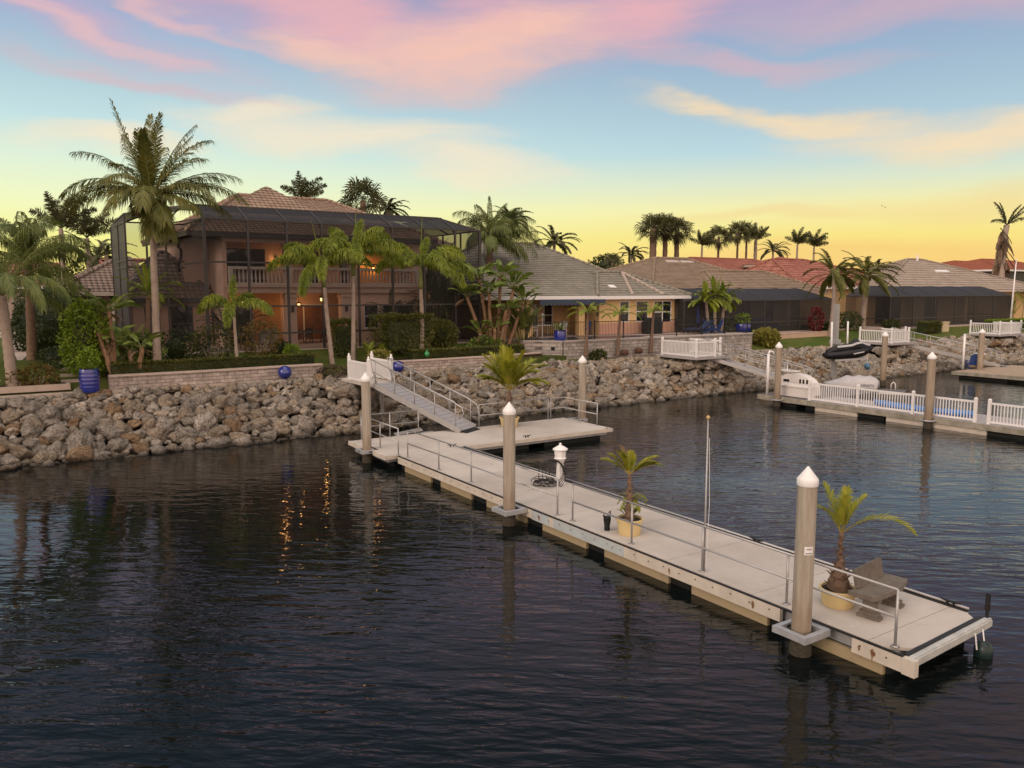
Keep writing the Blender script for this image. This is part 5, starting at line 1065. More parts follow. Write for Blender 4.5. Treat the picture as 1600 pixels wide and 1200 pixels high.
# covered motor boat
CVR = mat('grey_boat_cover', (.44, .42, .42), .75, .12, 2, .15, 8)
BX = (RIGHT * .86 - Z.cross(RIGHT) * .5).normalized(); BY = Z.cross(BX)
bc = on(1338, 611, .25); bc = V((bc.x, bc.y, 0)); o = thing('motor_boat', 'small motor boat under a rumpled grey cover moored behind the picket fence', 'boat', bc)
def loft(m, secs, mi=0, close=True):
    n = len(secs[0]); vs = [p for s_ in secs for p in s_]; fs = [(i * n + k, i * n + (k + 1) % n, (i + 1) * n + (k + 1) % n, (i + 1) * n + k) for i in range(len(secs) - 1) for k in range(n)]
    if close: fs += [tuple(range(n - 1, -1, -1)), tuple((len(secs) - 1) * n + k for k in range(n))]
    m.add(vs, fs, mi)
def sec(x, w, z0, z1, zc, base=None, BXx=None, BYy=None):
    b_ = base or bc; X_ = BXx or BX; Y_ = BYy or BY; return [b_ + X_ * x + Y_ * (w * k) + Z * z for k, z in ((-.55, z0), (-.98, (z0 + z1) / 2), (-1, z1), (-.55, z1 + (zc - z1) * .8), (0, zc), (.55, z1 + (zc - z1) * .8), (1, z1), (.98, (z0 + z1) / 2), (.55, z0))]
m = MB(); loft(m, [sec(-1.9, .12, .5, .66, .68), sec(-1.6, .45, .15, .62, .66), sec(-1.0, .75, -.05, .58, .62), sec(0, .85, -.12, .55, .58), sec(1.2, .85, -.12, .52, .56)]); m.build('hull', BOXW, o, True)
m = MB(); loft(m, [sec(-1.95, .14, .62, .68, .72), sec(-1.45, .56, .58, .64, .84), sec(-1.0, .8, .54, .6, 1.0), sec(-.62, .86, .54, .6, 1.22), sec(-.2, .88, .52, .6, 1.16), sec(.1, .88, .5, .6, 1.27), sec(.45, .89, .5, .58, 1.2), sec(.75, .88, .5, .58, 1.26), sec(1.1, .88, .48, .56, 1.12), sec(1.24, .87, .4, .54, .98)]); m.build('cover', CVR, o, True)
m = MB(); m.box(bc + BX * 2.0 + Z * .36, (1.5, 1.7, .08), ax=(BX, BY, Z)); m.build('swim_platform', DKD, o); m = MB(); m.box(bc + BX * 2.15 - BY * .9 + Z * .34, (1.9, .10, .14), ax=(BX, BY, Z)); m.build('rub_rail', BOXW, o)
m = MB(); q = bc + BX * 1.9 + BY * .5 + Z * .4; m.tube([q, q + Z * .35, q + Z * .48 + BX * .12, q + Z * .35 + BX * .24, q + BX * .24], .03, 6); m.build('grab_rail', WHITE, o, True)
def text(o, body, c, X_, N_, size, mt, name='lettering'):
    cu = bpy.data.curves.new(name, 'FONT'); cu.body = body; cu.size = size; cu.extrude = .002; cu.align_x = 'CENTER'; cu.materials.append(mt); tmp = bpy.data.objects.new(name, cu); me = bpy.data.meshes.new_from_object(tmp); t_ = bpy.data.objects.new(name, me); bpy.data.objects.remove(tmp); COL.objects.link(t_); t_.parent = o
    Y_ = N_.cross(X_); t_.rotation_euler = Matrix((X_, Y_, N_)).transposed().to_euler(); t_.location = V(c) - OFF[o.name]
text(o, 'HN4TS', bc + BX * .72 - BY * .93 + Z * .66, BX, (-BY + Z * .5).normalized(), .24, BLACK)
# jet ski on its lift
jc = V((26.8, -1.5, 1.85)); JX = (RIGHT + Z * .07).normalized(); JY = Z.cross(JX).normalized(); o = thing('jet_ski', 'black covered jet ski with silver stripes raised on a lift', 'jet ski', jc)
JB = mat('black_cover', (.012, .012, .014), .5, .2, 4); JS = mat('silver_stripe', (.38, .37, .37), .5, .1)
def js(x, w, z0, z1, zc): return sec(x, w, z0, z1, zc, jc, JX, JY)
m = MB(); loft(m, [js(-1.65, .42, .18, .36, .42), js(-1.45, .54, .02, .40, .50), js(-.5, .58, -.04, .44, .54), js(.5, .56, -.02, .52, .62), js(1.1, .42, .10, .58, .68), js(1.5, .22, .34, .62, .70), js(1.72, .05, .56, .66, .70)]); m.build('hull', JB, o, True)
m = MB(); loft(m, [js(-1.5, .24, .38, .5, .62), js(-1.0, .26, .42, .66, .90), js(-.4, .24, .44, .68, .96), js(.0, .24, .44, .70, .98), js(.3, .30, .46, .84, 1.22), js(.5, .34, .5, .88, 1.34), js(.72, .32, .5, .80, 1.16), js(1.0, .28, .5, .70, .86), js(1.5, .12, .52, .6, .68)]); m.build('cover', JB, o, True)
m = MB()
for pa in ([(-.9, .30, .78), (-.3, .29, .80), (.1, .30, .82), (.4, .38, .94), (.75, .38, .98), (1.05, .32, .84), (1.4, .2, .74)],):
    for (x0, y0, z0), (x1, y1, z1) in zip(pa[:-1], pa[1:]): 
        a, b2 = jc + JX * x0 - JY * y0 + Z * z0, jc + JX * x1 - JY * y1 + Z * z1; m.add((a - JY * .1, b2 - JY * .1, b2 - JY * .02 + Z * .13, a - JY * .02 + Z * .13), ((0, 1, 2, 3),))
m.build('stripe', JS, o); m = MB(); m.add([jc + JX * x - JY * y + Z * z for x, y, z in ((.1, .62, .34), (.9, .56, .44), (.85, .58, .36), (.15, .64, .27))], ((0, 1, 2, 3),)); m.build('side_stripe', JS, o)
o = thing('jet_ski_lift', 'grey lift post with two white guide poles holding the jet ski cradle', 'boat lift', (26.6, -.9, 0)); m = MB(); q = at(1308, 470, -.4); q = V((q.x, -.4, -1)); m.bx(q.x - .15, q.x + .15, -.55, -.25, -1, at(1317, 475, -.4).z); m.build('post', ALU, o); m = MB(); m.box((q.x, -.4, 2.9), (.6, .5, .3)); m.build('winch', GALV, o)
m = MB(); m.bar(jc - JX * 1.0 - JY * .3 - Z * .1, jc + JX * 1.2 - JY * .3 - Z * .1, .14); m.bar(jc - JX * 1.0 + JY * .3 - Z * .1, jc + JX * 1.2 + JY * .3 - Z * .1, .14)
for k in (-.3, .75): m.bar(jc + JX * k - JY * .3 - Z * .12, jc + JX * k - JY * .3 - Z * .5, .10); m.bar(jc + JX * k - JY * .5 - Z * .2, jc + JX * k + JY * 1.4 - Z * .2, .12)
m.build('cradle', ALU, o)
for px, pt, pb in ((1299, 503, 553), (1324, 502, 545)): a, b2 = at(px, pb, -.8), at(px + 1, pt, -.8); m = MB(); m.tube([a - Z * .5, b2], .06, 8); m.build('guide_pole', WHITE, o, True)
p = at(1355, 572, -1); o = thing('buoy', 'pale blue round buoy hanging under the jet ski nose', 'buoy', p); m = MB(); m.lathe(p, [(.02, -.28), (.13, -.25), (.21, -.08), (.21, .08), (.12, .2), (.05, .24)], 14); m.build('ball', mat('pale_blue_vinyl', (.12, .24, .34), .4, .2, 5), o, True); m = MB(); m.tube([p + Z * .22, p + Z * .75], .02, 5); m.build('rope', WHITE, o)
gangway('aluminium gangway with looped handrails down to the dark landing of the neighbouring dock', (16.3, 1.6), (19.5, -3.9), 2.3, .62, 1.2, ALU)
fence('white picket fence around the gangway head below the pool terrace', 'picket_fence', [((14.1, .6), (14.1, 3.4)), ((14.2, .5), (15.7, .5)), ((16.9, 1.2), (16.9, 3.8))], 2.3, 1.0, [(14.1, .5), (14.1, 3.5), (15.75, .5), (16.9, 1.1)], 1.1, False, .12)
def platform(label, s0, s1, t0, t1, z):
    o = thing('gangway_platform', label, 'platform', (s0, t0, z)); m = MB(); m.bx(s0, s1, t0, t1, z - .14, z - .001); m.build('deck', LTD, o)
    for x in (s0 + .5, s1 - .5): m = MB(); m.bx(x - .09, x + .09, t0 + .8, t0 + .98, -.3, z - .14); m.build('leg', CONC, o)
platform('grey platform at the head of the gangway under the pool terrace', 14.0, 17.1, .4, 4.0, 2.3)
# farther docks to the right
gangway('farther aluminium gangway behind the jet ski, leading to the dock with the blue chair', (39.2, 2.6), (44.0, -3.2), 2.35, .65, 1.3, ALU, style=1)
platform('grey platform at the head of the farther gangway', 36.0, 39.6, .9, 4.2, 2.35)
fence('white picket fence around the head of the farther gangway behind the jet ski', 'picket_fence', [((36.1, 1.1), (36.1, 3.6)), ((36.2, 1.0), (38.4, 1.0)), ((39.5, 2.0), (39.5, 4))], 2.35, 1.0, [(36.1, 1.0), (36.1, 3.7), (38.45, 1.0), (39.5, 1.9)], 1.15, False, .14)
D3 = thing('floating_dock', 'tan decked floating dock with the blue chair at the far right', 'dock', (40, -6, 0)); m = MB(); m.bx(37.3, 46, -7.2, -3.3, ZD - .1, ZD); m.bx(37.3, 40.2, -22, -7.22, ZD - .1, ZD); m.build('deck', mat('tan_deck', (.36, .27, .19), .85, .1, 2), D3); m = MB(); m.bx(37.18, 37.29, -22, -3.2, ZD - .26, ZD - .01); m.build('fascia', GREEND, D3); m = MB(); m.bx(37.5, 45.5, -7, -3.6, -.3, ZD - .12); m.bx(37.5, 40, -20, -8, -.3, ZD - .12); m.build('float', DARKF, D3)
p = on(1530, 588, 0); piling('brown piling beside the blue dock chair at the far right', p.x, p.y, 3.6, .21, PILB)
def adirondack(label, c, rz, sc=1.0, group=None):
    c = V(c); o = thing('adirondack_chair', label, 'chair', c, group); X = V((math.cos(rz), math.sin(rz), 0)); Y = V((-math.sin(rz), math.cos(rz), 0)); k = sc
    m = MB(); m.box(c + Z * .34 * k - Y * .05, (.55 * k, .55 * k, .04), ax=(X, (Y * .97 - Z * .2).normalized(), (Z * .97 + Y * .2).normalized())); m.build('seat', BLUEP, o)
    m = MB(); n = 7
    for i in range(n): x = (i - 3) * .085 * k; hh_ = (.80 - .02 * (i - 3) ** 2) * k; q = c + X * x + Y * .2 * k + Z * .3 * k; m.bar(q, q + (Z * .94 + Y * .34) * hh_, .075 * k, .025)
    m.build('backrest', BLUEP, o)
    for j in (-1, 1):
        m = MB(); m.box(c + X * (j * .36 * k) + Z * .55 * k, (.13 * k, .75 * k, .03), ax=(X, Y, Z)); m.build('armrest', BLUEP, o); m = MB(); m.box(c + X * (j * .33 * k) - Y * .28 * k + Z * .27 * k, (.04, .11, .54 * k), ax=(X, Y, Z)); m.build('leg', BLUEP, o); m = MB(); m.bar(c + X * (j * .31 * k) - Y * .3 * k + Z * .36 * k, c + X * (j * .31 * k) + Y * .5 * k + Z * .02, .04, .1); m.build('leg', BLUEP, o)
    return o
p = on(1513, 577, ZD); adirondack('blue slatted chair alone on the far right tan dock', (p.x + .6, p.y, ZD), math.pi * .75, 1.15)
p = on(1525, 577, ZD); o = thing('fish_table', 'small white fish cleaning table beside the blue dock chair', 'table', (p.x + .4, p.y, ZD)); m = MB(); m.box((p.x + .4, p.y, ZD + 1.15), (.8, .5, .1)); m.build('tabletop', WHITE, o); m = MB(); m.tube([(p.x + .4, p.y, ZD), (p.x + .4, p.y, ZD + 1.1)], .05, 6); m.build('leg', WHITE, o)
p = on(1504, 577, ZD); o = thing('water_post', 'slim white post at the left corner of the far right tan dock', 'post', p); m = MB(); m.tube([p, p + Z * 2.6], .085, 8); m.build('pole', WHITE, o, True); m = MB(); m.lathe(p + Z * 2.6, [(.1, 0), (.1, .05), (.02, .1)], 8); m.build('cap', WHITE, o)
fence('white picket fence on the far right tan dock at the picture edge', 'picket_fence', [((37.5, -8.3), (37.5, -12))], ZD, 1.0, [(37.5, -8.2), (37.5, -12.1)], 1.15, False, .16)
fence('white picket fence around the gangway head at the far right seawall', 'picket_fence', [((54.0, 1.6), (54.0, 4)), ((54.1, 1.5), (57.8, 1.5)), ((57.9, 1.6), (57.9, 4))], 2.45, 1.05, [(54.0, 1.5), (54, 4.1), (57.9, 1.5), (56, 1.5)], 1.2, False, .16)
platform('grey platform at the far right gangway head', 53.8, 58.2, 1.3, 4.4, 2.45)
gangway('white trussed gangway running out of the picture at far right', (58.2, 1.9), (63, -4), 2.45, .6, 1.3, ALU, style=1)
p = at(1579, 497, 7); q = at(1588, 408, 7); o = thing('flagpole', 'tall bare white flagpole in front of the far right house', 'flagpole', (p.x, 7, 2.9)); m = MB(); m.tube([(p.x, 7, 2.8), (q.x, 7, q.z)], [.11, .05], 8); m.build('pole', WHITE, o, True); m = MB(); m.lathe((q.x, 7, q.z), [(.01, -.02), (.1, .06), (.1, .12), (.01, .2)], 8); m.build('finial', WHITE, o)

# ================================================================ YARD OBJECTS
def ball(name, label, cat, p, r, mt):
    m = MB(); m.lathe(p, [(r * math.sin(math.pi * k / 14) + .002, -r * math.cos(math.pi * k / 14)) for k in range(15)], 24); o = m.build(name, mt, smooth=True, origin=p); tag(o, label, cat); return o
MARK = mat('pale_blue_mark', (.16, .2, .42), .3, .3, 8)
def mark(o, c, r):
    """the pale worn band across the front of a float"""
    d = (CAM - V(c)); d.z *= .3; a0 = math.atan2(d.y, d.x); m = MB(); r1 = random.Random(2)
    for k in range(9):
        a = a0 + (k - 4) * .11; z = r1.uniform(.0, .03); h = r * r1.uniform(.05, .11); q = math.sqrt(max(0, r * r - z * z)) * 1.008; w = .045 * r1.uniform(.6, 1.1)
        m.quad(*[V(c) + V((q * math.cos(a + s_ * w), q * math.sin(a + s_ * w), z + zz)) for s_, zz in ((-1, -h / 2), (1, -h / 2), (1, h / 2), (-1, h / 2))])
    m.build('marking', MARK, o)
p = at(445, 582, 4.0); o = ball('mooring_buoy', 'glossy cobalt blue ball against the middle of the left brick wall', 'buoy', p, .33, BLUEG); mark(o, p, .33)
p = at(622, 573, 4.1); o = ball('mooring_buoy', 'cobalt blue ball behind the gangway handrail at the right of the picket fence', 'buoy', p, .32, BLUEG); mark(o, p, .32)
p = at(667, 553, 4.7); o = thing('garden_globe', 'small shiny green glass globe on the wall by the rounded bushes', 'garden globe', p); m = MB(); m.lathe(p, [(.01, -.16), (.1, -.13), (.16, -.02), (.14, .07), (.07, .13), (.03, .19), (.03, .23)], 18); m.build('globe', mat('green_glass', (.01, .22, .05), .1, .2, 4, spec=.6, coat=.6), o, True); m = MB(); m.lathe(p, [(.07, -.17), (.06, -.14)], 10); m.build('base', BLACK, o)
def planter(label, c, r, h, mt, plant, cat='potted plant', rings=0):
    c = V(c); o = thing('potted_plant', label, cat, c); m = MB(); n = 28; pr = [(r * .86, 0)]
    for k in range(n + 1): f = k / n; pr.append((r * (.90 + .10 * math.sin(math.pi * f) ** .6) * (1 + (rings * .011 * math.sin(f * 2 * math.pi * 6) if .12 < f < .95 else 0)), h * f))
    pr += [(r * 1.0, h + .03), (r * .88, h + .03), (r * .86, h - .06)]; m.lathe(c, pr, 24); smooth_by_angle(m.build('pot', mt, o)); m = MB(); m.lathe(c, [(r * .86, h - .1), (r * .86, h - .04), (.02, h - .02)], 16); m.build('soil', SOIL, o)
    m = MB(); plant(m, c + Z * h); m.build('foliage', [L_BRIGHT, STEM], o); return o
p = gp(141, 4.9); planter('cobalt blue glazed pot with bright leafy plant at the left brick wall end', on(141, 612, 2.16), .40, .98, BLUEG, lambda m, q: bush(m, q + Z * .42, (.38, .38, .45), 380, .17, up=.3), rings=1)
p = at(875, 537, 5.3); planter('blue glazed pot with a spiky plant inside the black fence by the pool', (p.x, 5.3, 3.35), .38, .62, BLUEG, lambda m, q: [frond(m, q, sph(k * 31, 60 - 12 * (k % 3)), .75, 1.0, 16, .16, .03, .3, rr=.01) for k in range(14)])
p = at(1160, 525, 6.5); planter('round blue pot with grey green flowers at the right end of the terrace', (p.x, 6.5, 3.35), .60, .62, BLUEG, lambda m, q: bush(m, q + Z * .35, (.55, .55, .4), 260, .16, up=.4))
o = thing('pool_fence', 'black metal picket fence along the edge of the pool terrace', 'fence', (14, 4.9, 3.38)); pp = [(5.5, 6.75), (7.1, 5.1)] + [(9.5 + 2.4 * k, 4.85) for k in range(7)]
for a in pp: m = MB(); m.bx(a[0] - .03, a[0] + .03, a[1] - .03, a[1] + .03, 3.36, 4.58); m.lathe((*a, 4.58), [(.04, 0), (.005, .05)], 4); m.build('post', BLACK, o)
for a, b2 in zip(pp[:-1], pp[1:]):
    m = MB(); A, B = V((*a, 0)), V((*b2, 0)); m.bar(A + Z * 4.5, B + Z * 4.5, .03, .04); m.bar(A + Z * 3.48, B + Z * 3.48, .03, .04); n = int((B - A).length / .12)
    for i in range(1, n): q = A.lerp(B, i / n); m.bar(q + Z * 3.48, q + Z * 4.5, .016)
    m.build('picket_panel', BLACK, o)
# pool
def pool_ring(k): return [(11.0 + 3.6 * k * math.cos(a) * (1 + .12 * math.cos(2 * a + .6)), 6.75 + 1.25 * (1 + (k - 1) * 2) * math.sin(a) * (1 + .2 * math.cos(3 * a))) for a in [6.283 * i / 40 for i in range(40)]]
POOLW = mat('pool_water', (.02, .05, .075), .05, .2, 1.5, spec=.6)
o = thing('swimming_pool', 'free form swimming pool with dark blue tile edge on the yellow house terrace', 'pool', (11, 6.75, 3.35)); a, b2 = pool_ring(1.0), pool_ring(1.09); m = MB()
for i in range(40): j = (i + 1) % 40; m.add([(*a[i], 3.362), (*a[j], 3.362), (*b2[j], 3.362), (*b2[i], 3.362), (*b2[i], 3.342), (*b2[j], 3.342), (*a[i], 3.35), (*a[j], 3.35)], ((0, 1, 2, 3), (3, 2, 5, 4), (0, 6, 7, 1)))
m.build('coping', mat('dark_blue_tile', (.015, .035, .10), .3, .3, 20), o); m = MB(); m.poly([(*q, 3.352) for q in a]); m.build('water', POOLW, o)
WCH = mat('white_resin', (.62, .61, .62), .5, .05)
dtable('patio_table', 'white patio table under the striped awning', (9.4, 10.4, 3.35), 1.6, .9, .74, WCH)
for i, (x, y, rz, lb) in enumerate(((8.4, 10.0, 1.2, 'white patio chair at the left end of the table under the awning'), (10.3, 9.7, 3.4, 'white patio chair nearest the pool under the awning'), (10.9, 10.1, 3.0, 'white patio chair at the right end of the table under the awning'))): chair('patio_chair', lb, (x, y, 3.35), rz, WCH, 'white chairs under the awning')
chair('director_chair', 'blue backed white chair on the terrace right of the awning post', (12.6, 9.6, 3.35), 3.5, BLUEP)
o = thing('patio_light', 'white stemmed patio lamp standing by the table under the awning', 'lamp', (8.6, 9.3, 3.35)); m = MB(); m.tube([(8.6, 9.3, 3.35), (8.6, 9.3, 4.75)], .035, 6); m.build('pole', WCH, o); m = MB(); m.lathe((8.6, 9.3, 4.75), [(.06, 0), (.14, .05), (.12, .16), (.03, .2)], 10); m.build('shade', WCH, o)
c = V((17.6, 8.2, 3.35)); o = thing('grill', 'large barbecue under a black cover against the pink wall below the windows', 'grill', c); m = MB()
prof = [(-.72, .0), (-.74, .85), (-.45, 1.08), (-.2, 1.18), (.25, 1.16), (.5, 1.02), (.74, .84), (.72, 0)]; vs1 = [c + V((x, -.34, z)) for x, z in prof]; vs2 = [c + V((x * .96, .34, z * .98)) for x, z in prof]
m.add(vs1 + vs2, [tuple(range(8)), tuple(range(15, 7, -1))] + [(i + 1 if i < 7 else 0, i, i + 8, (i + 1 if i < 7 else 0) + 8) for i in range(8)]); m.build('cover', mat('black_canvas', (.016, .016, .017), .7, .3, 6, .3, 12), o); m = MB(); m.bx(c.x - .05, c.x + .12, 8.1, 8.25, 4.52, 4.57); m.build('vent', WCH, o)
def lounger(label, c, rz, group):
    c = V(c); o = thing('sun_lounger', label, 'sun lounger', c, group); X = V((math.cos(rz), math.sin(rz), 0)); Y = V((-math.sin(rz), math.cos(rz), 0)); LM = mat('navy_sling', (.03, .045, .10), .7, .2)
    m = MB(); m.box(c + X * .35 + Z * .36, (1.3, .62, .05), ax=(X, Y, Z)); m.build('seat', LM, o); bd = (-X * .75 + Z * .66).normalized(); m = MB(); m.box(c - X * .30 + bd * .42 + Z * .36, (.85, .62, .05), ax=(bd, Y, bd.cross(Y))); m.build('backrest', LM, o)
    for i, j in ((-.3, -1), (-.3, 1), (.9, -1), (.9, 1)): m = MB(); m.box(c + X * i + Y * (.27 * j) + Z * .17, (.05, .05, .34), ax=(X, Y, Z)); m.build('leg', BLACK, o)
lounger('navy sun lounger with raised back, nearest the black pool fence', (19.9, 6.0, 3.35), math.pi * .92, 'loungers on the terrace'); lounger('navy sun lounger with raised back, behind the other one near the house corner', (21.6, 7.2, 3.35), math.pi * .92, 'loungers on the terrace')
for px, t_, rz, lb in ((1098, 9.0, 2.6, 'blue slatted chair facing out with a round back, behind the loungers'), (1108, 6.4, 1.0, 'blue slatted chair seen from the side, left one of the pair by the fence'), (1119, 6.2, 4.2, 'blue slatted chair beside the grey green bush by the fence end')): q = at(px, 520, t_); adirondack(lb, (q.x, t_, 3.35), rz)
q = at(1090, 510, 8.0); o = thing('patio_umbrella', 'closed dark blue patio umbrella on the terrace behind the loungers', 'umbrella', (q.x, 8, 3.35)); m = MB(); m.tube([(q.x, 8, 3.35), (q.x, 8, 5.5)], .03, 6); m.build('pole', BLACK, o); m = MB(); m.lathe((q.x, 8, 0), [(.10, 3.9), (.20, 4.0), (.14, 4.8), (.04, 5.4)], 10); m.build('canopy', mat('navy_canvas', (.02, .03, .09), .8, .2), o); m = MB(); m.lathe((q.x, 8, 3.35), [(.28, 0), (.26, .06), (.06, .1)], 12); m.build('base', BLACK, o)
q = at(1258, 505, 10.3); o = thing('outdoor_sofa', 'dark blue sofa inside the low screened porch', 'sofa', (q.x, 10.3, 3.14)); q = at(1195, 505, 10.3); m = MB(); m.box((q.x, 10.3, 3.45), (2.4, .9, .4)); m.build('seat', BLUEP, o); m = MB(); m.box((q.x, 10.7, 3.85), (2.4, .2, .6)); m.build('backrest', BLUEP, o)
m = MB()
for p, s_ in ((at(1035, 546, 4.2), .3), (at(977, 551, 4.2), .34)): pass
o = None
for i, (px, py) in enumerate(((976, 551), (998, 548))):
    p = at(px, py, 4.1); m = MB(); m.lathe(p, [(.05, -.2), (.22, -.16), (.27, 0), (.24, .12), (.16, .2), (.14, .2)], 12); tag(m.build('clay_pot', mat('dark_clay', (.09, .045, .03), .8, .3, 8, .4), smooth=True, origin=p), ['dark clay pot lying at the wall foot, left of the pair', 'dark clay pot lying at the wall foot, right of the pair'][i], 'pot', 'clay pots at the wall foot')
p = at(864, 545, 4.6); m = MB(); m.lathe(p, [(.05, -.12), (.12, -.1), (.13, .1), (.03, .13)], 10); tag(m.build('spotlight', BLACK, origin=p), 'small black garden spotlight on the grass at the wall end', 'spotlight')
p = at(1072, 530, 4.1); 
for i, (px, py, t_) in enumerate(((1379, 322, 40), (1384, 324, 40))):
    p = at(px, py, t_); m = MB(); m.add([p, p + V((.2, .06, .1)), p + V((.4, .06, .02)), p + V((.2, .12, .06)), p + V((-.2, .06, .1)), p + V((-.4, .06, .02)), p + V((-.2, .12, .06)), p + V((0, .16, -.03))], ((0, 1, 3), (1, 2, 3), (0, 6, 4), (4, 6, 5), (0, 3, 7), (0, 7, 6))); tag(m.build('bird', BLACK, origin=p), ['tiny dark bird in the yellow sky, left of the two', 'tiny dark bird in the yellow sky, right of the two'][i], 'bird', 'birds in the sky')
# stepping stones between lawn and hedge at the left
for k in range(5):
    a = on(112 - k * 0.7, 605 - k * 6.2, 2.2 + k * .10); m = MB(); m.bx(a.x - .42, a.x + .42, a.y - .22, a.y + .22, ground_z(a.x, a.y) - .06, ground_z(a.x, a.y) + .05); tag(m.build('stepping_stone', SEAC, origin=a), f'pale rectangular stepping stone beside the blue pot, {["nearest the seawall", "second from the seawall", "middle of the row", "fourth from the seawall", "farthest from the seawall"][k]}', 'stepping stone', 'stepping stones by the blue pot')

# ================================================================ PALMS
def crown_coco(L=3.6, nf=24, wind=None, k=1.0):
    def f(m, c): ring_fronds(m, c, [(78, .16, .85, .35), (50, .24, 1.0, .9), (22, .26, 1.05, 1.15), (-8, .20, .95, 1.1), (-42, .14, .75, .7)], nf, L, nl=52, ll=.62 * k, lw=.042 * k, hang=.55, wind=wind)
    return f
# tall coconut palm in front of the cage, fronds set one by one as the wind holds them
base = gp(242, 5.6); top = at(237, 312, 5.4)
def coco_crown(m, c):
    fr = [(-.42, 0, 1, 4.2, .12), (-.12, .2, 1, 3.6, .25), (.12, -.1, 1, 3.4, .3), (.32, .2, 1, 3.6, .6), (.55, -.2, .8, 3.9, .9), (.75, .2, .6, 3.8, 1.0), (.95, 0, .42, 4.2, 1.15), (-.95, .1, .45, 3.9, 1.45), (-.75, -.3, .5, 2.6, 1.1),
          (-.6, .3, .75, 3.0, .9), (.8, -.5, .1, 3.0, .9), (.5, .5, .3, 3.2, 1.3), (-.3, -.7, .7, 2.6, 1.5), (.2, -.9, .5, 2.8, 1.9), (.5, -.7, -.2, 2.2, .9), (-.4, -.6, .1, 2.2, 1.2), (.15, -.5, -.6, 2.0, .5), (-.2, .8, .5, 2.8, 1.2), (.7, .6, .7, 3.2, .8), (-.15, .7, 1, 3.2, .4), (-.55, .6, .2, 2.4, 1.1), (.35, -.3, -.5, 2.0, .6), (.05, -.4, 1, 2.9, .6), (.3, .4, 1, 3.3, .4)]
    r6 = random.Random(8); fr += [(x + r6.uniform(-.25, .25), y + r6.uniform(-.5, .5), z + r6.uniform(-.2, .15), L * r6.uniform(.75, .95), dp * 1.1) for x, y, z, L, dp in fr[::2] if z > .2]
    fr += [(-1, .1, .62, 4.3, 1.35), (-1, -.3, .5, 3.6, 1.5), (1, .3, .6, 4.0, 1.3), (.9, -.4, .55, 3.6, 1.5), (-.7, -.1, .9, 3.6, 1.2)]
    for x, y, z, L, dp in fr: frond(m, c + rel(x, y, 0) * .08, rel(x, y, z), L * 1.08, dp, nl=62, ll=1.05, lw=.048, hang=.9, wind=rel(.12, 0, 0), rr=.035, ragged=.08, cup=.08)
    for k in range(9): frond(m, c - Z * .05, rel(math.cos(k * 2.1), math.sin(k * 2.1) - .3, -.7), 1.25, .9, nl=20, ll=.3, lw=.03, hang=.7, m=2, rr=.02)
def coconuts(o, c):
    m = MB(); r1 = random.Random(4)
    for k in range(8): a = k * .9; q = c + V((.34 * math.cos(a), .34 * math.sin(a), -.22 - .12 * (k % 3))); m.lathe(q, [(.02, -.13), (.09, -.09), (.11, 0), (.09, .09), (.02, .13)], 8)
    m.build('coconut', mat('brown_coconut', (.10, .055, .02), .7, .3, 6), o, True)
o = thing('coconut_palm', 'tall coconut palm with grey ringed trunk before the left end of the screen cage', 'palm', base); m = MB(); trunk(m, base - Z * .2, top, .19, .125, .0, 40, 1.3, 10, .025); m.build('trunk', TRUNK, o, True); m = MB(); coco_crown(m, top + Z * .15); m.build('crown', [L_COCO, STEM, L_DRY, STEMD], o); coconuts(o, top + Z * .1)
m = MB()
for k in range(26): a = k * 2.4; q = top + Z * (-.5 + .03 * k); d = V((math.cos(a), math.sin(a), .8)).normalized(); m.tube([q + d * .08, q + d * .30], [.06, .012], 4)
m.build('boot', L_DRY, o)
# foxtail palms along the hedge
def foxtail(label, base, top, r0, r1, fr, L=2.3, shaft=.9, ll=.54, nl=150):
    o = thing('foxtail_palm', label, 'palm', base, 'foxtail palms along the hedge'); base, top = V(base), V(top); sh = top - (top - base).normalized() * shaft
    m = MB(); trunk(m, base - Z * .15, sh, r0, r1, .05, 30, 1.2, 9, .02); m.build('trunk', TRUNK, o, True); m = MB(); m.tube([sh - Z * .03, sh.lerp(top, .25), sh.lerp(top, .7), top], [r1 * 1.15, r1 * 1.3, r1 * .95, r1 * .5], 9); m.build('crownshaft', CSHAFT, o, True); m = MB()
    for x, y, z, l, dp in fr: frond(m, top - Z * .1, rel(x, y, z), L * l * 1.28, dp * 1.15, nl=nl, ll=ll, lw=.04, hang=.85, style='plume', rr=.028, bare=.12)
    m.build('crown', [L_FOX, STEM], o)
    return o
def spear(o, top, d, L): m = MB(); top = V(top); m.tube([top, top + d * L * .5, top + d * L], [.035, .028, .008], 5); m.build('spear_leaf', L_BRIGHT, o)
o = foxtail('short young foxtail palm with yellow hanging frond left of the balcony', gp(369, 5.2), at(365, 478, 5.2), .09, .065, [(-1, .1, .75, 1, 1.7), (1, -.1, .7, 1.05, 1.7), (.1, -.8, .5, 1.0, 2.6), (-.1, .3, 1, .8, .5), (.25, .6, .8, .8, 1.3), (-.5, -.5, .8, .9, 1.8)], 1.7, .5, .42, 100)
o = foxtail('foxtail palm left of the pair, leaning trunk before the balcony', gp(518, 6.0), at(503, 415, 6.0), .13, .10, [(-1, -.1, .75, 1.1, 1.5), (-.7, .3, 1, 1, 1.2), (.7, -.3, .8, 1.0, 1.5), (.2, -.9, .7, .95, 2.2), (-.15, -.6, .2, 1.05, 2.3), (.2, .5, 1.1, .9, .7), (.9, .3, .8, 1, 1.4), (-.4, -.6, .9, 1, 1.6)], 2.25, 1.1); spear(o, at(503, 412, 6.0), rel(-.22, 0, 1).normalized(), 2.3)
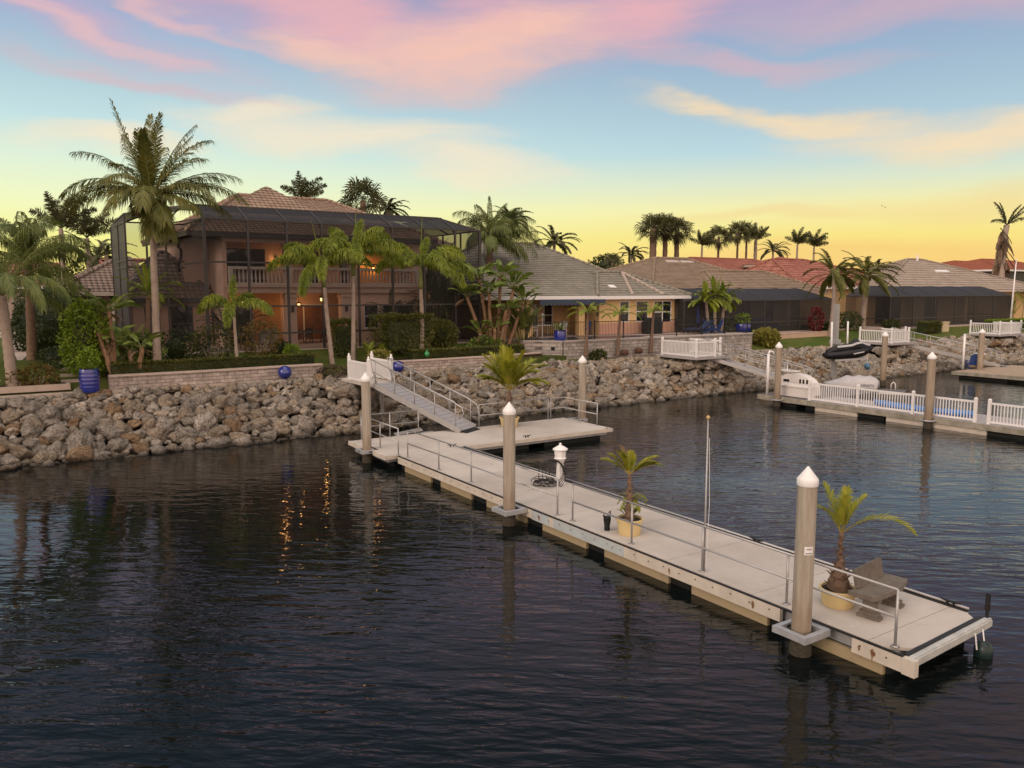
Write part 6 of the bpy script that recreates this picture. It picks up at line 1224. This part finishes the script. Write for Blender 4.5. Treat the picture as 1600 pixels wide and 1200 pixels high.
o = foxtail('foxtail palm right of the pair, dense green crown over the balcony', gp(550, 6.3), at(552, 395, 6.3), .13, .10, [(-.8, -.2, .8, 1.0, 1.6), (-.5, .4, 1, .9, 1.0), (.9, -.2, .8, 1.1, 1.5), (.9, .3, .5, 1.1, 1.6), (.3, -.9, .7, .9, 1.9), (.1, .4, 1, .8, .6), (-.3, -.7, .8, .9, 1.7), (.6, -.4, 1, .95, 1.1), (.5, .5, .9, 1, 1.2)], 2.25, 1.2); spear(o, at(553, 392, 6.3), rel(.08, 0, 1).normalized(), 2.1)
o = foxtail('foxtail palm with pink tinged trunk in front of the rounded bushes', gp(658, 6.4), at(657, 415, 6.4), .15, .11, [(-1, -.1, .8, 1.0, 1.7), (-.6, .3, 1, .95, 1.2), (.8, -.2, .9, 1.05, 1.5), (1, .1, .6, 1.2, 1.7), (.6, -.7, .7, 1.1, 1.9), (.7, .4, 1, 1, 1.2), (-.2, -.8, .9, .85, 1.8), (.1, .5, 1, .8, .7), (.95, -.4, .4, 1.15, 1.7)], 2.3, 1.3); spear(o, at(657, 412, 6.4), rel(.05, 0, 1).normalized(), 2.7)
# queen palm
def queen_crown(L, n, lean=None):
    def f(m, c): ring_fronds(m, c, [(72, .2, 1.0, 1.0), (45, .3, 1.05, 1.6), (15, .3, .95, 1.7), (-25, .2, .75, 1.2)], n, L, nl=60, ll=.62, lw=.03, hang=1.3, wind=lean, cup=.1, ragged=.05)
    return f
def qcrown(m, c):
    for x, y, z, L, dp in [(-.45, 0, 1, 3.0, 1.6), (-.2, .3, 1, 2.8, 1.1), (.25, .2, 1, 2.6, 1.0), (.75, 0, .9, 3.2, 1.2), (1, .1, .6, 3.9, 1.5), (.9, -.3, .35, 3.6, 1.6), (.6, .6, .7, 2.8, 1.3), (.4, -.6, .8, 2.6, 1.7), (-.5, -.5, .5, 1.9, 1.6), (-.7, .3, .3, 1.7, 1.4), (.1, -.8, .3, 2.2, 1.5), (.7, -.1, .0, 2.5, 1.0), (.2, .8, .8, 2.4, 1.3), (.95, -.1, .85, 3.3, 1.35), (.45, .1, 1, 2.9, 1.2)]:
        
        for q in range(2): frond(m, c, rel(x + rnd.uniform(-.2, .2) * q, y + rnd.uniform(-.35, .35) * q, z + rnd.uniform(-.2, .2) * q), L * (1.12 - .12 * q), dp * 1.1, nl=74, ll=1.0, lw=.036, hang=1.45, cup=.05, rr=.03)
palm('queen_palm', 'windblown queen palm with long drooping fronds between the two nearest houses', gp(765, 13), at(765, 372, 13), .24, .22, TRUNK2, qcrown, L_QUEEN, STEMD)
# left edge palms
def lcrown(n, L, bias, ll=.7):
    def f(m, c):
        r1 = random.Random(int(L * 77))
        for k in range(n): a = 6.283 * k / n + r1.uniform(-.2, .2); e = r1.choice((2.2, 1.5, 1.0, .6, .3)); frond(m, c, rel(math.cos(a) + bias, math.sin(a), e * 1.2), L * r1.uniform(.85, 1.1), 1.5 + .5 * r1.random(), nl=62, ll=ll, lw=.034, hang=1.35, cup=.1, rr=.026, r=r1)
    return f
palm('queen_palm', 'queen palm with stout grey trunk at the left picture edge', gp(13, 5.2), at(3, 462, 5.2), .23, .18, TRUNK, lcrown(26, 4.7, .0, .8), L_QUEEN, STEM)
palm('queen_palm', 'queen palm with shaggy drooping crown behind the dark hedge at far left', gp(46, 9.5), at(44, 412, 9.5), .22, .17, TRUNK2, lcrown(30, 3.3, .15, .85), L_QUEEN, STEM)
# bird of paradise clumps
BTR = mat('orange_brown_trunk', (.27, .16, .095), .9, .3, 4, .8, 14)
def bop(label, c, stems, name='bird_of_paradise'):
    c = V(c); o = thing(name, label, 'plant', c); 
    for bx_, by_, tx, ty, h, n, L in stems:
        b0 = c + rel(bx_, by_, -.1); tp = c + rel(tx, ty, h); m = MB(); m.tube([b0.lerp(tp, i / 8) + V((math.sin(i * 1.9 + bx_ * 9), math.cos(i * 2.3), 0)) * .02 for i in range(9)], [.10 * (1.1 - .02 * i) * (1 + .1 * (i % 2)) for i in range(9)], 7); m.build('trunk', BTR if h > 1.2 else TRUNK, o); m = MB()
        for k in range(n): a = 6.283 * k / n + bx_ * 5; e = rnd.choice((1.6, 1.0, .6)); paddle(m, tp - Z * .05, rel(math.cos(a), math.sin(a) * .8, e), L * rnd.uniform(.8, 1.15), .33 * L, petl=.45 * L)
        for k in range(3): a = rnd.uniform(0, 6.28); paddle(m, tp - Z * .1, rel(math.cos(a), math.sin(a), -.1), L * .7, .18 * L, m=2, petl=.2)
        m.build('crown', [L_BOP, STEM, L_DRY, STEMD], o)
    return o
bop('clump of bird of paradise with orange brown leaning trunks right of the screen cage', gp(768, 7.2), [(-.3, 0, -1.5, .2, 3.2, 12, 1.1), (-.1, .2, -.75, .3, 4.3, 13, 1.15), (.0, -.2, -.15, -.1, 3.4, 10, 1.0), (.35, .3, .55, .2, 4.4, 13, 1.15), (.6, 0, 1.35, .1, 3.7, 12, 1.15), (.5, -.4, .9, -.5, 2.4, 10, 1.0), (.9, .4, 2.0, .5, 2.9, 11, 1.1), (-.6, -.4, -.7, -.6, 1.0, 6, .9), (.2, -.6, .2, -.8, 1.3, 6, .9)])
bop('clump of bird of paradise with grey twisted trunks behind the blue pot at left', gp(178, 5.4), [(.1, 0, -.9, .2, 2.9, 8, .95), (-.15, .2, -.35, .3, 3.1, 8, 1.0), (.0, -.2, -.6, -.3, 2.2, 6, .8), (.9, 0, 1.25, -.1, 1.5, 7, .85), (.5, .5, .3, .7, 1.3, 6, .8), (-.3, .2, -.2, .3, 1.7, 6, .9)])
def fan_crown(R_, n, skirt=True):
    def f(m, c):
        r1 = random.Random(n + int(R_ * 50))
        for k in range(n): fan_leaf(m, c, sph(k * 137.5, 80 - 115 * (k / n) ** .8), R_ * r1.uniform(.85, 1.1), r1)
        if skirt:
            for k in range(9): fan_leaf(m, c - Z * (.2 + .1 * k), sph(k * 80, -62), R_ * .6, r1, 2, R_ * .3, 10)
    return f
def areca(label, c, n, L, h, lm=None, name='areca_palm'):
    c = V(c); o = thing(name, label, 'palm', c); m = MB(); k2 = MB()
    for k in range(n):
        a = rnd.uniform(0, 6.28); rr = rnd.uniform(0, .55); b0 = c + V((rr * math.cos(a), rr * math.sin(a), -.1)); tp = b0 + V((math.cos(a) * .3, math.sin(a) * .3, h * rnd.uniform(.5, 1))); k2.tube([b0, tp], [.045, .035], 5)
        for j in range(4): frond(m, tp, sph(math.degrees(a) + rnd.uniform(-70, 70) + j * 90, rnd.uniform(45, 80)), L * rnd.uniform(.8, 1.1), 1.2, nl=40, ll=.42, lw=.028, hang=.5, rr=.014)
    k2.build('trunk', STEM, o, True); m.build('crown', [lm or L_FOX, STEM], o); return o
areca('dense areca palm with arching fronds at the corner of the yellow house', gp(818, 7.2), 12, 2.2, 1.6, L_QUEEN)
areca('dark palm clump inside the right end of the screen cage', (1.9, 11.2, 3.2), 12, 2.5, 2.6, L_DARK); areca('dark palm clump inside the cage right behind the large foxtail palm', (.6, 10.6, 3.2), 8, 1.9, 1.6, L_DARK); areca('dark feathery palm inside the cage before the ground floor windows', (-1.4, 10.9, 3.2), 7, 1.8, 1.7, L_DARK); areca('dark palm inside the cage behind the short foxtail palm', (-11.4, 10.6, 3.2), 7, 1.9, 1.5, L_DARK)
areca('tall dark palm screen filling the back of the cage at its right end', (2.7, 13.6, 3.2), 12, 2.9, 4.4, L_DARK)
palm('date_palm', 'small date palm with brown trunk in front of the left cage section', gp(226, 7.2), at(232, 462, 7.2), .13, .11, TRUNK2, lambda m, c: ring_fronds(m, c, [(70, .25, .9, .7), (42, .35, 1, 1.3), (10, .4, .95, 1.3)], 24, 1.75, nl=44, ll=.36, lw=.026, hang=.4), L_FOX, STEM)
areca('low feathery palm between the hedge and the date palm at left', gp(205, 7.5), 6, 1.3, .9, L_FOX)
# terrace palms
for px, pb, pt, t_, L, lb in ((915, 553, 490, 4.25, 1.5, 'slim palm before the block wall, left of the three by the pool fence'), (965, 552, 492, 4.25, 1.4, 'slim palm before the block wall, middle of the three by the pool fence'), (1017, 548, 488, 4.25, 1.25, 'slim palm before the block wall, right of the three by the pool fence')):
    b0, tp = at(px, pb, t_), at(px + 4, pt, t_)
    palm('christmas_palm', lb, b0, tp, .12, .075, TRUNK2, lambda m, c, L=L: [frond(m, c, rel(x, y, z), L * l, dp, nl=44, ll=.40, lw=.03, hang=.8, rr=.018) for x, y, z, l, dp in ((-1, 0, .9, 1, 1.6), (-.5, .5, 1, .9, 1.1), (.8, .1, 1, 1.1, 1.5), (1, -.3, .5, 1.05, 1.6), (.2, -.7, .9, .9, 1.7), (-.3, -.6, .4, .9, 1.4), (.4, .6, 1, .9, 1.2), (-.7, -.2, .3, .95, 1.3))], L_FOX, STEM, 'slim palms along the pool wall')
def bushy(L, n, ll=.4): return lambda m, c: ring_fronds(m, c, [(72, .2, .9, .6), (45, .3, 1, 1.2), (15, .3, 1, 1.4), (-15, .2, .9, 1.1)], n, L, nl=40, ll=ll, lw=.04, hang=.5)
c0 = gp(1119, 7.4); o = thing('triple_date_palm', 'triple stemmed date palm with rounded crown beside the low screened porch', 'palm', c0)
for k, (bx_, px, py, mi) in enumerate(((-.5, 1103, 470, 0), (.0, 1117, 462, 0), (.5, 1131, 468, 0))):
    b0 = c0 + rel(bx_ * .7, 0, -.1); tp = at(px, py, 7.4); m = MB(); trunk(m, b0, tp, .13, .11, .04, 18); m.build('trunk', TRUNK, o, True); m = MB(); bushy(1.6, 22)(m, tp); m.build('crown', [L_FOX, STEM], o)
def windy(L, n): 
    def f(m, c):
        r1 = random.Random(n)
        for k in range(n): a = 6.283 * k / n + r1.uniform(-.2, .2); e = (1.2, .8, .4, .05, -.25)[k % 5]; frond(m, c, rel(math.cos(a) + .25, math.sin(a), e), L * r1.uniform(.85, 1.1), 1.25, nl=60, ll=.62, lw=.05, hang=.7, wind=rel(.35, 0, 0), rr=.035, r=r1)
    return f
palm('coconut_palm', 'curved coconut palm leaning over the lift post in front of the red roof', gp(1298, 6.4), at(1304, 428, 6.4), .24, .16, TRUNK, windy(3.0, 28), L_COCO, STEM, bend=.15)
palm('coconut_palm', 'coconut palm with drooping fronds right of the curved one, before the yellow gable', gp(1347, 7.6), at(1355, 430, 7.6), .27, .18, TRUNK, windy(3.1, 31), L_COCO, STEM)
# ---- palms behind the houses
def bgpalm(kind, label, px, pyb, pyt, t_, L, n, r0=.2, group='palms behind the roofs'):
    tp = at(px, pyt, t_); b0 = V((tp.x, t_, ground_z(tp.x, t_)))
    if kind == 'fan': return palm('fan_palm', label, b0, tp, r0, r0 * .8, TRUNK2, fan_crown(L, n), L_FAN, STEMD, group)
    if kind == 'fox':
        def f(m, c):
            r1 = random.Random(px); 
            for k in range(n): a = 6.283 * k / n; frond(m, c, rel(math.cos(a) + .2, math.sin(a), (2.6, 1.5, .75)[k % 3]), L * r1.uniform(.8, 1.1), .8, wind=rel(.25, 0, 0), nl=54, ll=L * .2, lw=.06, hang=.3, style='plume', r=r1, rr=.04)
        return palm('foxtail_palm', label, b0, tp, r0, r0 * .75, TRUNK, f, L_FAN, STEMD, group)
    def f(m, c):
        r1 = random.Random(px)
        for k in range(n): a = 6.283 * k / n + r1.uniform(-.2, .2); frond(m, c, rel(math.cos(a) + .3, math.sin(a), (1.3, .8, .35, 0)[k % 4]), L * r1.uniform(.85, 1.1), 1.2, nl=46, ll=L * .22, lw=.07, hang=.6, r=r1, rr=.05)
    return palm('coconut_palm', label, b0, tp, r0, r0 * .75, TRUNK, f, L_FAN, STEMD, group)
bgpalm('fox', 'upright palm with brown crownshaft, taller of the two beyond the left roofs', 95, 470, 357, 30, 3.0, 10); bgpalm('fox', 'slim palm left of the screen cage, shorter of the two beyond the left roofs', 136, 430, 372, 34, 2.7, 8, .22)
bgpalm('coco', 'dark low palm just left of the screen cage above the pink roof', 150, 430, 405, 45, 3.6, 14); bgpalm('coco', 'small dark palm half hidden by the left edge of the screen cage', 166, 430, 398, 42, 2.0, 10)
bgpalm('fox', 'palm crown rising behind the peach house ridge, left one', 472, 400, 312, 32, 2.4, 9); bgpalm('fan', 'fan palm rising behind the peach house roof', 567, 400, 314, 30, 1.35, 26, .3); bgpalm('coco', 'dense palm crown right of the fan palm behind the peach house', 605, 400, 328, 31, 2.2, 20)
bgpalm('coco', 'coconut palm behind the hip of the grey brown roof', 866, 400, 380, 32, 2.9, 18); bgpalm('fan', 'small palm top left of the windblown queen palm', 752, 420, 352, 34, 1.1, 16, .2); bgpalm('coco', 'dense crown directly behind the windblown queen palm', 797, 420, 345, 36, 2.5, 26)
bgpalm('coco', 'low dense dark palm left of the fan palm trio', 986, 430, 398, 50, 2.6, 22); bgpalm('fan', 'pale grey tuft of palm at the roof line between the brown roofs', 957, 420, 411, 58, 1.1, 14)
for px, py, lb in ((1021, 357, 'fan palm with thick shaggy trunk, left of the tall trio'), (1040, 356, 'fan palm in the middle of the tall trio'), (1058, 362, 'fan palm, right and widest of the tall trio')): bgpalm('fan', lb, px, 430, py, 46, 1.55, 30, .55 if px == 1021 else .4, 'trio of fan palms behind the tan roof')
bgpalm('fox', 'windblown palm left of the lone fan palm over the red roof', 1097, 425, 384, 50, 2.6, 12); bgpalm('fan', 'lone slim fan palm over the left end of the red roof', 1123, 420, 371, 52, 1.45, 26, .22); bgpalm('fan', 'left of two slim fan palms with shaggy skirts over the red roof', 1153, 420, 365, 52, 1.35, 26, .2); bgpalm('fan', 'right of two slim fan palms with shaggy skirts over the red roof', 1167, 420, 362, 52, 1.3, 24, .2)
bgpalm('fox', 'palm with pale crownshaft and upright windblown fronds over the red roof', 1181, 420, 376, 52, 3.0, 10, .35); bgpalm('coco', 'broad low palm behind the yellow tower', 1208, 415, 392, 52, 3.1, 20); bgpalm('fox', 'bushy palm right of the yellow tower, left of two', 1246, 410, 382, 52, 3.0, 13); bgpalm('fox', 'bushy palm right of the yellow tower, right of two', 1272, 410, 386, 50, 3.1, 13)
bgpalm('coco', 'short palm behind the drooping coconut palm at the sunset edge', 1368, 440, 420, 24, 2.4, 18)
# storm-battered palm at far right
b0 = at(1561, 455, 16); b0.z = 3; tp = at(1573, 352, 16)
o = thing('battered_palm', 'battered palm with thick shaggy trunk and few torn fronds at far right', 'palm', b0); m = MB(); K5 = [b0 - Z * .2, b0.lerp(at(1562, 425, 16), .5), at(1562, 425, 16), at(1563, 418, 16), at(1568, 390, 16), at(1570, 372, 16), at(1571, 366, 16), tp]; m.tube(K5, [.75, .66, .58, .50, .42, .34, .30, .34], 11); m.build('trunk', TRUNK, o, True); m = MB()
for x, y, z, L, dp in ((-.45, 0, 1, 2.9, .6), (-.2, .2, 1, 2.6, .4), (.75, 0, .9, 3.6, .3), (.9, .2, .8, 3.4, .5), (.3, -.3, 1, 2.4, .6), (-.8, -.2, .7, 2.0, 1.2), (.6, -.4, .6, 2.2, 1.0)): frond(m, tp, rel(x, y, z), L * 1.15, dp, nl=54, ll=1.1, lw=.10, hang=.9, ragged=.2, rr=.07)
for k in range(26): frond(m, at(1567 + 12 * (k % 3 - 1) / 3, 356 + 3 * k, 16), rel(math.cos(k * 2.3), -.6, -1.4), rnd.uniform(1.3, 2.6), .4, nl=22, ll=.6, lw=.14, hang=.9, m=2, rr=.07)
m.build('crown', [L_FAN, STEMD, L_DRY, STEMD], o)
areca('small bright palm with curved stem at the right picture edge', at(1592, 508, 7.5) - Z * .3, 3, 2.0, 2.6, L_FOX)
areca('leafy palm behind the flagpole at the right picture edge', at(1612, 495, 10), 6, 2.2, 2.2, L_QUEEN)

# ================================================================ SHRUBS AND HEDGES
def hedge(label, pts, w, h, n, lm=L_HEDGE, z=None, ls=.085, name='hedge'):
    o = thing(name, label, 'hedge', (*pts[0], z or ground_z(*pts[0]))); m = MB(); 
    for (a, b2) in zip(pts[:-1], pts[1:]):
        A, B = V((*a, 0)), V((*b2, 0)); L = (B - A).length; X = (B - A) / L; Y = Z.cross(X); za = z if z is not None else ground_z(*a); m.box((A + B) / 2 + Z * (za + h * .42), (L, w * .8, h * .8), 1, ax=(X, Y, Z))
        for k in range(int(n * L)):
            f = rnd.random(); sd_ = rnd.choice((-1, 0, 0, 1)); yy = sd_ * w * .5 * rnd.uniform(.8, 1.05) if sd_ else rnd.uniform(-.5, .5) * w; zz = h * rnd.random() if sd_ else h * rnd.uniform(.86, 1.02); q = A + X * (f * L) + Y * yy + Z * (za + zz * (1 + .10 * noise.noise(V((f * L * 1.5, yy * 2, 3)))))
            d = (Y * sd_ * .8 + Z * .7 + V((rnd.gauss(0, .5), rnd.gauss(0, .5), rnd.gauss(0, .4)))).normalized(); S, N = perp(d); l = ls * rnd.uniform(.7, 1.4); m.add((q, q + d * l * .5 + S * l * .32, q + d * l, q + d * l * .5 - S * l * .32), ((0, 1, 2, 3),))
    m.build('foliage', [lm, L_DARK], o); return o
hedge('low clipped hedge along the top of the left brick wall', [(-18.2, 5.0), (-14.5, 5.0), (-11, 5.3), (-8.8, 5.4)], .75, .52, 900, z=2.7); hedge('low clipped hedge along the right brick wall below the rounded bushes', [(-3.2, 5.4), (2.6, 5.5), (4.6, 6.0)], .8, .5, 900, z=2.65)
P = lambda px, py, t_: at(px, py, t_)
shrub('large_bush', 'large rounded olive bush below the ground floor windows', P(628, 522, 7.0), (1.62, .85, 1.05), 8000, .12, L_HEDGE, shape='box'); shrub('large_bush', 'smaller rounded olive bush right of the pink tinged palm trunk', P(690, 525, 7.2), (1.0, .75, 1.0), 5200, .12, L_HEDGE)
shrub('large_bush', 'upright clipped bush between the pair of foxtail palms', P(535, 530, 7.4), (.6, .5, 1.05), 3200, .12, L_HEDGE, shape='box')
shrub('croton', 'loose speckled croton shrub between the coconut palm and the short foxtail palm', P(330, 540, 6.2), (1.25, .7, .95), 1000, .17, L_SHRUB, core=False, stems=7); shrub('croton', 'loose croton shrub in front of the lanai armchair', P(408, 530, 6.6), (1.0, .6, 1.0), 900, .16, L_CROT, core=False, stems=7)
shrub('large_bush', 'dark leafy shrub low behind the coconut palm trunk', P(275, 545, 7.5), (1.6, .8, .9), 1500, .15, L_DARK); shrub('grass_tuft', 'bright fine leaved tuft spilling over the hedge beside the lanai column', P(456, 552, 5.9), (.45, .4, .48), 1300, .10, L_BRIGHT, 'shrub', stems=3, up=.5); shrub('shrub', 'dark glossy shrub on the lanai edge beside the bright tuft', P(442, 548, 7.6), (.5, .4, .45), 600, .16, L_DARK)
shrub('shrub', 'dry grey brown shrub on the rocks left of the picket fence', at(522, 582, 4.0), (.9, .45, .38), 900, .12, L_CROT if False else leaf('dry_shrub_leaf', (.05, .035, .025), (.14, .10, .07)), stems=6, core=False)
shrub('shrub', 'small yellow green shrub just inside the picket fence', at(592, 556, 5.2), (.7, .5, .3), 700, .16, L_YEL, stems=3)
areca('little palm seedling beside the picket fence gate', at(588, 556, 5.6) - Z * .3, 2, .9, .35, L_FOX)
shrub('hedge_column', 'tall bright green leafy hedge column left of the grey twisted trunks', P(133, 530, 6.0), (.98, .8, 1.75), 3600, .17, L_BRIGHT, 'hedge', stems=3); shrub('large_bush', 'big dark round tree like hedge behind the left lawn', P(72, 515, 16), (1.75, 1.5, 1.75), 5200, .18, L_DARK, 'hedge', ck=.85); shrub('large_bush', 'dark hedge mass behind the round hedge at left', P(92, 492, 20), (2.4, 1.4, 1.9), 4200, .22, L_DARK, 'hedge', ck=.9); shrub('large_bush', 'low dark hedge running along the left lawn', P(92, 560, 9.5), (1.1, 3.2, .55), 2600, .13, L_DARK, 'hedge')
shrub('croton', 'orange leaved croton with pale stems in the mulch bed at left', P(60, 588, 5.1), (.72, .5, .55), 520, .17, L_CROT, core=False, stems=9); shrub('croton', 'sparse croton with dark red leaves left of the orange one', P(27, 596, 5.0), (.4, .35, .45), 190, .15, L_RED if False else L_CROT, core=False, stems=7)
shrub('shrub', 'large leaf shrub under the date palm at left', P(225, 545, 6.6), (.9, .6, .75), 700, .22, L_BOP, stems=3); shrub('shrub', 'leafy shrub at the foot of the leaning orange brown trunks', P(760, 540, 6.6), (1.3, .6, .55), 900, .2, L_BOP, stems=3); shrub('shrub', 'dark shrub left of the block wall end', P(830, 542, 7), (.9, .6, .6), 800, .16, L_DARK)
m = MB(); q = [(5.6, 4.3), (6.9, 4.35), (6.6, 5.0), (5.0, 6.4), (2.6, 6.2), (3.4, 4.6)]; m.prism(q, 2.1, 2.5); tag(m.build('grass_mound', LAWN), kind='structure')
shrub('shrub', 'small green plant on the rocks at the foot of the block wall', at(935, 555, 4.2), (.6, .3, .28), 400, .2, L_SHRUB, core=False, stems=4)
shrub('variegated_grass', 'bright yellow variegated grass clump below the terrace end', at(1196, 528, 5.2), (.95, .8, .5), 1500, .42, L_YEL, stems=0, up=.6); shrub('shrub', 'round dark green bush between terrace end and yellow grass', at(1176, 521, 6.2), (.45, .4, .4), 600, .12, L_DARK); shrub('shrub', 'grey green loose bush beside the blue chairs', at(1142, 510, 7.2), (.85, .6, .7), 900, .16, leaf('grey_leaf', (.07, .085, .05), (.16, .17, .11)), core=False, stems=5)
shrub('shrub', 'yellow green bush at the corner of the yellow house', at(1066, 495, 11), (.7, .6, .95), 900, .17, L_YEL, stems=3); shrub('ti_plant', 'dark red leaved shrub in front of the low porch', at(1276, 500, 6.8), (.55, .5, 1.0), 420, .26, L_RED, core=False, stems=4)
for px, py, t_, rd, lb in ((1325, 503, 8, (2.0, .9, .9), 'broad green bush at the foot of the two coconut palms'), (1392, 508, 8, (1.0, .7, .55), 'dark round bush left of the low cream wall'), (1290, 512, 7.5, (1.2, .6, .4), 'low green bush beside the red leaved shrub')): shrub('shrub', lb, at(px, py, t_), rd, 1200, .18, L_SHRUB)
hedge('clipped hedge in front of the pale house porch beside the cream wall', [(49.3, 6.2), (52.2, 6.2)], .9, .95, 900, L_HEDGE, 2.55, .13); hedge('long bright clipped hedge before the right end of the black porch', [(62.5, 6.6), (72, 6.6)], 1.0, .8, 700, L_BRIGHT, 2.6, .12)
o = thing('garden_wall', 'low cream stucco wall between hedge and porch of the pale house', 'wall', (53.5, 6.5, 2.6)); m = MB(); m.bx(52.5, 54.4, 6.3, 6.6, 2.3, 3.4); m.build('face', mat('cream_stucco', (.58, .47, .30), .9, .08), o); m = MB(); m.bx(52.45, 54.45, 6.25, 6.65, 3.4, 3.48); m.build('cap', MATS['cream_stucco'], o)
o = thing('garden_wall', 'low peach planter edge along the lawn of the tan roofed house', 'wall', (27, 6.6, 2.7)); m = MB(); m.bar((25.4, 6.4, 2.75), (37, 6.6, 2.8), .2, .55); m.build('face', mat('peach_base', (.52, .36, .26), .9, .1), o); m = MB(); m.bar((25.4, 6.4, 3.05), (37, 6.6, 3.1), .26, .05); m.build('cap', CAPM, o)
for px, t_, w, h, lb in ((20, 95, 16, 6, 'far dark trees beyond the street at the left'), (120, 110, 14, 7, 'far dark trees above the pink roof at left')):
    shrub('tree', lb, at(px, 452, t_), (w * .5, 4, h * .5), 1500, .7, L_DARK, 'tree')
for px, py, t_, lb in ((948, 414, 70, 'far grey tree top between brown roof and sunset'), (1368, 436, 60, 'far tree tops over the red barrel roof')): shrub('tree', lb, at(px, py, t_), (3, 2, 1.6), 900, .5, L_DARK, 'tree')
